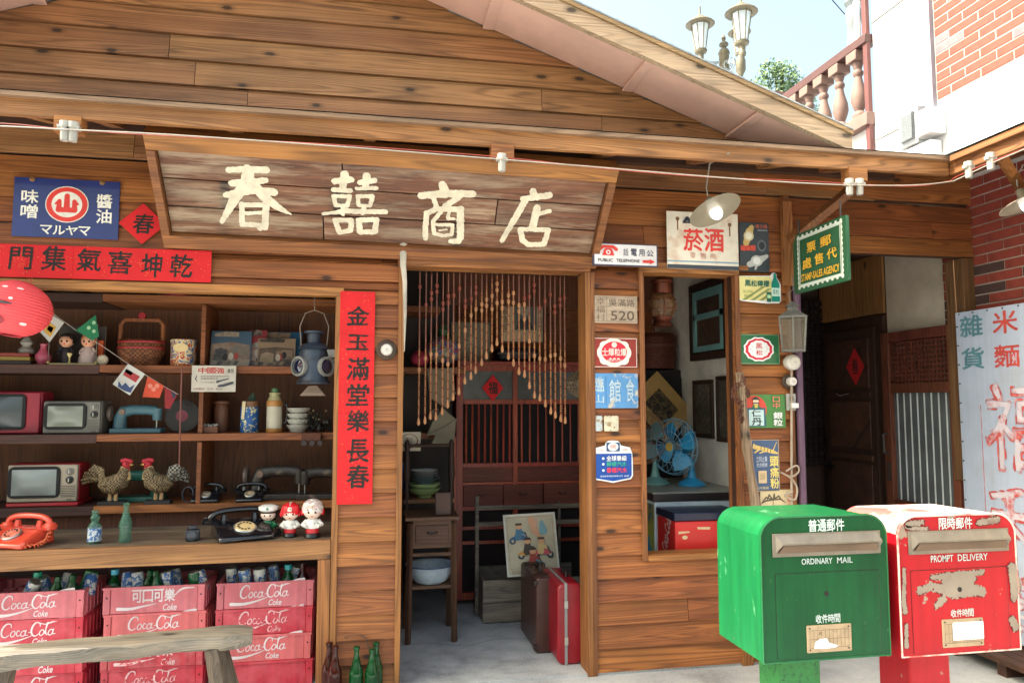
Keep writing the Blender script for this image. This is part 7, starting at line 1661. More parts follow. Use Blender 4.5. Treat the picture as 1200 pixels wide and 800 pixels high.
# wooden tray bench with rails and calendar
wb = thing('wooden_trough', 'grey plank trough with tall end posts and thin rails on the shop floor', 'trough', (W(620, 700, 1.1)[0], 1.1, 0))
Y1 = .98; A0, A1 = W(566, 700, Y1)[0], W(690, 700, Y1)[0]; ztr = W(600, 679, Y1)[1]
TR = GREYW
MB().box(A0, A1, Y1, Y1+.02, .02, ztr*.5-.002).build('side_board', TR, wb, bevel=.002); MB().box(A0, A1, Y1, Y1+.02, ztr*.5+.002, ztr).build('side_board', TR, wb, bevel=.002)
MB().box(A0, A0+.02, Y1+.021, Y1+.45, .02, ztr*.5-.002).build('end_board', TR, wb); MB().box(A0, A0+.02, Y1+.021, Y1+.45, ztr*.5+.002, ztr).build('end_board', TR, wb)
MB().box(A0, A1, Y1+.45, Y1+.47, .02, ztr).build('rear_board', TR, wb); MB().box(A0+.021, A1, Y1+.021, Y1+.449, .02, .04).build('floor_board', TR, wb)
ztp = W(569, 585, Y1)[1]
MB().box(A0-.025, A0-.001, Y1+.2, Y1+.235, .02, ztp).build('end_post', GREYW, wb)
for py in (594, 613): zz = W(600, py, Y1+.2)[1]; MB().box(A0-.001, A1, Y1+.2, Y1+.225, zz-.014, zz+.014).build('rail', GREYW, wb)
MB().box(W(655, 620, Y1+.2)[0], W(658, 620, Y1+.2)[0], Y1+.226, Y1+.24, .04, ztp-.06).build('post', GREYW, wb)
x0, z1_ = W(593, 603, .93); x1, z0_ = W(656, 672, .93)
tilt = .16
cf = lambda p: (x0+.005+p[0]*.998-p[1]*.05, .90+p[1]*tilt-p[2], z0_+.0+p[1]*.985-p[0]*-.03)
PBG = P_((176, 168, 146), rough=.5)
fig = []
def rider(u, v, c1, c2):
    k = 1.12; q = lambda a, b: (u+a*k, v+b*k)
    return [('e', *q(-.12, .10), .062, .052, P_((40, 60, 80))), ('e', *q(.14, .10), .062, .052, P_((40, 60, 80))), ('s', [[(*q(-.14, .08), .06), (*q(0, .04), .11), (*q(.14, .08), .06)]], P_(c2)), ('s', [[(*q(-.02, .04), .13), (*q(0, -.06), .11)], [(*q(0, -.04), .05), (*q(.1, 0), .05)]], P_(c1)), ('e', *q(0, -.11), .062, .05, P_((196, 150, 110))), ('s', [[(*q(-.04, -.14), .04), (*q(.04, -.14), .04)]], P_((60, 44, 36))), ('e', *q(-.12, .10), .026, .024, PBG), ('e', *q(.14, .10), .026, .024, PBG), ('s', [[(*q(.10, -.02), .02), (*q(.14, .08), .02)]], P_((60, 60, 60)))]
its = [('f', 0, 0, 1, 1, .012, P_((196, 196, 188))), ('f', .06, .05, .94, .88, .002, P_((150, 120, 90)))]
its += rider(.28, .32, (60, 110, 140), (50, 90, 130))+[('s', [[(.52, .1, .12), (.58, .28, .14), (.66, .38, .05)], [(.5, .16, .05), (.62, .12, .05)]], P_((196, 150, 120))), ('s', [[(.72, .14, .06), (.74, .28, .16)]], P_((110, 150, 160)))]
its += rider(.42, .56, (60, 54, 50), (190, 140, 60))+rider(.68, .56, (196, 170, 120), (190, 80, 90))+rider(.5, .72, (150, 60, 50), (70, 120, 150))
m_ = [('r', .08+.03*k, .89, .095+.03*k, .95, P_((140, 130, 110))) for k in range(28)]
sign('picture_calendar', 'framed cream print of cartoon motor scooter riders leaning on the trough', 'framed print', None, PBG, its+m_, fr=cf, size=(x1-x0-.01, z1_-z0_), thick=.014, bname='panel_board')
# suitcases
def suitcase(px, py0, py1, wpx, Y, dep, label, col, trim, rz):
    x0, zt = W(px, py0, Y); zt = W(px, py0, Y)[1]; wd = W(px+wpx, py0, Y)[0]-x0
    t = thing('suitcase', label, 'suitcase', (x0+wd/2, Y+dep/2, .013), rz)
    h = zt-.013
    f = lambda p: p
    o = MB().prism(rpoly(-wd/2, 0, wd/2, h, .02 if trim is None else .04), -dep/2, dep/2).build('shell', paint('case_%d' % col[0], col, rough=.35, dirt=.3, wear=tuple(int(c*.7+40) for c in col), amount=.3), t, local=True, bevel=.012); recalc(o)
    return t, wd, h, dep
cr_ = [(.0, 0)]
t, wd, h, dp = suitcase(628, 677, 760, 26, .34, .46, 'brown worn leather suitcase standing on its end, behind the red one', (64, 36, 30), None, 0)
for s in (-1, 1):
    MB().box(-wd/2+.004, wd/2-.004, s*dp*.30-.012, s*dp*.30+.012, h+.0005, h+.006).build('strap', P_((50, 28, 24)), t, local=True)
for s in (-1, 1):
    for z in (.02, h-.045): MB().box(s*wd/2-.012, s*wd/2+.012, -dp/2-.004, -dp/2+.03, z, z+.03).build('corner_guard', P_((40, 22, 20)), t, local=True, bevel=.003)
MB().tube([(0, -.06, h), (0, -.05, h+.03), (0, .05, h+.03), (0, .06, h)], .009, 8).build('handle', P_((30, 20, 18)), t, smooth=True, local=True)
t, wd, h, dp = suitcase(653, 684, 783, 30, .13, .42, 'bright red hard suitcase with a grey metal band, by the door jamb', (130, 14, 30), 1, 0)
MB().prism(rpoly(-wd*.22, -.001, -wd*.12, h+.004, .003), -dp/2-.005, dp/2+.004).build('metal_band', P_((130, 130, 132), rough=.3), t, local=True)
MB().tube([(0.02, -.05, h), (0.02, -.045, h+.025), (0.02, .05, h+.025), (0.02, .055, h)], .008, 8).build('handle', P_((30, 20, 22)), t, smooth=True, local=True)
for z in (h*.25, h*.7): MB().box(-wd*.24, -wd*.10, -dp/2-.012, -dp/2-.0055, z, z+.04).build('latch', CHROME, t, local=True, bevel=.001)

# ================================================================ SEEN THROUGH THE WINDOW
# copper ship lantern
YL2 = .12; x, z = W(776, 383, YL2); k = W(777, 383, YL2)[0]-x
t = thing('copper_lantern', 'red-brown copper ship lantern with a round glass globe hanging in the window', 'lantern', (x, YL2, z))
COP = paint('aged_copper', (96, 48, 32), rough=.35, metal=.55, dirt=.5)
MB().lathe([(11*k, 0), (12*k, .004), (11*k, 3*k), (8*k, 6*k), (10*k, 8*k), (12*k, 11*k)], (x, YL2, z), 20).build('base', COP, t, smooth=True)
MB().lathe([(10*k, 11*k), (15*k, 17*k), (16.5*k, 24*k), (15*k, 31*k), (9*k, 37*k)], (x, YL2, z), 24).build('globe', glass('amber_globe', (110, 80, 50), .42, .05), t, smooth=True)
MB().lathe([(10*k, 37*k), (10.5*k, 39*k), (10*k, 48*k), (12*k, 49*k), (12*k, 51*k), (6*k, 55*k), (6*k, 57*k), (0, 58*k)], (x, YL2, z), 20).build('chimney', COP, t, smooth=True)
m = MB()
for q in range(6): a = q*pi/3+.3; m.tube([(x+11*k*cos(a), YL2+11*k*sin(a), z+9*k), (x+17.5*k*cos(a), YL2+17.5*k*sin(a), z+24*k), (x+10.5*k*cos(a), YL2+10.5*k*sin(a), z+38*k)], .0025, 5)
for zz, r in ((19, 16.5), (30, 15.8)): m.tube([(x+r*k*cos(a), YL2+r*k*sin(a), z+zz*k) for a in np.linspace(0, 2*pi, 25)[:-1]], .0022, 5, closed=True)
m.build('guard_wire', COP, t)
MB().tube([(x-4*k, YL2, z+57*k), (x-5*k, YL2, 2.22)], .002, 5).build('wire', P_((110, 90, 70)), t); MB().tube([(x+10*k, YL2, z+50*k), (x+14*k, YL2, 2.22)], .002, 5).build('wire', P_((110, 90, 70)), t)
# basket hamper at the back
Yk = 1.45; x, z = W(771, 432, Yk)
t = thing('round_hamper', 'tall red-brown woven hamper on the dark chest behind the window', 'hamper', (x, Yk, z)); RWK = weave('red_wicker', (120, 56, 36), (78, 34, 24), 80.)
kk = W(772, 432, Yk)[0]-x
MB().lathe([(19*kk, 0), (20*kk, 10*kk), (20*kk, 26*kk)], (x, Yk, z), 26).build('bowl', RWK, t, smooth=True); MB().lathe([(21*kk, 26.2*kk), (21*kk, 34*kk), (17*kk, 39*kk), (.001, 41*kk)], (x, Yk, z), 26).build('lid', RWK, t, smooth=True)
MB().lathe([(21.6*kk, 24*kk), (21.6*kk, 26*kk)], (x, Yk, z), 26).build('band', P_((96, 60, 40)), t); MB().tube([(x-8*kk, Yk-10*kk, z+40*kk), (x-8*kk, Yk-10*kk, z+56*kk), (x-2*kk, Yk-10*kk, z+60*kk), (x+2*kk, Yk-10*kk, z+52*kk)], .006, 6).build('handle', P_((96, 40, 30)), t)
# dark chest
X0_, Zc = W(744, 433, 1.38); X1_ = W(808, 433, 1.38)[0]
t = thing('dark_chest', 'tall black cupboard behind the fans carrying the woven hamper', 'cupboard', (X0_, 1.40, 0)); 
MB().box(X0_-.12, X1_, 1.40, 1.95, .02, Zc).build('carcass', P_((26, 24, 26), rough=.5), t, bevel=.005); MB().box(X0_-.10, X1_-.03, 1.385, 1.399, .1, Zc-.06).build('door_panel', P_((32, 28, 30), rough=.4), t, bevel=.004)
# tilted picture
xc, zc = W(775, 476, 1.30); t = thing('tilted_picture', 'tan picture mount standing on one corner with a dark print, behind the fans', 'picture', (xc, 1.30, zc))
s = 33*(W(776, 476, 1.3)[0]-xc)
M = Matrix.Translation((xc, 1.30, zc)) @ Matrix.Rotation(radians(47), 4, 'Y')
m = MB(); m.mt = M; m.box(-s*.95, s*.95, 0, .012, -s*.72, s*.72); m.build('mount', P_((178, 142, 84)), t); m = MB(); m.mt = M; m.box(-s*.5, s*.5, -.003, -.0005, -s*.36, s*.36); m.build('print', picture('dark_print', [(40, 34, 30), (60, 50, 40), (110, 90, 60), (44, 36, 32)], 24, 3), t)
# back corner lamp on the sidewall: framed pictures
fs = lambda oy, oz: (lambda p: (2.38-p[2]-.001, oy-p[0], oz+p[1]))
def wallframe(pa, pb, label, fcol, inner, name='framed_picture', deep=.03, fwid=.04):
    ya, za = WX(pa[0], pa[1], 2.36); yb2, zb2 = WX(pb[0], pb[1], 2.36)
    w_, h_ = ya-yb2, za-zb2; f = fs(ya, zb2); t = thing(name, label, name.replace('_', ' '), f((w_/2, 0, 0)))
    for q in ((0, w_, 0, fwid), (0, w_, h_-fwid, h_), (0, fwid, fwid+.001, h_-fwid-.001), (w_-fwid, w_, fwid+.001, h_-fwid-.001)): MB(f).box(q[0], q[1], q[2], q[3], 0, deep).build('frame_bar', fcol, t, bevel=.003)
    MB(f).box(fwid, w_-fwid, fwid, h_-fwid, .002, .008).build('print', inner, t); return t, f, w_, h_
t, f, w_, h_ = wallframe((811, 336), (857, 418), 'dark brown framed window with teal inner sashes in the side wall', DARKV, P_((40, 30, 28), rough=.3), 'teal_window', .05, .05)
TEA = paint('teal_sash_paint', (112, 160, 160), wear=(150, 150, 130), amount=.36, rough=.5)
for q in ((.06, w_-.06, .06, .10), (.06, w_-.06, h_-.12, h_-.06), (.06, w_-.06, h_*.52, h_*.52+.04), (.06, .10, .101, h_-.121), (w_-.10, w_-.06, .101, h_-.121)): MB(f).box(*q, .0302, .048).build('sash_bar', TEA, t)
for v0, v1 in ((.101, h_*.52), (h_*.52+.04, h_-.121)): MB(f).box(.101, w_-.101, v0, v1, .03, .034).build('pane', paint('dusty_pane', (74, 60, 52), rough=.2), t)
wallframe((811, 446), (835, 514), 'narrow dark framed picture low on the side wall, left of another', DARKV, picture('dim_print', [(84, 80, 70), (64, 62, 58), (104, 96, 84), (70, 66, 60)], 14, 2), deep=.02, fwid=.03)
wallframe((838, 441), (866, 520), 'dark framed picture low on the side wall, partly behind the window jamb', DARKV, picture('dim_print2', [(100, 96, 86), (64, 62, 58), (84, 76, 64), (70, 66, 60)], 14, 7), deep=.02, fwid=.03)
# freezer counter under the fans, red cooler
Yf = .42
def wl(px, py, Y): return W(px, py, Y)
xf0 = wl(767, 590, Yf)[0]; zf1 = wl(800, 577, Yf)[1]; zf2 = wl(800, 587, Yf)[1]
fz = thing('chest_freezer', 'white chest freezer with a dark-edged lid and a blue pictured side, inside the window', 'freezer', (2.0, .8, 0))
MB().box(xf0+.003, 2.36, Yf+.004, 1.22, .013, zf2-.001).build('body', paint('freezer_white', (190, 206, 216), rough=.35), fz, bevel=.006)
MB().box(xf0-.01, 2.37, Yf-.005, 1.24, zf2, zf1-.006).build('lid_edge', P_((44, 38, 40), rough=.4), fz, bevel=.006)
MB().box(xf0-.012, 2.37, Yf-.008, 1.245, zf1-.005, zf1+.006).build('lid_top', paint('worn_grey_laminate', (132, 134, 126), wear=(96, 84, 70), amount=.4, rough=.4), fz, bevel=.002)
m = MB(sideR(0, 0, 0)); 
sd = lambda p: (xf0-.0+.002-p[2], 1.20-p[0], p[1])
sheet(MB(sd), [(.02, .05), (.76, .05), (.76, zf2-.02), (.02, zf2-.02)], .002).build('side_picture', picture('side_print', [(24, 96, 140), (28, 110, 156), (120, 128, 60), (110, 110, 60), (20, 80, 120)], 4, 6), fz)
sheet(MB(sd), [(.56, .06), (.70, .06), (.70, .42), (.66, .52), (.60, .52), (.56, .42)], .0035).build('printed_bottle', P_((120, 110, 50)), fz)
m = MB(front(0, 0, Yf)); u0 = wl(789, 600, Yf)[0]; zq = wl(789, 599, Yf)[1]; du = (wl(800, 600, Yf)[0]-wl(789, 600, Yf)[0])
for k in range(3):
    for j in range(4): sheet(m, ell(u0+.012+du*1.15*k+.011*j, zq+.006*j*(1+.2*k), .008, .007, 10), .0012+.0006*j)
m.build('red_print', P_((160, 30, 60)), fz)
Yr = .14; xr0 = wl(769, 640, Yr)[0]; xr1 = 2.09
rc = thing('red_cooler', 'red drink cooler with a dark blue lid and white side script, inside the window', 'cooler', (1.8, .3, .3))
xq0, zq1 = wl(791, 610, .12); ztp_ = wl(800, 602, .12)[1]
MB().box(xq0, 2.2, .12, .40, .013, zq1-.004).build('body', paint('cooler_red', (196, 38, 36), rough=.35, dirt=.08), rc, bevel=.008)
MB().box(xq0-.006, 2.205, .112, .405, zq1-.003, ztp_+.006).build('lid', P_((24, 34, 60), rough=.3), rc, bevel=.006)
m = MB(lambda p: (xq0-p[2], .38-p[0], p[1])); 
letters(m, 'Coca-Cola', .02, .66, .24, .74, .002, bold=.01, shear=.3, turn=1.2); m.build('lettering', CWH, rc)
for q_ in ([(.02, .72), (.09, .727), (.09, .735), (.02, .735)], ell(.06, .70, .018, .012, 10), [(.14, .745), (.22, .742), (.22, .756), (.14, .758)]): sheet(MB(front(xq0, 0, .12)), q_, .0012).build('sticker', P_((210, 190, 150)), rc)
# fans
def fan(px, py, pb, Y, label, face, guard, blade, body, R, yaw, base_r, cageN=22):
    x, z = wl(px, py, Y); xb_, _ = wl(pb[0], pb[1], Y); zb = zf1+.008
    t = thing('electric_fan', label, 'fan', (xb_, Y, zb))
    MB().lathe([(base_r, 0), (base_r, .012), (base_r*.82, .026), (base_r*.35, .05), (base_r*.24, .09), (.018, .13)], (xb_, Y, zb), 26).build('base', body, t, smooth=True)
    M = Matrix.Translation((x, Y, z)) @ Matrix.Rotation(yaw, 4, 'Z')
    hub = M @ Vector((0, .11, 0))
    MB().tube([(xb_, Y, zb+.12), (xb_, Y, zb+.16), tuple(hub+Vector((0, 0, -.05)))], [.02, .018, .022], 10).build('neck', body, t, smooth=True)
    def mm(): m = MB(); m.mt = M; return m
    mm().tube([(0, .05, 0), (0, .08, 0), (0, .17, 0), (0, .20, 0)], [.03, .052, .052, .026], 16).build('motor_housing', body, t, smooth=True)
    mm().lathe([(.028, -.035), (.026, -.015), (.0, -.005)][::-1][::-1], (0, 0, 0), 16, 'y').build('hub', CHROME, t, smooth=True)
    for k in range(4):
        m = mm(); a0 = k*pi/2+.4; n = 8; g = []
        for i in range(n+1):
            r = .03+(R*.86-.03)*i/n; wd = .55*sin(min(1, i/n*1.15)*pi*.62+.3)
            g.append([m.P((r*cos(a0+s*wd), .02+.02*s, r*sin(a0+s*wd))) for s in (-1, -.3, .4, 1)])
        for i in range(n):
            for j in range(3): m.F((g[i][j], g[i+1][j], g[i+1][j+1], g[i][j+1]))
        m.build('blade', blade, t, smooth=True)
    m = mm()
    for k in range(cageN):
        a = 2*pi*k/cageN
        m.tube([(.025*cos(a), -.05, .025*sin(a)), (R*.55*cos(a+.2), -.058, R*.55*sin(a+.2)), (R*.93*cos(a+.3), -.035, R*.93*sin(a+.3)), (R*cos(a+.32), .0, R*sin(a+.32)), (R*.93*cos(a+.3), .05, R*.93*sin(a+.3)), (R*.4*cos(a+.2), .065, R*.4*sin(a+.2))], .0017, 4)
    for r, y in ((R*1.005, 0), (R*.95, -.033), (R*.55, -.06), (.03, -.052)): m.tube([(r*cos(a), y, r*sin(a)) for a in np.linspace(0, 2*pi, 33)[:-1]], .0026, 5, closed=True)
    m.build('guard_wire', guard, t, smooth=True)
    mm().lathe([(.03, .053), (.028, .058)], (0, 0, 0), 20, 'y').build('badge', P_((180, 150, 70), rough=.3), t, smooth=True)
SKY = paint('sky_blue_enamel', (40, 140, 190), rough=.3, dirt=.1); SKG = paint('pale_teal_enamel', (96, 140, 136), rough=.35, dirt=.25)
fan(790, 523, (811, 574), .74, 'bright blue metal desk fan with its head turned to the left', None, P_((110, 160, 186), rough=.3), paint('clear_blue_blade', (50, 150, 200), rough=.3), SKY, .19, -1.05, .092)
fan(752, 512, (768, 570), .86, 'rusty caged desk fan with a pale teal base, half behind the window jamb', None, paint('rusty_wire', (120, 84, 62), rough=.6), P_((78, 108, 112), rough=.4), SKG, .185, -.75, .10)
# shelf behind, upper items in the window: fringe cloth and bottle row
t = thing('fringed_valance', 'tan fringed cloth strip with blue bottles above it, top right inside the window', 'valance', (wl(815, 340, 1.6)[0], 1.6, wl(815, 340, 1.6)[1]))
m = MB(); x0, z0 = wl(793, 346, 1.5); x1, z1 = wl(850, 325, 1.5)
m.box(x0, 2.378, 1.50, 1.51, z0-.02, z0+.16); m.build('cloth', picture('fringe', [(150, 130, 90), (110, 96, 66), (160, 140, 96)], 20, 3), t)
m = MB()
for i in range(20): m.tube([(x0+.008+.0165*i, 1.498, z0-.02), (x0+.008+.0165*i, 1.498, z0-.05)], .003, 5)
m.build('fringe', P_((170, 150, 100)), t)
o = MB().lathe([(.02, 0), (.022, .05), (.01, .07), (.01, .09)], (0, 0, 0), 12).build('little_bottle', P_((40, 60, 130), rough=.3), None, smooth=True); o.location = (wl(803, 335, 1.44)[0], 1.44, z0+.02); tag(o, 'tiny dark blue bottle hanging at the top inside the window', 'bottle')
# red tube frame leaning behind: round mirror outline
# ================================================================ MAIL BOXES
YM = -1.55
GRN = paint('mailbox_green', (10, 76, 40), wear=(60, 120, 84), amount=.34, rough=.32, scale=14, dirt=.3, edge=.02, coat=.0, spec=.25, stretch=(1, 1, .45), streak=.2)
REDM = paint('mailbox_red', (168, 14, 28), wear=(150, 134, 118), amount=.385, rough=.42, scale=7, dirt=.15, edge=.008, spec=.3, seed=4.6, streak=.15)
BARE = paint('bare_primer', (140, 128, 114), wear=(118, 98, 88), amount=.4, rough=.6)
REDT = paint('mailbox_red_faded_glare_top', (206, 90, 84), wear=(214, 192, 182), amount=.56, rough=.5, scale=6, dirt=.12, edge=.04)  # top: faded red, with sun glare mixed into the pale patches
GREN_T = paint('mailbox_green_side', (16, 96, 52), wear=(90, 150, 110), amount=.36, rough=.35, scale=12, dirt=.18, edge=.03, stretch=(1, 1, .35), streak=.25)
ALU = paint('scratched_aluminium', (132, 124, 112), rough=.38, metal=.55, dirt=.2, scale=30)
RECESS = P_((84, 66, 52), rough=.6); TXT = P_((190, 204, 200), rough=.5)
BRASS = paint('dull_brass_plate', (164, 142, 112), wear=(120, 100, 76), amount=.36, rough=.5, scale=40)
def mailbox(name, label, fl, fr_, x0, x1, col, sidecol, topcol, txt, mail, px):
    z0, zt = W((fl+fr_)/2, px['bot'], YM)[1], W((fl+fr_)/2, px['top'], YM)[1]
    t = thing(name, label, 'mailbox', ((x0+x1)/2, YM, 0)); dp = .345; rad = .075
    def outline(e=0.):
        P = [(x0-e, z0), (x1+e, z0)]
        for cx, a0 in ((x1-rad, 0), (x0+rad, 90)):
            for i in range(8): a = radians(a0+90*i/7); P.append((cx+(rad+e)*cos(a), zt-rad*.92-.010+(rad*.92+e)*sin(a)+.010*(1 if i*1 else 0)*0))
        return P
    P = outline()
    # gentle crown on top
    Q = []
    for x, z in P:
        u = (x-(x0+x1)/2)/((x1-x0)/2); Q.append((x, z+(.014*(1-u*u) if z > zt-rad*.95 else 0)-(.010 if z > zt-rad*.95 else 0)))
    n = len(Q)
    b = MB(); A = [b.P((x, YM+.012, z)) for x, z in Q]; B = [b.P((x, YM+dp, z-(.008 if z > zt-rad else 0))) for x, z in Q]
    b.F(B); b.F((A[0], A[1], B[1], B[0])); b.F((A[1], A[2], B[2], B[1])); b.F((A[-1], A[0], B[0], B[-1])[::-1])
    b.F(A[::-1]); o = b.build('shell', sidecol, t)
    tp = MB(); idx = [i for i in range(2, n)]
    A2 = [tp.P((Q[i][0], YM+.012, Q[i][1])) for i in idx]; B2 = [tp.P((Q[i][0], YM+dp, Q[i][1]-.008)) for i in idx]
    for k in range(len(idx)-1): tp.F((A2[k], A2[k+1], B2[k+1], B2[k]))
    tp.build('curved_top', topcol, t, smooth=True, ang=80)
    # raised front plate with a rolled lip
    def grow(e): c = ((x0+x1)/2, (z0+zt)/2); return [(x+(e if x > c[0] else -e), z+(e if z > c[1] else (-e if e < 0 else 0))) for x, z in Q]
    m = MB(); m.prism(grow(.002), YM, YM+.011); o = m.build('front_plate', col, t, bevel=.003); recalc(o)
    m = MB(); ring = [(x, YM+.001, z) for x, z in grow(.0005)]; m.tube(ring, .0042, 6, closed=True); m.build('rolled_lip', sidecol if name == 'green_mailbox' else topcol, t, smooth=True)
    F_ = front(0, 0, YM-.0005); U = lambda a: W(a, 690, YM)[0]; V = lambda a, xx=(fl+fr_)/2: W(xx, a, YM)[1]
    # letter slot with its hood
    s = px['slot']; u0, u1, v1, v0 = U(s[0]), U(s[2]), V(s[1]), V(s[3]); h = v1-v0; hm = .015
    MB(F_).box(u0, u1, v0, v1, .0, .004).build('slot_plate', ALU, t, bevel=.001)
    m = MB(F_); tp0 = v1-.006; tp1 = v1-h*.42; a = .012
    P = [m.P(p) for p in ((u0+a, tp0, .004), (u1-a, tp0, .004), (u1-.0, tp1, hm), (u0+.035, tp1, hm), (u1-.0, tp1-.006, hm), (u0+.035, tp1-.006, hm), (u0+a, v0+.014, .004), (u1-a, v0+.014, .004))]
    m.F((P[0], P[3], P[2], P[1])); m.F((P[3], P[5], P[4], P[2])); m.F((P[0], P[6], P[5], P[3])); m.F((P[1], P[2], P[4], P[7]))
    m.build('slot_hood', ALU, t)
    m = MB(F_); m.box(u0+.022, u1-.016, v0+.014, tp1-.002, .0045, .006); m.build('slot_opening', RECESS, t)
    m = MB(F_); um = (u0+u1)/2; m.poly([(u0+.02, v0+.014, .012), (um, v0+.015, .0085), (um+.03, tp1-.008, .0075), (u0+.04, tp1-.008, .012)]); m.poly([(um, v0+.015, .0085), (u1-.016, v0+.014, .012), (u1-.02, tp1-.008, .012), (um+.03, tp1-.008, .0075)]); m.build('slot_flap', paint('plain_brown_flap', (106, 84, 66), rough=.5), t)  # flap in a plain mid brown
    def T(s_, q, bold=.02, nm='lettering', mt=TXT): letters(MB(F_), s_, U(q[0]), V(q[3]), U(q[2]), V(q[1]), .0012, bold=bold).build(nm, mt, t)
    T(txt, px['t1'], .03); 
    w1, w2 = mail; q = px['t2']; k = len(w1)/(len(w1)+len(w2)+1.2)
    T(w1, (q[0], q[1], q[0]+(q[2]-q[0])*k, q[3]), .012); T(w2, (q[0]+(q[2]-q[0])*(1-len(w2)/(len(w1)+len(w2)+1.2)), q[1], q[2], q[3]), .012)
    q3 = px['t3']; letters(MB(F_), '收件時間', U(q3[0]), V(q3[3]), U(q3[2]), V(q3[1]), .0032, bold=.02).build('lettering', TXT, t)
    # door panel, outlined by a shallow groove
    d = px['door']; a, b_, c, e = U(d[0]), U(d[2]), V(d[1]), V(d[3]); m = MB(F_)
    o = slab(MB(F_), rpoly(a, e, b_, c, .008), .0, .0016).build('door_panel', col, t, bevel=.001)
    m = MB(F_); 
    g = .0022
    for r in ((a-g, b_+g, c+.0002, c+g), (a-g, a-.0002, e, c), (b_+.0002, b_+g, e, c)): m.box(*r, -.0002, .0006)
    m.build('door_gap', P_((20, 30, 22) if name == 'green_mailbox' else (60, 14, 16)), t)
    if name == 'red_mailbox':
        for L, nz in (([[(1078, 689, 9), (1092, 684, 7), (1100, 688, 10), (1118, 690, 20), (1134, 690, 16), (1150, 694, 10)], [(1092, 675, 5), (1110, 673, 7), (1128, 674, 9), (1152, 671, 5)], [(1110, 680, 14), (1140, 678, 10)], [(1104, 700, 9), (1096, 708, 6)]], .0035),
                      ([[(1187, 668, 12), (1190, 690, 14), (1187, 704, 8)], [(1184, 730, 9), (1187, 738, 10)]], .003), ([[(1060, 664, 4), (1058, 700, 5), (1059, 712, 6)], [(1060, 728, 4), (1059, 752, 5)]], .002), ([[(1068, 612, 8), (1084, 610, 5)], [(1150, 613, 6), (1172, 610, 8)], [(1066, 616, 5), (1090, 618, 4)]], .003)):
            for q in (L if nz != .0035 else [None]):
                strokes(MB(F_), [[(U(a_), V(b2), c_*.0034+.0045) for a_, b2, c_ in qq] for qq in ([q] if q else L)], .0017, cell=.0024, noise=nz*.6, seed=len(L)).build('chipped_edge', P_((96, 26, 26), rough=.7), t)
                strokes(MB(F_), [[(U(a_), V(b2), c_*.0034) for a_, b2, c_ in qq] for qq in ([q] if q else L)], .0021, cell=.0024, noise=nz*.8, seed=len(L)).build('bare_patch', BARE, t)
    kx, kz = U(px['key'][0]), V(px['key'][1]); MB(F_).lathe([(.0095, .0018), (.0095, .003)], (kx, kz, 0), 16, 'z').build('keyhole', P_((10, 10, 10)), t)
    p = px['plate']; a, b_, c, e = U(p[0]), U(p[2]), V(p[1]), V(p[3])
    o = slab(MB(F_), rpoly(a, e, b_, c, .004), .0018, .0045).build('time_plate', BRASS, t, bevel=.001)
    m = MB(F_); 
    for i in range(11): x = a+.012+(b_-a-.024)*i/10; sheet(m, [(x-.0006, e+.016), (x+.0006, e+.016), (x+.0006, c-.018), (x-.0006, c-.018)], .005)
    for i in range(3): z = e+.016+(c-e-.034)*i/2; sheet(m, [(a+.012, z-.0006), (b_-.012, z-.0006), (b_-.012, z+.0006), (a+.012, z+.0006)], .0051)
    m.build('printed_grid', P_((90, 72, 56)), o)
    m = MB(F_)
    for x in (a+.012, b_-.012):
        for z in (c-.010, e+.010): m.lathe([(.0035, .0046), (.003, .0062)], (x, z, 0), 8, 'z')
    m.build('screw', P_((60, 46, 36)), o)
    if name == 'green_mailbox': sheet(MB(F_), [(U(951), V(758)), (U(952), V(751)), (U(958), V(747)), (U(966), V(747)), (U(968), V(752)), (U(979), V(756)), (U(976), V(758)), (U(962), V(759))], .0056).build('torn_sticker', P_((226, 226, 226)), o)
    else: slab(MB(F_), rpoly(U(1113), V(749), U(1149), V(728), .005), .0052, .0056).build('blank_sticker', P_((222, 224, 226)), o)
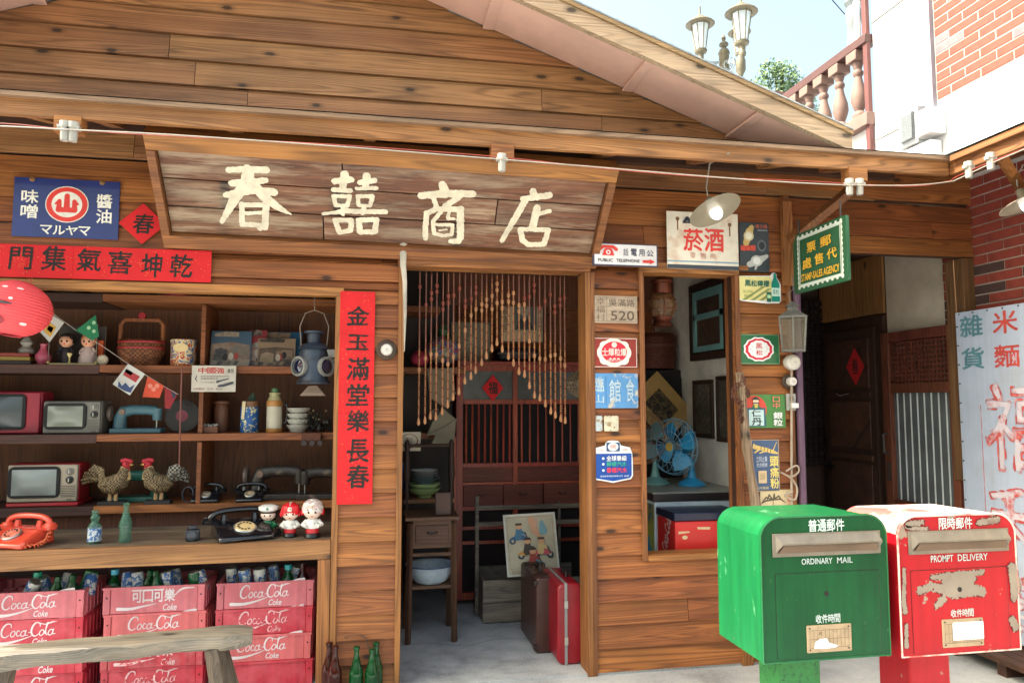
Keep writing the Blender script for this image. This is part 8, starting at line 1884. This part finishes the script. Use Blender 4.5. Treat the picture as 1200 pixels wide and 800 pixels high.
    # post and foot
    pq = px['post']; a, b_ = W(pq[0], 790, YM+.12)[0], W(pq[1], 790, YM+.12)[0]
    MB().box(a, b_, YM+.12, YM+.12+(b_-a), 0, z0-.001).build('post', col if name != 'green_mailbox' else paint('post_green', (36, 112, 50), wear=(24, 80, 40), amount=.42, rough=.6, scale=60), t, bevel=.008)
    return t
xg0, xg1 = W(893, 700, YM)[0], W(1041, 700, YM)[0]; xr0_, xr1_ = W(1055, 700, YM)[0], W(1193, 700, YM)[0]
mailbox('green_mailbox', 'green post box marked ORDINARY MAIL, sunlit on its left side', 893, 1041, xg0, xg1, GRN, GREN_T, GREN_T, '普通郵件', ('ORDINARY', 'MAIL'),
        dict(bot=772, top=600, slot=(906, 623, 1033, 650), t1=(949, 608, 992, 622), t2=(940, 653, 1000, 660), t3=(954, 719, 983, 729), door=(909, 670, 1030, 768), key=(968, 695), plate=(943, 731, 995, 763), post=(915, 962)))
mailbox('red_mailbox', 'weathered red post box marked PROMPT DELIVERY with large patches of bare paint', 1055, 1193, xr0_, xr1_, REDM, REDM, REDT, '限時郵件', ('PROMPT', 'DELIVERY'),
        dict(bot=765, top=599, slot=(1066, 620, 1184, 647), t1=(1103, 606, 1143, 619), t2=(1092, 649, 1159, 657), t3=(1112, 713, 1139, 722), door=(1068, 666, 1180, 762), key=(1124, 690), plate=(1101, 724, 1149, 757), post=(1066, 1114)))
# small rusty leg stand behind the green box
x, y = G(900, 797, 0.)
t = thing('iron_stand', 'thin rusty iron stand leg on the ground behind the green post box', 'stand', (W(899, 780, -.35)[0], -.35, 0))
xx = W(899, 780, -.35)[0]
MB().tube([(xx, -.35, .0), (xx-.012, -.33, .36)], .013, 8).build('leg', paint('rusty_iron', (92, 54, 40)), t, smooth=True); MB().tube([(xx+.18, -.35, .0), (xx+.18, -.33, .36)], .013, 8).build('leg', paint('rusty_iron', (92, 54, 40)), t, smooth=True); MB().box(xx-.03, xx+.22, -.42, -.24, .362, .38).build('stand_top', DARKW, t)
